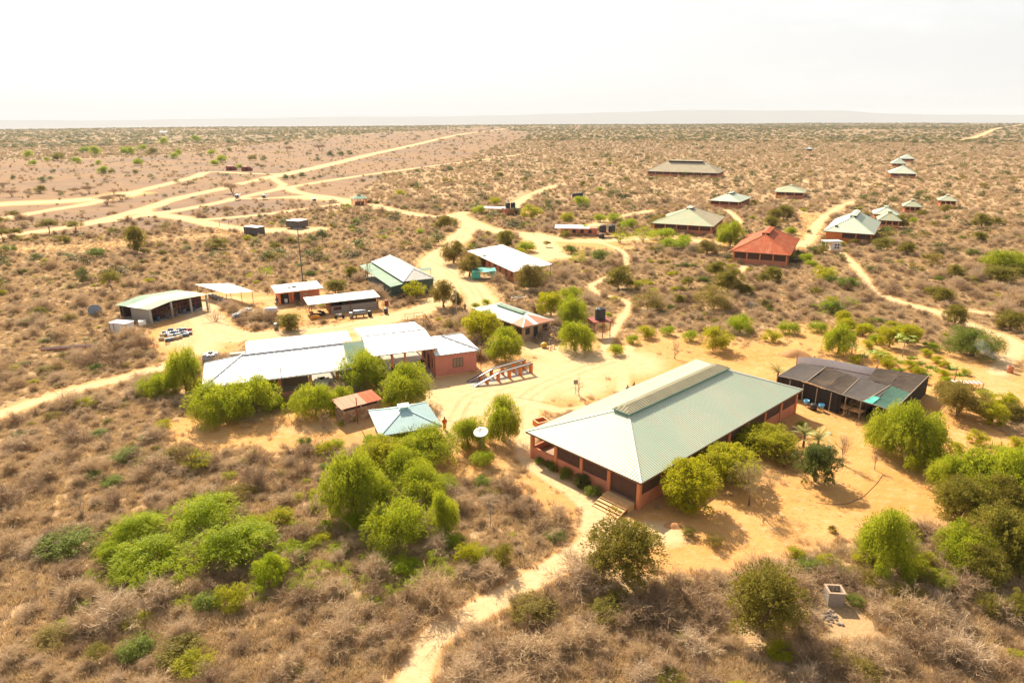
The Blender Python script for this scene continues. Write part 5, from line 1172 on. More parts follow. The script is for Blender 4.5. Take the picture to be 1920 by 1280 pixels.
def motorbike(label, loc, rz, m_):
    t = thing('motorcycle', label, 'motorcycle', loc, rz)
    for x in (-.68, .68):
        w_ = MB().lathe([(.20, -.05), (.32, -.05), (.34, 0), (.32, .05), (.20, .05)], n=16, ax='y').build('wheel', M['rubber'], t); w_.location = (x, 0, .33)
    MB().tube([(-.68, 0, .33), (-.3, 0, .75), (.35, 0, .85), (.68, 0, .33)], .04).box(-.25, -.12, .35, .25, .12, .65).build('frame', M['pole'], t); MB().ell((.15, 0, .85), (.3, .14, .14)).build('fuel_tank', m_, t, True)
    MB().box(-.65, -.12, .82, -.1, .12, .92).build('seat', M['black'], t); MB().tube([(.42, -.35, 1.05), (.42, .35, 1.05)], .02).tube([(.45, 0, .85), (.42, 0, 1.05)], .03).build('handlebar', M['steel'], t); return t
motorbike('white motorcycle parked before the grey block shed', G(637, 597), .3, M['white'])
# scrap heap and tyres under the shed roof
sc = MB(); wr = random.Random(9)
for k in range(14):
    x, y = wr.uniform(-1.6, 1.6), wr.uniform(-.9, .9); sc.lathe([(.3, 0), (.42, .04), (.42, .2), (.3, .24)], (x, y, wr.uniform(0, .7)), 12)
tag(sc.build('tyre_heap', M['rubber'], None, kind='stuff'), 'heap of scrap tyres under the left end of the block shed roof', 'tyres', loc=G(597, 590))
tag(MB().ell((0, 0, .45), (1.0, .55, .45)).build('orange_float', M['orange_plastic'], None, True), 'rounded orange plastic drum before the scrap tyres', 'drum', loc=G(592, 598))
# smoke burner at right
o11 = G(1893, 698); bn = thing('burner', 'rusty brick burner barrel giving off thin smoke at the right edge', 'burner', o11); LAND.append(('the smoking burner', o11.x, o11.y))
MB().lathe([(.42, 0), (.45, .05), (.42, .5), (.45, .55), (.42, 1.05), (.36, 1.05), (.36, .2)], n=14).build('barrel', M['rust_sheet'], bn, True); MB().lathe([(.36, .7), (.2, .78)], n=10).build('ash', M['concrete'], bn)
smm, n, b = newmat('thin_smoke'); n.nodes.remove(b); sv = N(n, 'ShaderNodeVolumePrincipled'); sv.inputs['Density Attribute'].default_value = ''; sv.inputs['Color'].default_value = (.95, .95, .97, 1)
nz_ = noise(n, N(n, 'ShaderNodeTexCoord').outputs['Object'], 1.3, 4); n.links.new(mth(n, 'MULTIPLY', rampf(n, nz_, .42, .7), .22), sv.inputs['Density']); n.links.new(sv.outputs[0], n.nodes['Material Output'].inputs['Volume'])
smk = MB().tube([(0, 0, 1.0), (-.7, .3, 1.6), (-2.0, .8, 2.3), (-3.4, 1.4, 3.2), (-4.6, 1.8, 4.4)], [.18, .35, .6, .85, .9], 12).build('smoke', smm, None, True, kind='stuff'); tag(smk, 'thin white smoke drifting left from the burner barrel', 'smoke', loc=o11)
# concrete box, hatch
def hollow(label, px, py, sx, sy, h_, m_, rim, rz, name, cat):
    t = thing(name, label, cat, G(px, py), rz); w = .12
    for a in ((-sx, -sy, sx, -sy + w), (-sx, sy - w, sx, sy), (-sx, -sy + w, -sx + w, sy - w), (sx - w, -sy + w, sx, sy - w)): MB().box(a[0], a[1], -.1, a[2], a[3], h_).build('wall', m_, t)
    mb = MB(); e = .05
    for a in ((-sx - e, -sy - e, sx + e, -sy + w), (-sx - e, sy - w, sx + e, sy + e), (-sx - e, -sy + w, -sx + w, sy - w), (sx - w, -sy + w, sx + e, sy - w)): mb.box(a[0], a[1], h_ + .003, a[2], a[3], h_ + .06)
    mb.build('rim', rim, t); MB().box(-sx + w, -sy + w, 0, sx - w, sy - w, .15).build('bottom', M['dark'], t)
    FOOT.append((G(px, py).xy, 0, -2.0, -4.2, 2.0, 2.0)); LAND.append(('the ' + name.replace('_', ' '), *G(px, py).xy))
hollow('open-topped grey concrete pit box in the foreground scrub', 1562, 1128, .62, .55, 1.2, M['block'], M['beige'], -.08, 'concrete_pit', 'pit')
hollow('square orange inspection pit with pale rim beside the hall corner', 1014, 797, .8, .7, .7, M['orange'], M['wood'], .5, 'orange_pit', 'pit')
# rubble below the concrete box
rb = MB(); wr = random.Random(4)
for k in range(90): x, y = wr.uniform(-1.6, 1.6), wr.uniform(-.9, .9); s = wr.uniform(.05, .16); rb.ell((x, y, s * .5), (s, s * wr.uniform(.6, 1), s * .6), 6, 4)
tag(rb.build('rubble', M['block'], None, kind='stuff'), 'pale rubble scattered in front of the concrete pit', 'rubble', loc=G(1535, 1158))
# sign on post
o12 = G(1079, 738); sg = thing('sign', 'small grey notice board on a post in the sandy yard', 'sign', o12); MB().tube([(0, 0, 0), (0, 0, 2.0)], .04).build('post', M['oldwood'], sg); MB().box(-.3, -.03, 1.45, .3, -.041 + .08, 2.1).build('board', M['steel'], sg); LAND.append(('the notice board', o12.x, o12.y))
# hose
hs = [(1530, 942), (1560, 946), (1590, 944), (1620, 930), (1645, 905), (1655, 890)]
tag(MB().tube([G(*p) + Vector((0, 0, .03)) for p in hs], .018, 6).build('hose', M['black'], None, True), 'black hose curving over the bare orange ground', 'hose')
# white stand pipes
for px, py, lab in ((1552, 840, 'white standpipe on a pale base beside the leafless tree'), (1554, 813, 'thin white standpipe nearer to the palm')):
    tag(MB().tube([(0, 0, 0), (0, 0, 1.0)], .04).box(-.25, -.2, 0, .25, .2, .18).build('standpipe', M['white'], None), lab, 'standpipe', loc=G(px, py))
# red-striped table roof behind garden
o13 = G(1812, 726, 0); gt = thing('garden_table', 'low slatted table with red and white stripes behind the olive trees', 'table', o13, -.12)
for k in range(14): MB().box(-2.0 + .29 * k, -.6, .8, -1.73 + .29 * k, .6, .84).build('slat', M['rust_sheet'] if k % 2 else M['tank_white'], gt)
for x in (-1.9, 1.9):
    for y in (-.5, .5): MB().box(x - .04, y - .04, 0, x + .04, y + .04, .798).build('leg', M['oldwood'], gt)
# earth mounds
for px, py, r_, h_, lab in ((1490, 665, 2.6, .9, 'heap of reddish earth left of the garden trees'), (1262, 985, .9, .28, 'low pile of red soil near the hall steps'), (940, 590, .9, .3, 'small earth heap by the kitchen')):
    mb = MB(); rr = random.Random(px); n_ = 22
    prof = [(1, -.05), (.8, .25), (.5, .65), (.22, .92), (.03, 1)]
    for r1, z1 in prof:
        for k in range(n_): a = 6.283 * k / n_; q = r_ * r1 * (1 + .12 * math.sin(3 * a + r1 * 4) + rr.uniform(-.05, .05)); mb.v.append((q * math.cos(a), q * math.sin(a) * .8, h_ * z1))
    for i in range(4):
        for k in range(n_): j = (k + 1) % n_; mb.f.append((i * n_ + k, i * n_ + j, (i + 1) * n_ + j, (i + 1) * n_ + k))
    tag(mb.build('earth_mound', M['mound'], None, True), lab, 'earth mound', loc=G(px, py))
# helicopters on the pads
def helicopter(label, loc, rz, s=1.0):
    t = thing('helicopter', label, 'helicopter', loc, rz, 'white helicopters parked by the airstrip'); t.scale = (s, s, s)
    MB().lathe([(.05, -2.3), (.6, -1.9), (.95, -1.1), (1.0, 0), (.8, 1.2), (.35, 2.3), (.25, 2.6)], (0, 0, 1.5), 14, 1, 1.05, ax='y').build('fuselage', M['white'], t, True)
    MB().ell((0, -1.35, 1.55), (.86, .95, .72)).build('windscreen', M['glass'], t, True)
    MB().tube([(0, 2.2, 1.7), (0, 6.2, 2.0)], [.26, .12], 8).build('tail_boom', M['white'], t); MB().slab([(0.04, 5.7, 1.9), (.04, 6.4, 3.0), (-.04, 6.4, 3.0), (-.04, 5.7, 1.9)], .5).build('tail_fin', M['white'], t)
    MB().tube([(0, 0, 2.4), (0, 0, 3.1)], .1).build('rotor_mast', M['pole'], t)
    for a in (0.4, 0.4 + math.pi): MB().beam((0, 0, 3.1), (5 * math.cos(a), 5 * math.sin(a), 3.04), .25, .05).build('rotor_blade', M['pole'], t)
    for x in (-1, 1):
        MB().tube([(x, -1.8, .15), (x, 1.4, .08), (x, 1.6, .1)], .06).build('skid', M['pole'], t)
        for y in (-.9, .7): MB().tube([(x * .5, y, .9), (x, y, .1)], .05).build('strut', M['pole'], t)
    for a in (.3, 3.44): MB().beam((.15, 6.25, 2.1), (.15, 6.25 + .8 * math.cos(a), 2.1 + .8 * math.sin(a)), .05, .1).build('tail_rotor_blade', M['pole'], t)
helicopter('leftmost of three white helicopters parked beside the airstrip tracks', G(446, 375), R(8), 1.15); helicopter('middle white helicopter between the two others by the tracks', G(497, 374), R(-4)); helicopter('white helicopter nearest to the gazebo, seen side-on', G(589, 380), R(30), .9)
LAND += [('the left helicopter', *G(446, 375).xy), ('the middle helicopter', *G(497, 374).xy)]
# ruined red huts and far white house
for px, py, lab in ((433, 320, 'left dark red ruined hut at the far side of the plain'), (462, 321, 'right brown ruined hut beside its red neighbour')):
    o = G(px, py); t = thing('ruined_hut', lab, 'hut', o, .1, 'ruined huts on the far plain')
    MB().box(-3.5, 0, 0, 3.5, .5, 3).build('wall', M['redsteel'], t); MB().box(-3.5, .5, 0, -3, 4.5, 3.4).build('wall', M['redsteel'], t); MB().box(3, .5, 0, 3.5, 4.5, 2.2).build('wall', M['darkwood'], t); MB().box(-3.6, -.1, 3.0, 0.5, 4.6, 3.2).build('roof', M['redsteel'], t); MB().box(-.8, -.06, .2, .8, -.003, 2.3).build('doorway', M['dark'], t)
LAND.append(('the ruined huts', *G(447, 320).xy))
o = G(306, 251); t = thing('far_house', 'tiny pale house on the far plain near the horizon', 'house', o); MB().box(-8, 0, 0, 8, 8, 4).build('wall', M['white'], t); MB().slab([(-9, -1, 4.1), (9, -1, 4.1), (9, 4, 6.5), (-9, 4, 6.5)], .2).slab([(-9, 4, 6.5), (9, 4, 6.5), (9, 9, 4.1), (-9, 9, 4.1)], .2).build('roof', M['white_roof'], t)
# fence posts by the trailers
fp = [(412, 424), (429, 422), (446, 420), (473, 414), (500, 410), (525, 406), (550, 402), (575, 398), (600, 394), (618, 391), (640, 388)]
ft = thing('post_fence', 'sparse line of thin fence posts with wire behind the trailers', 'fence', G(*fp[0])); o0 = G(*fp[0])
pts_ = [G(*p) - o0 for p in fp]
for p in pts_: MB().tube([(p.x, p.y, 0), (p.x, p.y, 1.9)], .09).build('post', M['oldwood'], ft)
for a, b_ in zip(pts_[:-1], pts_[1:]):
    mb = MB()
    for z in (.6, 1.2, 1.7): mb.tube([(a.x, a.y, z), (b_.x, b_.y, z)], .012, 3, False)
    mb.build('wire', M['steel'], ft)
# rack with scrap behind kitchen; stool set; row of rails on the yard
o14 = G(972, 566); t = thing('scrap_table', 'rough table piled with dark scrap behind the kitchen roof', 'table', o14); MB().box(-1.6, -.6, .9, 1.6, .6, 1.0).build('top', M['oldwood'], t)
for x in (-1.4, 0, 1.4): MB().tube([(x, -.4, 0), (x + .2, .3, .9)], .06).build('leg', M['pole'], t)
tag(MB().tube([(-1.2, 0, 1.1), (-.4, .2, 1.35), (.2, 0, 1.1)], .1).tube([(.3, .1, 1.1), (1.3, -.1, 1.5)], .12).build('scrap_metal', M['steel'], None), 'bent metal scrap lying on the rough table', 'scrap', loc=o14)
o15 = G(1020, 651); tag(MB().ell((0, 0, .45), (.6, .6, .45)).lathe([(.62, .45), (.62, .52)], n=14).build('cooking_pot', M['yellow'], None, True), 'round yellow and black pot standing before the kitchen', 'pot', loc=o15)
for k, px in enumerate((1030, 1037)):
    t = thing('stool', ['left', 'right'][k] + ' wooden stool beside the yellow pot', 'stool', G(px, 655 - 2 * k), .2, 'stools before the kitchen'); MB().box(-.25, -.2, .5, .25, .2, .55).build('seat', M['wood'], t)
    for x in (-.2, .2):
        for y in (-.15, .15): MB().box(x - .03, y - .03, 0, x + .03, y + .03, .499).build('leg', M['oldwood'], t)
# frame scaffold behind carport
o16 = G(780, 618); t = thing('scaffold', 'light pipe frame rising behind the carport roof', 'scaffold', o16, ang_ws)
for x in (-1.7, 0, 1.7):
    for y in (-1, 1): MB().tube([(x, y, 0), (x, y, 3.0)], .045).build('upright', M['oldwood'], t)
for z in (1.4, 2.9):
    for y in (-1, 1): MB().tube([(-1.7, y, z), (1.7, y, z)], .035).build('cross_bar', M['oldwood'], t)
MB().beam((1.7, 0, 2.9), (3.2, 0, 0), .12, .12).build('brace', M['redsteel'], t)
# scrap pipes in scrub at left
t = thing('pipe_stack', 'red and grey pipes stacked on low trestles in the scrub at left', 'pipes', G(130, 655), .25)
for k in range(6): MB().tube([(-4, .25 * k - .6, .4), (4.5, .25 * k - .6, .42)], .09).build('pipe', [M['redsteel'], M['oldwood'], M['steel']][k % 3], t)
for x in (-3, 3): MB().box(x - .1, -.8, 0, x + .1, .9, .3).build('trestle', M['oldwood'], t)
# thin posts
tag(MB().tube([(0, 0, 0), (0, 0, 4.0)], .05).build('white_pole', M['white'], None), 'thin white pole beside the olive tree in the yard', 'pole', loc=G(856, 584))
tag(MB().tube([(0, 0, 0), (0, 0, 2.2)], .04).build('thin_post', M['steel'], None), 'thin grey post standing among low green shrubs in the foreground', 'post', loc=G(920, 990))
tag(MB().lathe([(.5, .0), (.6, .12), (.5, .25), (.3, .2), (.3, .05)], n=16).build('tyre', M['rubber'], None, True), 'black tyre lying on the floor of the carport', 'tyre', loc=G(789, 680) + Vector((0, 0, .1)))

# --- people -----------------------------------------------------------------
def person(label, loc, rz, robe, long=True):
    t = thing('person', label, 'person', loc, rz)
    V, E, Rd = [], [], []
    def add(p, r_, par=None):
        V.append(p); Rd.append(r_)
        if par is not None: E.append((par, len(V) - 1))
        return len(V) - 1
    pel = add((0, 0, .93), .13); ch = add((0, 0, 1.22), .14, pel); nk = add((0, 0, 1.45), .07, ch); hd = add((0, -.01, 1.56), .085, nk); tp_ = add((0, 0, 1.66), .085, hd)
    for s in (-1, 1):
        hip = add((s * .09, 0, .86), .09, pel); kn = add((s * .10, -.04 * s, .48), .058, hip); an = add((s * .10, .03 * s, .09), .042, kn); add((s * .11, -.12 + .03 * s, .035), .035, an)
        sh_ = add((s * .19, 0, 1.38), .055, ch); el = add((s * .27, .03, 1.10), .042, sh_); wr_ = add((s * .22, -.16, .92), .03, el); pm = add((s * .20, -.23, .88), .032, wr_)
        for k in range(4): add((s * (.17 + .02 * k), -.31 + .006 * k, .85 + .003 * k), .009, pm)
        add((s * .16, -.25, .90), .01, pm)
    me = bpy.data.meshes.new('body'); me.from_pydata(V, E, []); o = bpy.data.objects.new('body', me); C.objects.link(o); o.parent = t
    md = o.modifiers.new('skin', 'SKIN'); o.modifiers.new('sub', 'SUBSURF').levels = 1
    for i, q in enumerate(me.skin_vertices[0].data): q.radius = (Rd[i], Rd[i]); q.use_root = (i == 0)
    me.materials.append(M['skin'])
    MB().lathe([(.13 if not long else .22, .42 if not long else .22), (.21, .6), (.19, .95), (.20, 1.2), (.21, 1.36), (.10, 1.45), (.075, 1.47)], n=14, sy=.72).build('robe', robe, t, True)
    for s in (-1, 1): MB().tube([(s * .17, 0, 1.38), (s * .275, .03, 1.1), (s * .24, -.1, .98)], [.08, .075, .07], 8).build('sleeve', robe, t, True)
    MB().ell((0, .015, 1.63), (.1, .11, .1)).build('hair', M['hair'], t, True)
    MB().ell((0, -.10, 1.56), (.014, .02, .02), 6, 4).build('nose', M['skin'], t, True)
    return t
person('person in long orange clothes walking past the blue pavilion', G(834, 805), .5, M['robe']); person('person in khaki clothes standing beside the white pole', G(872, 583), -.3, M['khaki'], False)
person('left one of two people half hidden behind the hall roof, dark clothes', G(1176, 743), .2, M['navy'], False); person('right one of two people half hidden behind the hall roof', G(1188, 737), 2, M['darkwood'], False)
person('person at the left wall of the small orange office, dark clothes', G(520, 571), 0.3, M['navy'], False); person('person in red shirt in the doorway area of the small orange office', G(553, 568), -.2, M['red'], False)

# ================================================================== vegetation
def rand_dirs(n, zmin=-1.0):
    z = npr.uniform(zmin, 1, n); a = npr.uniform(0, 2 * np.pi, n); q = np.sqrt(1 - z * z)
    return np.stack([q * np.cos(a), q * np.sin(a), z], -1)
def cards(P, D, length, width, up_=None, flat=0.5):
    """leaf-sized pointed cards at P, along D"""
    n = len(P); D = D / np.linalg.norm(D, axis=1, keepdims=True); A = np.cross(D, rand_dirs(n)); A /= np.linalg.norm(A, axis=1, keepdims=True) + 1e-9
    L = length * npr.uniform(.6, 1.3, n)[:, None]; Wd = width * npr.uniform(.6, 1.2, n)[:, None]
    V = np.stack([P - D * L * .5, P + A * Wd * .5 - D * L * .05, P + D * L * .5, P - A * Wd * .5 - D * L * .05], 1)
    return V.reshape(-1, 3)
def crown_mesh(name, mat_, nclump, per, shape=(1, 1, .8), base=.15, clump=.33, leaf=(.07, .035), droop=0.0, up_=0.2, stray=.04, seed=0, core=.55, flat=False):
    """leaves in clumps through the volume of a crown of about unit radius standing on z = 0"""
    global npr; npr = np.random.default_rng(100 + seed)
    cd = rand_dirs(nclump, -.6); rad = npr.uniform(core, .86, nclump) * (1 + .22 * np.sin(3 * np.arctan2(cd[:, 1], cd[:, 0]) + seed) + npr.normal(0, .1, nclump))
    cc = cd * rad[:, None]; cs = clump * npr.uniform(.65, 1.25, nclump)
    if base < .2 and not flat:            # a mound: widest low down, closed to the ground
        t = npr.uniform(.06, .97, nclump); ph = npr.uniform(0, 2 * np.pi, nclump)
        lob = 1 + .22 * np.sin(2 * ph + seed) + .16 * np.sin(5 * ph + 2 * seed + 3 * t)
        rp = (1 - t ** 2.3) ** .55 * npr.uniform(core, .92, nclump) ** .7 * lob
        nl_ = 6 + nclump // 14; lt = npr.uniform(.18, .92, nl_); lp = np.arange(nl_) * 2.4 + npr.uniform(0, .8, nl_); lr = (1 - lt ** 2.3) ** .5 * npr.uniform(.35, .80, nl_); wl = npr.integers(0, nl_, nclump); lone = npr.uniform(0, 1, nclump) < .30
        tl_ = np.clip(lt[wl] + npr.normal(0, .13, nclump), .04, 1.0); xl = lr[wl] * np.cos(lp[wl]) + npr.normal(0, .15, nclump); yl_ = lr[wl] * np.sin(lp[wl]) + npr.normal(0, .15, nclump)
        rp = np.where(lone, rp * .85, np.hypot(xl, yl_)); ph = np.where(lone, ph, np.arctan2(yl_, xl)); t = np.where(lone, t * .8, tl_)
        cc = np.stack([rp * np.cos(ph), rp * np.sin(ph), (2 * t - 1) * npr.uniform(.8, 1.0, nclump)], -1)
    if flat: cc[:, 2] = np.abs(cc[:, 2]) * .3
    V, tint = [], []
    for i in range(nclump):
        n = int(per * 1.35 * (cs[i] / clump) ** 2); d = rand_dirs(n, -.5); r_ = cs[i] * npr.uniform(.45, 1.05, n) ** .7
        p = cc[i] + d * r_[:, None] * np.array([1, 1, .8 if not droop else 1.1]) * (np.array([1, 1, 1.5]) if base < .2 and not flat else 1)
        ld = d * .7 + rand_dirs(n) * .8
        if droop: ld = ld * .45 + np.array([0, 0, -droop]); p[:, 2] -= droop * .12 * npr.uniform(0, 1, n)
        else: ld[:, 2] += up_
        V.append(cards(p, ld, leaf[0], leaf[1])); tint.append(np.repeat(np.clip(npr.uniform(0, 1) * .7 + npr.uniform(-.1, .4, n), 0, 1), 4))
    if base < .2 and not flat and per > 100:     # long sprays that break the outline
        k_ = int(nclump * .9); d = rand_dirs(k_, .0); ps = d * npr.uniform(.72, .95, k_)[:, None]; m_ = 26
        tt = npr.uniform(0, 1, (k_, m_, 1)); dr = d * .6 + np.array([0, 0, .5 if not droop else .15]); pp = ps[:, None] + dr[:, None] * tt * .42 - np.array([0, 0, .30 * (1 + droop)]) * tt ** 2 + npr.normal(0, .028, (k_, m_, 3))
        pp = pp.reshape(-1, 3); V.append(cards(pp, np.repeat(dr, m_, 0) * .5 + rand_dirs(len(pp)) * .5 - np.array([0, 0, droop * .5]), leaf[0], leaf[1])); tint.append(np.repeat(np.repeat(npr.uniform(.3, 1, k_), m_), 4))
    ns = int(nclump * per * stray)
    if ns:
        d = rand_dirs(ns, -.1); p = d * npr.uniform(.9, 1.15, ns)[:, None]; 
        if flat: p[:, 2] = np.abs(p[:, 2]) * .3
        V.append(cards(p, d + np.array([0, 0, .3]), leaf[0] * 1.5, leaf[1] * .8)); tint.append(np.repeat(npr.uniform(0, 1, ns), 4))
    V = np.concatenate(V); tint = np.concatenate(tint)
    V = V * np.array([shape[0], shape[1], shape[2] / 2]) ; zc = base + (1 - base) * .5
    V[:, 2] = V[:, 2] / (shape[2] / 2) * (1 - base) * .46 + zc * .96 if not flat else V[:, 2] / (shape[2] / 2) + base
    V[:, 2] = np.maximum(V[:, 2], .0)
    Q = np.arange(len(V)).reshape(-1, 4)
    return fastmesh(name, V, Q, None, mat_, False, {'tint': tint})
def branch_mesh(name, mat_, seed, stems=3, h=.75, r=.035, lean=.45, levels=2, kids=4, trunk=.25, spread=.7, zs=1.0):
    rr = random.Random(seed); mb = MB()
    def grow(p, d, L, rad, lev):
        pts = [p]; q = p; dd = d.copy()
        for k in range(3):
            dd = (dd + Vector((rr.gauss(0, .16), rr.gauss(0, .16), rr.gauss(.03, .1)))).normalized(); q = q + dd * L / 3; pts.append(q)
        mb.tube([Vector((a.x, a.y, a.z * zs)) for a in pts], [rad, rad * .85, rad * .65, rad * .4], 5 if lev == levels else 3, False)
        if lev > 0:
            for k in range(kids):
                b_ = pts[rr.choice((1, 2, 3, 3))]; nd = (dd + Vector((rr.gauss(0, spread), rr.gauss(0, spread), rr.gauss(.2, .35)))).normalized(); grow(b_, nd, L * rr.uniform(.5, .75), rad * .5, lev - 1)
    for s in range(stems):
        a = rr.uniform(0, 6.28); l_ = rr.uniform(.3, 1) * lean; d = Vector((math.cos(a) * l_, math.sin(a) * l_, 1)).normalized()
        grow(Vector((rr.uniform(-.03, .03) * stems, rr.uniform(-.03, .03) * stems, 0)), d, h * rr.uniform(.6, .85), r, levels)
    me = bpy.data.meshes.new(name); me.from_pydata(mb.v, [], mb.f); me.update(); me.materials.append(mat_)
    at = me.attributes.new('tint', 'FLOAT', 'POINT'); at.data.foreach_set('value', np.random.default_rng(seed).uniform(.2, .9, len(mb.v)).astype(np.float32)); return me
def thorn_mesh(name, mat_, seed, ns=22, nt_=13, nn_=12, hz_=.75, wid=.0105, fz=1.0):
    """leafless thorny shrub: a dome of fine twigs of unit radius"""
    r = np.random.default_rng(seed); V = []
    def blade(p, q, w0, w1):
        d = q - p; a = np.cross(d, r.normal(size=p.shape)); a /= np.linalg.norm(a, axis=1, keepdims=True) + 1e-9
        V.append(np.stack([p - a * w0, p + a * w0, q + a * w1, q - a * w1], 1).reshape(-1, 3))
    ang = r.uniform(0, 6.28, ns); el = r.uniform(.25, 1.45, ns); d = np.stack([np.cos(el) * np.cos(ang), np.cos(el) * np.sin(ang), np.sin(el)], -1)
    L = r.uniform(.55, .85, ns)[:, None]; p0 = r.normal(0, .05, (ns, 3)); p0[:, 2] = 0; mid = p0 + d * L * .5 + r.normal(0, .05, (ns, 3)); end = p0 + d * L + r.normal(0, .07, (ns, 3))
    blade(p0, mid, wid * 1.3, wid); blade(mid, end, wid, wid * .6)
    t = r.uniform(.15, 1, (ns, nt_))[..., None]; b0 = (p0[:, None] + (end - p0)[:, None] * t).reshape(-1, 3)
    dd = np.repeat(d, nt_, 0) * .6 + r.normal(0, .55, (ns * nt_, 3)); dd[:, 2] += .15; dd /= np.linalg.norm(dd, axis=1, keepdims=True); l2 = r.uniform(.2, .45, (ns * nt_, 1)); b1 = b0 + dd * l2
    blade(b0, b1, wid * .6, wid * .35)
    t = r.uniform(.2, 1, (ns * nt_, nn_))[..., None]; c0 = (b0[:, None] + (b1 - b0)[:, None] * t).reshape(-1, 3)
    d3 = np.repeat(dd, nn_, 0) * .5 + r.normal(0, .6, (len(c0), 3)); d3[:, 2] += .1; d3 /= np.linalg.norm(d3, axis=1, keepdims=True); c1 = c0 + d3 * r.uniform(.08, .26, (len(c0), 1)) * fz
    blade(c0, c1, wid * .42, wid * .2)
    V = np.concatenate(V); V[:, 2] = np.maximum(V[:, 2] * hz_, 0.0)
    tint = np.repeat(r.uniform(0, 1, len(V) // 4), 4)
    return fastmesh(name, V, np.arange(len(V)).reshape(-1, 4), None, mat_, False, {'tint': tint})
def tuft_mesh(name, mat_, seed, n=46, h=.5, wid=.03):
    r = np.random.default_rng(seed); a = r.uniform(0, 6.28, n); q = r.uniform(0, .5, n); p = np.stack([q * np.cos(a), q * np.sin(a), np.zeros(n)], -1)
    o = np.stack([np.cos(a) * r.uniform(.1, .7, n), np.sin(a) * r.uniform(.1, .7, n), r.uniform(.4, 1, n) * h / .5], -1) * .5
    s = np.cross(o, r.normal(size=(n, 3))); s /= np.linalg.norm(s, axis=1, keepdims=True)
    V = np.stack([p - s * wid, p + s * wid, p + o + s * wid * .2, p + o - s * wid * .2], 1).reshape(-1, 3); V[:, 2] = np.maximum(V[:, 2], 0)
    return fastmesh(name, V, np.arange(4 * n).reshape(-1, 4), None, mat_, False, {'tint': np.repeat(r.uniform(0, 1, n), 4)})

# kinds: name, category, crown material, crown settings, trunk settings, phrase
def CK(n, *a, **k): return [crown_mesh('crown', *a, seed=i * 7 + hash_(n), **k) for i in range(2 if k['nclump'] > 70 else 3)]
def hash_(s): return sum(ord(c) * (i + 1) for i, c in enumerate(s)) % 97
BR = {}
def brs(key, n=2, **k): BR[key] = [branch_mesh('trunk', M['bark'], 40 + i + hash_(key), **k) for i in range(n)]
brs('bush', stems=5, h=.55, r=.022, lean=.8, levels=1, kids=3); brs('tree', stems=1, h=.75, r=.045, lean=.2, levels=2, kids=4); brs('multi', stems=4, h=.7, r=.03, lean=.6, levels=1, kids=4)
KINDS = {
 'W': ('weeping_tree', 'tree', 'l_weep', dict(nclump=80, per=190, base=.03, clump=.27, leaf=(.095, .028), droop=1.0, core=.45), 'multi', 'feathery weeping green tree'),
 'g': ('green_bush', 'bush', 'l_bright', dict(nclump=50, per=120, base=.0, clump=.30, leaf=(.11, .036), droop=.4, core=.4), 'bush', 'bright green feathery bush'),
 'G': ('green_thicket', 'bush', 'l_bright', dict(nclump=85, per=190, base=.0, clump=.24, leaf=(.08, .028), droop=.5, core=.35), 'bush', 'bright green sprawling shrub'),
 'o': ('olive_bush', 'bush', 'l_olive', dict(nclump=50, per=110, base=.0, clump=.28, leaf=(.085, .045), core=.4, stray=.05), 'bush', 'olive green thorny bush'),
 'O': ('olive_tree', 'tree', 'l_olive', dict(nclump=95, per=190, base=.02, clump=.23, leaf=(.062, .034), core=.45, stray=.05), 'multi', 'dense olive green tree'),
 'd': ('dark_bush', 'bush', 'l_dark', dict(nclump=36, per=90, base=.0, clump=.34, leaf=(.10, .055), core=.4), 'bush', 'round dark green bush'),
 'D': ('dark_round_tree', 'tree', 'l_dark', dict(nclump=100, per=190, base=.02, clump=.21, leaf=(.06, .038), core=.55), 'multi', 'round dark green leafy tree'),
 'T': ('acacia_tree', 'tree', 'l_olive', dict(nclump=50, per=130, base=.30, clump=.30, leaf=(.085, .04), core=.4), 'tree', 'olive acacia tree'),
 'y': ('yellow_green_bush', 'bush', 'l_yellow', dict(nclump=50, per=120, base=.0, clump=.28, leaf=(.085, .045), core=.4, stray=.06), 'bush', 'yellow-green leafy bush'),
 'Y': ('yellow_green_tree', 'tree', 'l_yellow', dict(nclump=100, per=180, base=.03, clump=.22, leaf=(.06, .042), core=.5, stray=.06), 'multi', 'yellow-green leafy tree'),
 'b': ('brown_bush', 'bush', 'l_brown', dict(nclump=50, per=110, base=.0, clump=.28, leaf=(.10, .026), core=.35, stray=.1), 'bush', 'brownish half-dry bush'),
 'B': ('brown_tree', 'tree', 'l_brown', dict(nclump=90, per=170, base=.03, clump=.24, leaf=(.065, .032), core=.45, stray=.08), 'multi', 'brown-green small-leaved tree'),
 's': ('silver_bush', 'bush', 'l_silver', dict(nclump=30, per=110, base=.0, clump=.28, leaf=(.09, .016), core=.35, stray=.1), 'bush', 'pale silvery bush'),
 'R': ('dome_bush', 'bush', 'l_dull', dict(nclump=110, per=210, base=.0, clump=.20, leaf=(.06, .022), droop=.6, core=.7), 'multi', 'big round dull green dome bush'),
 'v': ('dry_feathery_tree', 'tree', 'l_dry', dict(nclump=44, per=120, base=.25, clump=.26, leaf=(.07, .012), core=.4, stray=.2), 'tree', 'dry yellowish feathery tree'),
 'm': ('mixed_bush', 'bush', 'l_dull', dict(nclump=55, per=120, base=.0, clump=.26, leaf=(.09, .036), droop=.2, core=.35, stray=.06), 'bush', 'dull green bush'),
 'q': ('ground_shrub', 'shrub', 'l_bright', dict(nclump=26, per=60, base=.0, clump=.22, leaf=(.10, .03), core=.3, stray=.1), 'bush', 'low bright green shrub'),
}
CROWN, THORN = {}, [thorn_mesh('thorn_shrub', M['twig'], 60 + i, hz_=(.62, .75, .9, .7, .8)[i]) for i in range(5)]
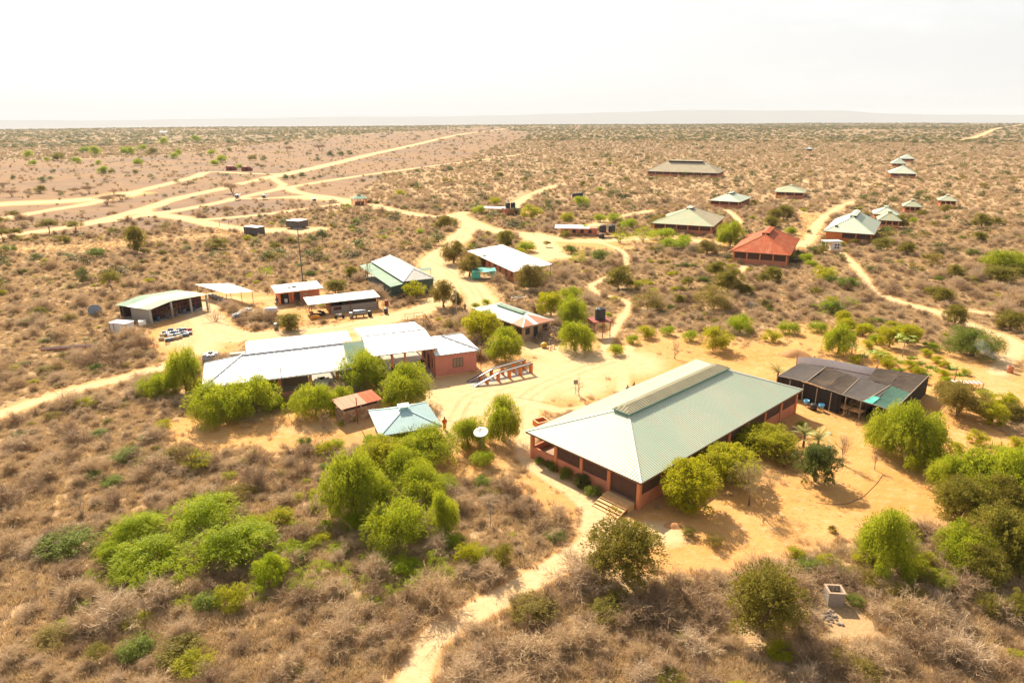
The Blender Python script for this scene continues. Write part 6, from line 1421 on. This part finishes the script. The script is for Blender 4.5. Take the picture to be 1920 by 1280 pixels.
THORN2 = [thorn_mesh('thorn_shrub', M['twig2'], 80 + i, ns=18, nt_=12, nn_=11) for i in range(2)]
def crowns(k):
    if k not in CROWN: _, _, m_, st, _, _ = KINDS[k]; CROWN[k] = CK(k, M[m_], **st)
    return CROWN[k]
PL = []                                   # every plant placed as a thing: (root, base phrase, x, y, size)
def put(k, px, py, wpx, top=None, sy=None):
    g = G(px, py); zc = PJ(g)[2]; r_ = wpx * zc / F / 2
    name, cat_, m_, st, br, phrase = KINDS[k]
    if st['base'] < .2: g.y += r_ * .62; g.x *= 1 + r_ * .62 / max(g.y, 30)
    g.z = float(ground_z(np.array([[g.x, g.y]]))[0])
    h_ = ztop(g.x, g.y, top) * 1.02 - g.z if top else r_ * (1.45 if cat_ == 'tree' else 1.15) * rng.uniform(.9, 1.1)
    h_ = max(h_, r_ * .6)
    o = bpy.data.objects.new(name, None); o.empty_display_size = .3; C.objects.link(o); o.location = g; rz = rng.uniform(0, 6.28); o.rotation_euler = (0, 0, rz); o.scale = (r_ * .96, r_ * .96, h_)
    o['category'] = cat_
    c = bpy.data.objects.new('crown', rng.choice(crowns(k))); C.objects.link(c); c.parent = o
    if wpx > 22 or st['base'] > .2:
        t_ = bpy.data.objects.new('trunk', rng.choice(BR[br])); C.objects.link(t_); t_.parent = o
    PL.append((o, phrase, g.x, g.y, r_, px, py)); FOOT.append((Vector((g.x, g.y)), 0, -r_ * .6, -r_ * .6, r_ * .6, r_ * .6)); return o
E1 = """g 62 311 17;g 53 295 20;g 88 303 12;o 110 302 25;d 100 325 12;d 80 343 20;d 25 337 12;g 195 326 22;o 210 326 14;g 185 309 14;d 173 313 9;o 255 327 14;g 260 311 22;g 163 285 22;g 180 290 25;g 240 290 26;g 267 282 20;g 143 307 20;g 397 291 18;g 417 305 22;g 403 311 20;g 449 318 16;g 327 298 20;o 285 291 24;g 335 290 14;g 307 271 20;g 367 266 20;d 495 302 13;o 473 302 18;d 490 314 8;d 596 302 13;d 537 272 10;d 430 284 12;d 620 294 18;d 640 293 16;d 655 291 14
d 535 337 15;d 550 336 14;d 567 333 16;d 588 337 9;d 599 334 11;d 617 327 6;o 77 363 24;d 338 362 7;d 112 375 7
T 29 412 24;T 92 438 46;T 143 437 32;T 213 442 24;T 4 425 28;T 7 452 34;T 30 448 30;m 17 477 28;o 122 457 24;m 182 484 34;O 258 476 40 424;T 210 546 38 506;d 157 533 32 503;o 47 515 18;o 408 470 42;o 308 478 16;d 488 410 14;o 517 469 26;o 510 489 24;o 548 458 26;d 584 456 24;d 604 447 30;o 624 428 18;o 647 464 14;o 677 472 20;m 667 420 18;g 653 392 16;O 660 524 28 500;O 630 553 46 525;o 75 600 36;m 300 587 30;O 545 622 52 588;m 660 430 16
y 750 370 24;d 784 356 17;d 843 322 18;o 937 334 20;o 985 342 16;o 848 346 14;d 791 391 14;d 845 371 10;y 928 386 26;g 898 402 28;y 997 411 42;d 1028 388 19;d 1046 387 18;g 1090 387 34;o 1062 339 14;o 1093 349 16;g 1123 361 16;o 1173 341 18;g 1142 311 14;o 1117 313 14;y 1064 416 28;g 1125 417 28;g 1152 419 32;g 1178 431 34;g 1099 441 28;o 1061 447 24;T 1025 463 18;g 985 474 40;O 948 466 38 432;y 975 483 28;O 835 431 34;o 818 429 20;g 789 439 18;d 830 449 12
B 850 497 50 452;B 880 521 44 478;B 905 503 28 478;B 996 547 62 497;g 1008 512 28 488;y 780 563 45 529;B 832 580 50 525;B 857 578 24 550;b 845 618 32;Y 905 648 74 583;W 947 680 72 620;g 892 579 20;g 912 575 22;W 1078 664 66 600;W 1072 612 58 553;Y 1032 596 52 548;W 1070 566 50 540;o 660 525 20;q 468 523 20;q 500 520 34
q 1204 456 50;g 1240 452 60 428;g 1265 469 60 444;g 1280 462 34;q 1163 458 44;B 1236 432 40;B 1324 479 44 452;W 1369 467 54 418;g 1407 489 18;O 1469 413 36;O 1445 429 32;g 1482 441 26;o 1413 384 16;g 1346 387 28;o 1537 478 26;d 1517 438 12;m 1070 477 30;q 1088 498 44;m 1125 493 40;O 1160 545 52 500;y 1198 544 32;T 1290 539 30;O 1274 571 26;O 1365 552 58 505;O 1343 521 44 490;O 1400 554 28;O 1448 529 36;o 1430 533 32;o 1528 553 26;y 1545 529 50;s 1408 581 28;b 1335 588 78;g 1388 627 50 588;g 1478 629 40;y 1446 643 38;g 1533 626 36;g 1251 631 32;y 1210 636 38;g 1187 646 28;g 1293 642 34;y 1340 662 66 612;b 1215 587 66;g 1140 594 14;g 1155 668 34;m 1560 590 44;q 1590 580 40
o 1618 452 22;o 1600 460 22;o 1593 478 20;m 1638 462 24;m 1660 442 26;O 1685 428 32;g 1710 420 18;o 1655 470 40;O 1700 480 34;o 1725 408 24;o 1770 400 26;O 1840 428 36;o 1870 424 28;O 1835 455 28;m 1822 480 22;O 1900 520 30;W 1880 515 78 467;O 1870 535 70 500;O 1790 524 34;O 1788 614 46 572;O 1893 624 60 585;o 1752 560 40;O 1768 570 40;o 1545 470 16;g 1520 500 22;g 1510 494 30;y 1480 490 26;o 1475 402 24;O 1452 415 30;m 1590 545 44;m 1560 535 30;q 1545 590 50;y 1560 575 30
W 1571 668 60 606;Y 1584 624 36;Y 1617 632 34;Y 1579 606 30;Y 1665 655 42 612;Y 1702 650 42 608;y 1652 682 36;y 1703 695 30;y 1757 683 26;y 1766 709 26;g 1739 651 18;y 1603 683 26;y 1663 692 30;y 1718 700 24;R 1821 678 104 613;B 1793 792 96 720;g 1845 752 36;Y 1855 802 54 755;O 1900 795 50;y 1905 842 36;W 1660 860 90 770;W 1700 886 110 766;W 1735 880 80 800;Y 1290 972 108 865;Y 1362 922 116 838;Y 1428 864 120 803;v 1405 948 84 866;D 1527 916 92 836;B 1770 745 40
W 665 985 110 842;W 747 1046 130 940;W 790 962 104 885;W 800 885 128 803;Y 722 905 110 828;g 700 868 60 820;W 832 1012 60 930;W 942 836 76 750;W 880 850 76 788;g 905 880 50;y 880 1067 60 1020;q 840 1092 50;o 942 1072 46 1020;q 790 1108 60;m 905 920 40;g 760 1090 70 1055;B 1000 1172 96 1125;O 1168 1118 160 985;O 1425 1222 156 1072;D 1230 880 10;W 1650 1100 112 965;g 1640 1030 60;o 1710 1012 42;O 1860 1085 130 960;W 1800 1080 110 985;W 1850 965 150 838;W 1900 985 110 850;O 1790 1000 110 900;O 1905 1100 90 990;o 1565 1082 18;y 1490 1050 36;b 1690 1165 50;m 1600 1140 36
O 1870 1000 100 900;W 1770 940 80 860;W 1905 930 90 850;O 1830 1110 90 1030;g 1760 1110 60;O 1915 1180 70 1120;o 1850 1160 60;g 1880 860 40;o 1800 890 30;g 1625 620 26;y 1650 630 24;g 1690 625 24;y 1735 670 26;g 1750 660 22;y 1770 690 22;g 1675 705 20;y 1640 710 18;g 1590 690 18;y 1730 720 20;g 1770 720 24;g 1800 730 26;y 1340 820 60 795;Y 1390 845 80 800;o 1470 880 50 850;o 1290 1010 30;b 1340 1030 40;o 1560 1000 20;g 668 1000 60 965;W 690 960 90 880;q 720 1000 60;Y 770 850 80 800;W 760 925 110 850;g 830 930 60;g 850 1035 50;q 815 1075 60;q 770 1120 50;g 720 1075 50;q 905 1050 40;q 690 1110 50;q 650 1120 44;q 560 1120 50;q 600 1080 50;g 640 1045 40;q 560 1000 40;g 545 1060 60;y 440 1150 70;q 480 1130 60;q 350 1150 50;q 180 1100 50;q 240 1160 40;q 130 1195 50;m 560 1060 40;O 1930 1040 90 960;O 1780 1060 70 1000;g 1830 1100 70;o 1740 1110 50;b 1690 1140 60;m 1210 1010 22;o 1490 862 20;y 1475 845 40;g 1500 800 16;m 1820 770 40;y 1790 850 30;Y 1880 780 50;y 1830 835 40;y 1720 705 26;m 1780 735 30;g 1810 705 20;y 1690 640 30;g 1640 645 30;y 1625 655 26;W 352 742 62 648;W 300 747 74 700;g 268 742 30;W 410 802 112 716;W 482 788 100 712;g 520 770 40;W 592 790 84 718;W 640 775 60 730;W 682 742 100 654;g 712 730 50 690;W 765 768 102 690;g 740 770 50;y 310 812 36;m 570 840 30;g 640 800 14;g 662 790 26;q 885 700 10;g 633 845 34;y 612 858 44
m 1040 884 30;m 1064 899 34;D 1090 917 36;m 1113 934 36;m 1012 872 24;D 1030 878 20;G 385 1022 150 938;G 445 1075 170 985;G 262 1032 112 968;G 290 1094 150 1020;G 213 1062 64;q 255 1127 90;G 512 1105 74 1045;q 340 1114 110;y 526 992 60;q 580 1042 50;q 598 1003 30;q 567 1088 44;q 585 1122 60;q 625 1042 40;m 395 1152 60;m 135 1052 112 1000;b 110 1218 84 1180;T 183 1240 50;q 655 1085 46;q 690 1060 40;q 620 1075 36;g 610 1000 34;q 160 1150 36;q 960 1010 20;q 735 1120 44;q 705 1145 40;q 680 1190 24;q 645 1165 34;y 480 1010 60"""
for row in E1.replace('\n', ';').split(';'):
    a = row.split(); put(a[0], float(a[1]), float(a[2]), float(a[3]), float(a[4]) if len(a) > 4 else None)

# flat-topped and leafless trees
FLAT = crown_mesh('crown', M['twig2'], 40, 70, flat=True, base=.62, clump=.25, leaf=(.12, .014), core=.2, seed=5)
FT = [branch_mesh('trunk', M['bark'], 70 + i, stems=3, h=.8, r=.03, lean=.9, levels=2, kids=4) for i in range(2)]
for px, py, w_ in ((437, 363, 40), (200, 385, 40), (228, 377, 28), (167, 363, 30), (142, 363, 22), (213, 365, 20), (350, 353, 20), (112, 365, 18), (23, 369, 27), (7, 353, 22), (540, 285, 22), (600, 283, 24)):
    g = G(px, py); r_ = w_ * PJ(g)[2] / F / 2; o = bpy.data.objects.new('flat_topped_tree', None); C.objects.link(o); o.location = g; o.scale = (r_, r_, r_ * 1.0); o.rotation_euler = (0, 0, rng.uniform(0, 6)); o['category'] = 'tree'
    for nm, me in (('crown', FLAT), ('trunk', rng.choice(FT))): c = bpy.data.objects.new(nm, me); C.objects.link(c); c.parent = o
    PL.append((o, 'flat-topped leafless acacia', g.x, g.y, r_, px, py))
BARE = [branch_mesh('branches', M['palebark'], 90 + i, stems=2, h=.62, r=.03, lean=.5, levels=4, kids=4, spread=.75) for i in range(3)]
BIGB = [branch_mesh('branches', M['twig2'], 95 + i, stems=9, h=.5, r=.014, lean=1.0, levels=3, kids=4, spread=.6) for i in range(2)]
for k, px, py, w_, top in (('b', 1580, 871, 62, 800), ('b', 492, 919, 54, 868), ('b', 154, 970, 52, 915), ('b', 70, 1118, 46, 1060), ('b', 1086, 742, 30, 708), ('b', 1265, 672, 36, 635), ('B', 350, 882, 96, 796), ('b', 275, 1160, 44, 1110), ('b', 558, 893, 40, 850), ('b', 205, 842, 40, 800), ('B', 212, 690, 150, 635), ('b', 690, 525, 24, 470), ('b', 1000, 440, 14, 422), ('B', 285, 905, 50, 860), ('B', 560, 800, 40, 770), ('b', 1640, 880, 30, 840), ('B', 505, 602, 60, 572), ('B', 408, 602, 60, 575), ('B', 322, 598, 56, 566), ('b', 620, 880, 40, 840), ('B', 1330, 600, 30, 570)):
    g = G(px, py); zc = PJ(g)[2]; r_ = w_ * zc / F / 2; h_ = max(ztop(g.x, g.y, top), r_ * .5)
    o = bpy.data.objects.new('leafless_tree' if k == 'b' else 'leafless_shrub', rng.choice(BARE if k == 'b' else BIGB)); C.objects.link(o); o.location = g; o.scale = (r_ * 1.25, r_ * 1.25, h_ * .95); o.rotation_euler = (0, 0, rng.uniform(0, 6)); o['category'] = 'tree' if k == 'b' else 'shrub'
    PL.append((o, 'leafless pale-branched tree' if k == 'b' else 'big leafless brown shrub', g.x, g.y, r_, px, py))
# pale dead tree before the outhouse
g = G(607, 802); o = tag(bpy.data.objects.new('dead_stump', branch_mesh('dead_stump', M['palebark'], 321, stems=3, h=.7, r=.07, lean=.8, levels=2, kids=4)), 'twisted pale dead stump before the stone outhouse', 'dead tree', loc=g); C.objects.link(o); o.scale = (1.6, 1.6, 2.4)
# palms, papayas, garden beds
def palm(px, py, hgt, fl, label):
    t = thing('palm', label, 'palm', G(px, py), rng.uniform(0, 6), 'palms near the hall'); MB().tube([(0, 0, 0), (.05, .02, hgt * .5), (.02, 0, hgt)], [.17, .13, .12], 8).build('trunk', M['bark'], t)
    for k in range(15):
        a = 2.4 * k; e = rng.uniform(.1, 1.1); pts = []; V = []
        for j in range(8):
            s = j / 7 * fl; z = hgt + s * math.sin(e) - .32 * s * s / fl * (1.6 - e * .5); x = s * math.cos(e * .8); pts.append(Vector((x * math.cos(a), x * math.sin(a), z)))
        mb = MB().tube(pts, [.03] * 4 + [.02] * 4, 3, False); sd_ = Vector((-math.sin(a), math.cos(a), 0))
        for j in range(1, 8):
            for q in (0, .5):
                p = pts[j - 1].lerp(pts[j], q); dd = (pts[j] - pts[j - 1]).normalized(); ll = fl * .24 * (1 - abs(j / 7 - .45))
                for s in (-1, 1): e_ = p + (sd_ * s + dd * .7) * ll - Vector((0, 0, .25 * ll)); mb.poly([p - dd * .04, p + dd * .04, e_])
        o = mb.build('frond', M['frond'], t)
    PL_EXTRA.append((px, py))
PL_EXTRA = []
M['frond'] = mat('palm_frond', (0.28, 0.30, 0.05), (0.34, 0.32, 0.07), 2, .5); M['frond2'] = mat('papaya_leaf', (0.26, 0.36, 0.03), (0.34, 0.42, 0.05), 2, .5)
palm(1506, 838, 1.7, 1.9, 'yellowish young palm standing by the hall corner, left one'); palm(1532, 845, 1.5, 2.1, 'second young palm, right of the first at the hall corner'); palm(1458, 712, 1.2, 2.4, 'dull green palm behind the left end of the nursery')
def papaya(px, py, top, label):
    g = G(px, py); h_ = ztop(g.x, g.y, top); t = thing('papaya_tree', label, 'tree', g, rng.uniform(0, 6), 'papaya trees in the garden'); MB().tube([(0, 0, 0), (.05, 0, h_ * .5), (0, .04, h_ * .9)], [.09, .07, .05], 6).build('trunk', M['palebark'], t)
    for k in range(9):
        a = 2.4 * k; e = .5 - .09 * k; r_ = h_ * .30; c = Vector((math.cos(a) * r_ * math.cos(e), math.sin(a) * r_ * math.cos(e), h_ * .9 + r_ * math.sin(e))); mb = MB().tube([(0, .0, h_ * .88), c], .012, 3, False)
        for j in range(7): b_ = a + (j - 3) * .55; mb.poly([c + Vector((-.05, 0, 0)), c + Vector((math.cos(b_ - .2) * r_ * .4, math.sin(b_ - .2) * r_ * .4, .0)), c + Vector((math.cos(b_) * r_ * .6, math.sin(b_) * r_ * .6, -r_ * .2)), c + Vector((math.cos(b_ + .2) * r_ * .4, math.sin(b_ + .2) * r_ * .4, 0))])
        mb.build('leaf', M['frond2'], t)
for px, py, top, lab in ((1692, 669, 629, 'tall thin papaya rising in the middle of the garden'), (1645, 690, 658, 'papaya close behind the metal fence, right of the seedlings'), (1595, 672, 645, 'papaya at the right foot of the dense weeping tree'), (1617, 683, 655, 'slim papaya just behind the middle of the metal fence'), (1668, 650, 628, 'papaya between the two yellow-green garden trees'), (1790, 712, 685, 'small papaya at the far right of the garden beds')): papaya(px, py, top, lab)
BED = [tuft_mesh('leaf', M['l_garden'], 200 + i, 70, .35, .07) for i in range(3)]
for i, (px, py) in enumerate(((1618, 668), (1640, 662), (1672, 673), (1690, 680), (1725, 682), (1745, 690), (1728, 694), (1760, 696), (1785, 692), (1800, 704), (1775, 702), (1735, 703), (1688, 694), (1710, 672), (1655, 675))):
    o = bpy.data.objects.new('vegetable_bed', rng.choice(BED)); C.objects.link(o); g = G(px, py); o.location = g; o.scale = (1.5, 1.1, 1.1); o['category'] = 'vegetable bed'; o.rotation_euler = (0, 0, rng.uniform(-.3, .3))
    PL.append((o, 'low bright green vegetable bed', g.x, g.y, 1, px, py))

# ---- where scrub can grow
HEDGE = None
def blocked(P):
    b_ = np.zeros(len(P), bool)
    for c, a, x0, y0, x1, y1 in FOOT:
        d = P - np.array(c); ca, sa = math.cos(-a), math.sin(-a); x = d[:, 0] * ca - d[:, 1] * sa; y = d[:, 0] * sa + d[:, 1] * ca
        b_ |= (x > x0) & (x < x1) & (y > y0) & (y < y1)
    return b_
def vnoise(P, s, seed):
    r = np.random.default_rng(seed); o = np.zeros(len(P))
    for k in range(6):
        a = r.uniform(0, 6.28); f = r.uniform(.6, 1.6) / s; o += np.sin(P[:, 0] * math.cos(a) * f * 6.28 + P[:, 1] * math.sin(a) * f * 6.28 + r.uniform(0, 6.28) + 1.5 * np.sin(P[:, 0] * f * 3 + k))
    return o / 6
def sample(n, d0, d1, power, seed, half=math.radians(52)):
    """random ground points in the wedge the place is seen over; thinner with distance"""
    r = np.random.default_rng(seed); u = r.uniform(0, 1, n); k = 2 - power
    D = (d0 ** k + u * (d1 ** k - d0 ** k)) ** (1 / k); a = r.uniform(-half, half, n)
    return np.stack([D * np.sin(a), D * np.cos(a)], -1)
def keep(P, seed, open_keep=.05, soilmax=.35, patch=0.0, ps=30):
    sand, soil = masks(P); r = np.random.default_rng(seed).uniform(0, 1, len(P)); ok = (soil < soilmax * (.6 + .8 * r)) & ~blocked(P)
    op = inpoly(P, OPEN); ok &= ~op | (np.random.default_rng(seed + 1).uniform(0, 1, len(P)) < open_keep)
    if patch: ok &= vnoise(P, ps, seed + 2) > np.random.default_rng(seed + 3).uniform(-1, 1, len(P)) * .35 - patch
    return P[ok]
def thin(P, dmin):                        # keep points at least dmin(P) apart, on a hash grid
    seen = {}; out = []
    for p in P:
        d = dmin(p); c = 4.0; i, j = int(p[0] // c), int(p[1] // c); good = True
        for a in (-1, 0, 1):
            for b_ in (-1, 0, 1):
                for q in seen.get((i + a, j + b_), ()):
                    if (q[0] - p[0]) ** 2 + (q[1] - p[1]) ** 2 < d * d: good = False; break
                if not good: break
            if not good: break
        if good: seen.setdefault((i, j), []).append(p); out.append(p)
    return np.array(out)
def scatter(name, label, P, size, protos, seed, zmul=(.8, 1.2)):
    r = np.random.default_rng(seed); n = len(P); me = bpy.data.meshes.new(name); V = np.column_stack([P, ground_z(P)]).astype(np.float32)
    me.vertices.add(n); me.vertices.foreach_set('co', V.ravel())
    sz = size if hasattr(size, '__len__') else np.full(n, size)
    sc_ = np.column_stack([sz, sz, sz * r.uniform(*zmul, n)]).astype(np.float32); ro = np.column_stack([np.zeros(n), np.zeros(n), r.uniform(0, 6.28, n)]).astype(np.float32)
    for k, a in (('sc', sc_), ('ro', ro)): at = me.attributes.new(k, 'FLOAT_VECTOR', 'POINT'); at.data.foreach_set('vector', a.ravel())
    at = me.attributes.new('ix', 'INT', 'POINT'); at.data.foreach_set('value', r.integers(0, len(protos), n).astype(np.int32)); me.update()
    o = bpy.data.objects.new(name, me); C.objects.link(o); o['kind'] = 'stuff'; o['label'] = label
    col = bpy.data.collections.new(name + '_kinds')
    for i, p in enumerate(protos): q = bpy.data.objects.new('%s_kind_%02d' % (name, i), p); col.objects.link(q)
    ng = bpy.data.node_groups.new(name, 'GeometryNodeTree'); ng.interface.new_socket('Geometry', in_out='INPUT', socket_type='NodeSocketGeometry'); ng.interface.new_socket('Geometry', in_out='OUTPUT', socket_type='NodeSocketGeometry')
    gi, go = ng.nodes.new('NodeGroupInput'), ng.nodes.new('NodeGroupOutput'); ip = ng.nodes.new('GeometryNodeInstanceOnPoints'); ci = ng.nodes.new('GeometryNodeCollectionInfo'); ci.inputs[0].default_value = col; ci.inputs[1].default_value = True; ci.inputs[2].default_value = True
    def na(nm, ty): x = ng.nodes.new('GeometryNodeInputNamedAttribute'); x.data_type = ty; x.inputs[0].default_value = nm; return x.outputs[0]
    l = ng.links.new; l(gi.outputs[0], ip.inputs['Points']); l(ci.outputs[0], ip.inputs['Instance']); ip.inputs['Pick Instance'].default_value = True
    l(na('ix', 'INT'), ip.inputs['Instance Index']); l(na('ro', 'FLOAT_VECTOR'), ip.inputs['Rotation']); l(na('sc', 'FLOAT_VECTOR'), ip.inputs['Scale']); l(ip.outputs[0], go.inputs[0])
    md = o.modifiers.new('scatter', 'NODES'); md.node_group = ng; return o

# dry thorn scrub: the larger near ones are things, the rest is one mass
P = sample(90000, 30, 330, 0.75, 21); P = keep(P, 22, .12, patch=.75, ps=22)
rs = np.random.default_rng(23); P = thin(P, lambda p: 1.45 + .0035 * math.hypot(p[0], p[1]))
size = rs.gamma(4.5, .29, len(P)).clip(.6, 3.0) * (.78 + .3 * (vnoise(P, 40, 5) > 0))
px_ = np.array([PJ((p[0], p[1], 0)) for p in P]); vis = size / px_[:, 2] * ((px_[:, 0] > 10) & (px_[:, 0] < 1910) & (px_[:, 1] > 240) & (px_[:, 1] < 1270))
order = np.argsort(-vis); big_, rest = order[:290], order[290:]
for i in big_:
    o = bpy.data.objects.new('thorn_shrub', rng.choice(THORN if rng.random() < .6 else THORN2)); C.objects.link(o); s = float(size[i]) * 1.1; o.location = (P[i][0], P[i][1], 0); o.scale = (s, s, s * rng.uniform(.8, 1.15)); o.rotation_euler = (0, 0, rng.uniform(0, 6.28)); o['category'] = 'shrub'
    PL.append((o, 'leafless thorn shrub', P[i][0], P[i][1], s, px_[i][0], px_[i][1]))
T_LOW = [thorn_mesh('low_thorn', M['twig'], 110 + i, ns=9, nt_=7, nn_=6, wid=.03, fz=1.2) for i in range(4)]
scatter('thorn_scrub', 'mass of grey-brown leafless thorn scrub covering the dry ground', P[rest], size[rest], THORN + THORN2, 31)
# straw tufts and low litter shrubs between them
P2 = sample(210000, 28, 300, 1.0, 41); P2 = keep(P2, 42, .15, .55, patch=.7, ps=9)
scatter('dry_grass', 'pale straw tufts and low dry shrublets between the thorn shrubs', P2, np.random.default_rng(43).uniform(.35, .95, len(P2)), [tuft_mesh('tuft', M['straw'], 300 + i) for i in range(4)] + [tuft_mesh('tuft', M['twig'], 310 + i, 60, .6) for i in range(2)], 44)
P7 = sample(5200, 36, 330, .8, 95); P7 = keep(P7, 96, .1, .35); P7 = P7[vnoise(P7, 45, 97) > np.random.default_rng(98).uniform(-.35, .55, len(P7))]
scatter('small_olive_shrubs', 'small olive, brown and dull green shrubs mixed into the thorn scrub', P7, np.random.default_rng(99).gamma(5, .16, len(P7)).clip(.3, 1.7), [crowns('o')[0], crowns('b')[0], crowns('m')[0], crowns('b')[1], crowns('y')[0], crowns('y')[1]], 90, (.6, 1.0))
P6 = sample(60000, 30, 190, 1.0, 91); sa6, so6 = masks(P6); P6 = P6[(so6 > .3) & (sa6 < .75) & ~blocked(P6) & (vnoise(P6, 7, 92) > -.05)]
scatter('ground_litter', 'fallen twigs and tiny dry weeds on the bare sandy ground', P6, np.random.default_rng(93).gamma(3, .055, len(P6)).clip(.08, .45), [tuft_mesh('litter', M['straw'], 400, 20, .25, .05), tuft_mesh('litter', M['twig2'], 401, 16, .18, .05), tuft_mesh('litter', M['twig2'], 402, 10, .5, .03)], 94)
P3 = sample(56000, 300, 1300, .95, 51); P3 = keep(P3, 52, .12, .4, patch=.7, ps=70)
scatter('distant_scrub', 'distant dry thorn scrub thinning towards the horizon', P3, np.random.default_rng(53).gamma(6, .27, len(P3)).clip(.8, 3.6), T_LOW, 54)
FAR_O = [crown_mesh('crown', M['l_far'], 14, 26, base=.0, clump=.4, leaf=(.22, .12), core=.3, seed=61), crown_mesh('crown', M['l_dark'], 14, 26, base=.0, clump=.4, leaf=(.22, .12), core=.3, seed=62), crown_mesh('crown', M['l_brown'], 14, 26, base=.0, clump=.4, leaf=(.22, .12), core=.3, seed=63)]
P4 = sample(9000, 190, 1500, .9, 71); P4 = keep(P4, 72, .22, .3, patch=.45, ps=120)
scatter('distant_bushes', 'scattered distant olive and dark green bushes in the scrub', P4, np.random.default_rng(73).gamma(7, .24, len(P4)).clip(.7, 3.8), FAR_O, 74)
P5 = sample(60000, 1200, 4600, .55, 81); P5 = P5[np.hypot(P5[:, 0], P5[:, 1]) < edge_r(np.arctan2(P5[:, 0], P5[:, 1])) - 30]; P5 = keep(P5, 82, .16, .3, patch=.5, ps=500)
scatter('horizon_scrub', 'far scrub merging into a dark band at the horizon', P5, np.random.default_rng(83).gamma(6, .55, len(P5)).clip(1.5, 6), FAR_O + [T_LOW[0]], 84, (.6, .9))

# ---- describe each plant by what stands nearest to it
ORD = ['nearest', 'second nearest', 'third nearest', 'fourth nearest', 'fifth nearest', 'sixth nearest', 'seventh nearest', 'eighth nearest', 'ninth nearest', 'tenth nearest', 'eleventh nearest', 'twelfth nearest', 'thirteenth nearest', 'fourteenth nearest', 'fifteenth nearest', 'sixteenth nearest', 'seventeenth nearest', 'eighteenth nearest', 'nineteenth nearest', 'twentieth nearest']
LAND += [('the steps of the hall', *G(1150, 975).xy), ('the bottom edge path', *G(800, 1230).xy), ('the path bend', *G(1110, 1010).xy), ('the lower left thicket', *G(385, 1060).xy), ('the lower left corner', *G(20, 1270).xy), ('the lower right corner', *G(1900, 1270).xy), ('the pit box rubble', *G(1535, 1158).xy), ('the left edge path', *G(40, 765).xy), ('the hose', *G(1600, 940).xy), ('the red earth heap', *G(1490, 665).xy), ('the airstrip', *G(640, 304).xy), ('the far left tracks', *G(120, 395).xy), ('the right edge track', *G(1860, 625).xy), ('the winding footpath', *G(1178, 576).xy)]
LP = [(nm, x, y, *PJ((x, y, 0))[:2]) for nm, x, y in LAND]
grp = {}
for rec in PL:
    o, ph, x, y, r_, px, py = rec
    nm, lx, ly, qx, qy = min(LP, key=lambda l: math.hypot(l[3] - px, (l[4] - py) * 1.6))
    dx, dy = px - qx, (py - qy) * 1.6
    side = ('left of' if dx < 0 else 'right of') if abs(dx) > abs(dy) else ('in front of' if dy > 0 else 'behind')
    grp.setdefault((ph, side, nm), []).append((math.hypot(dx, dy), rec))
for (ph, side, nm), l in grp.items():
    l.sort(key=lambda t: t[0])
    for i, (d, rec) in enumerate(l):
        if len(l) == 1: lab = '%s %s %s' % (ph, side, nm)
        else: lab = '%s %s %s, %s to it' % (ph, side, nm, ORD[i]) if i < 20 else '%s %s %s, %s past the twentieth' % (ph, side, nm, ORD[min(i - 20, 19)])
        rec[0]['label'] = lab; rec[0]['group'] = {'thorn_shrub': 'leafless thorn shrubs in the scrub'}.get(rec[0].name.split('.')[0], ph + ('es' if ph.endswith('bush') else 's'))
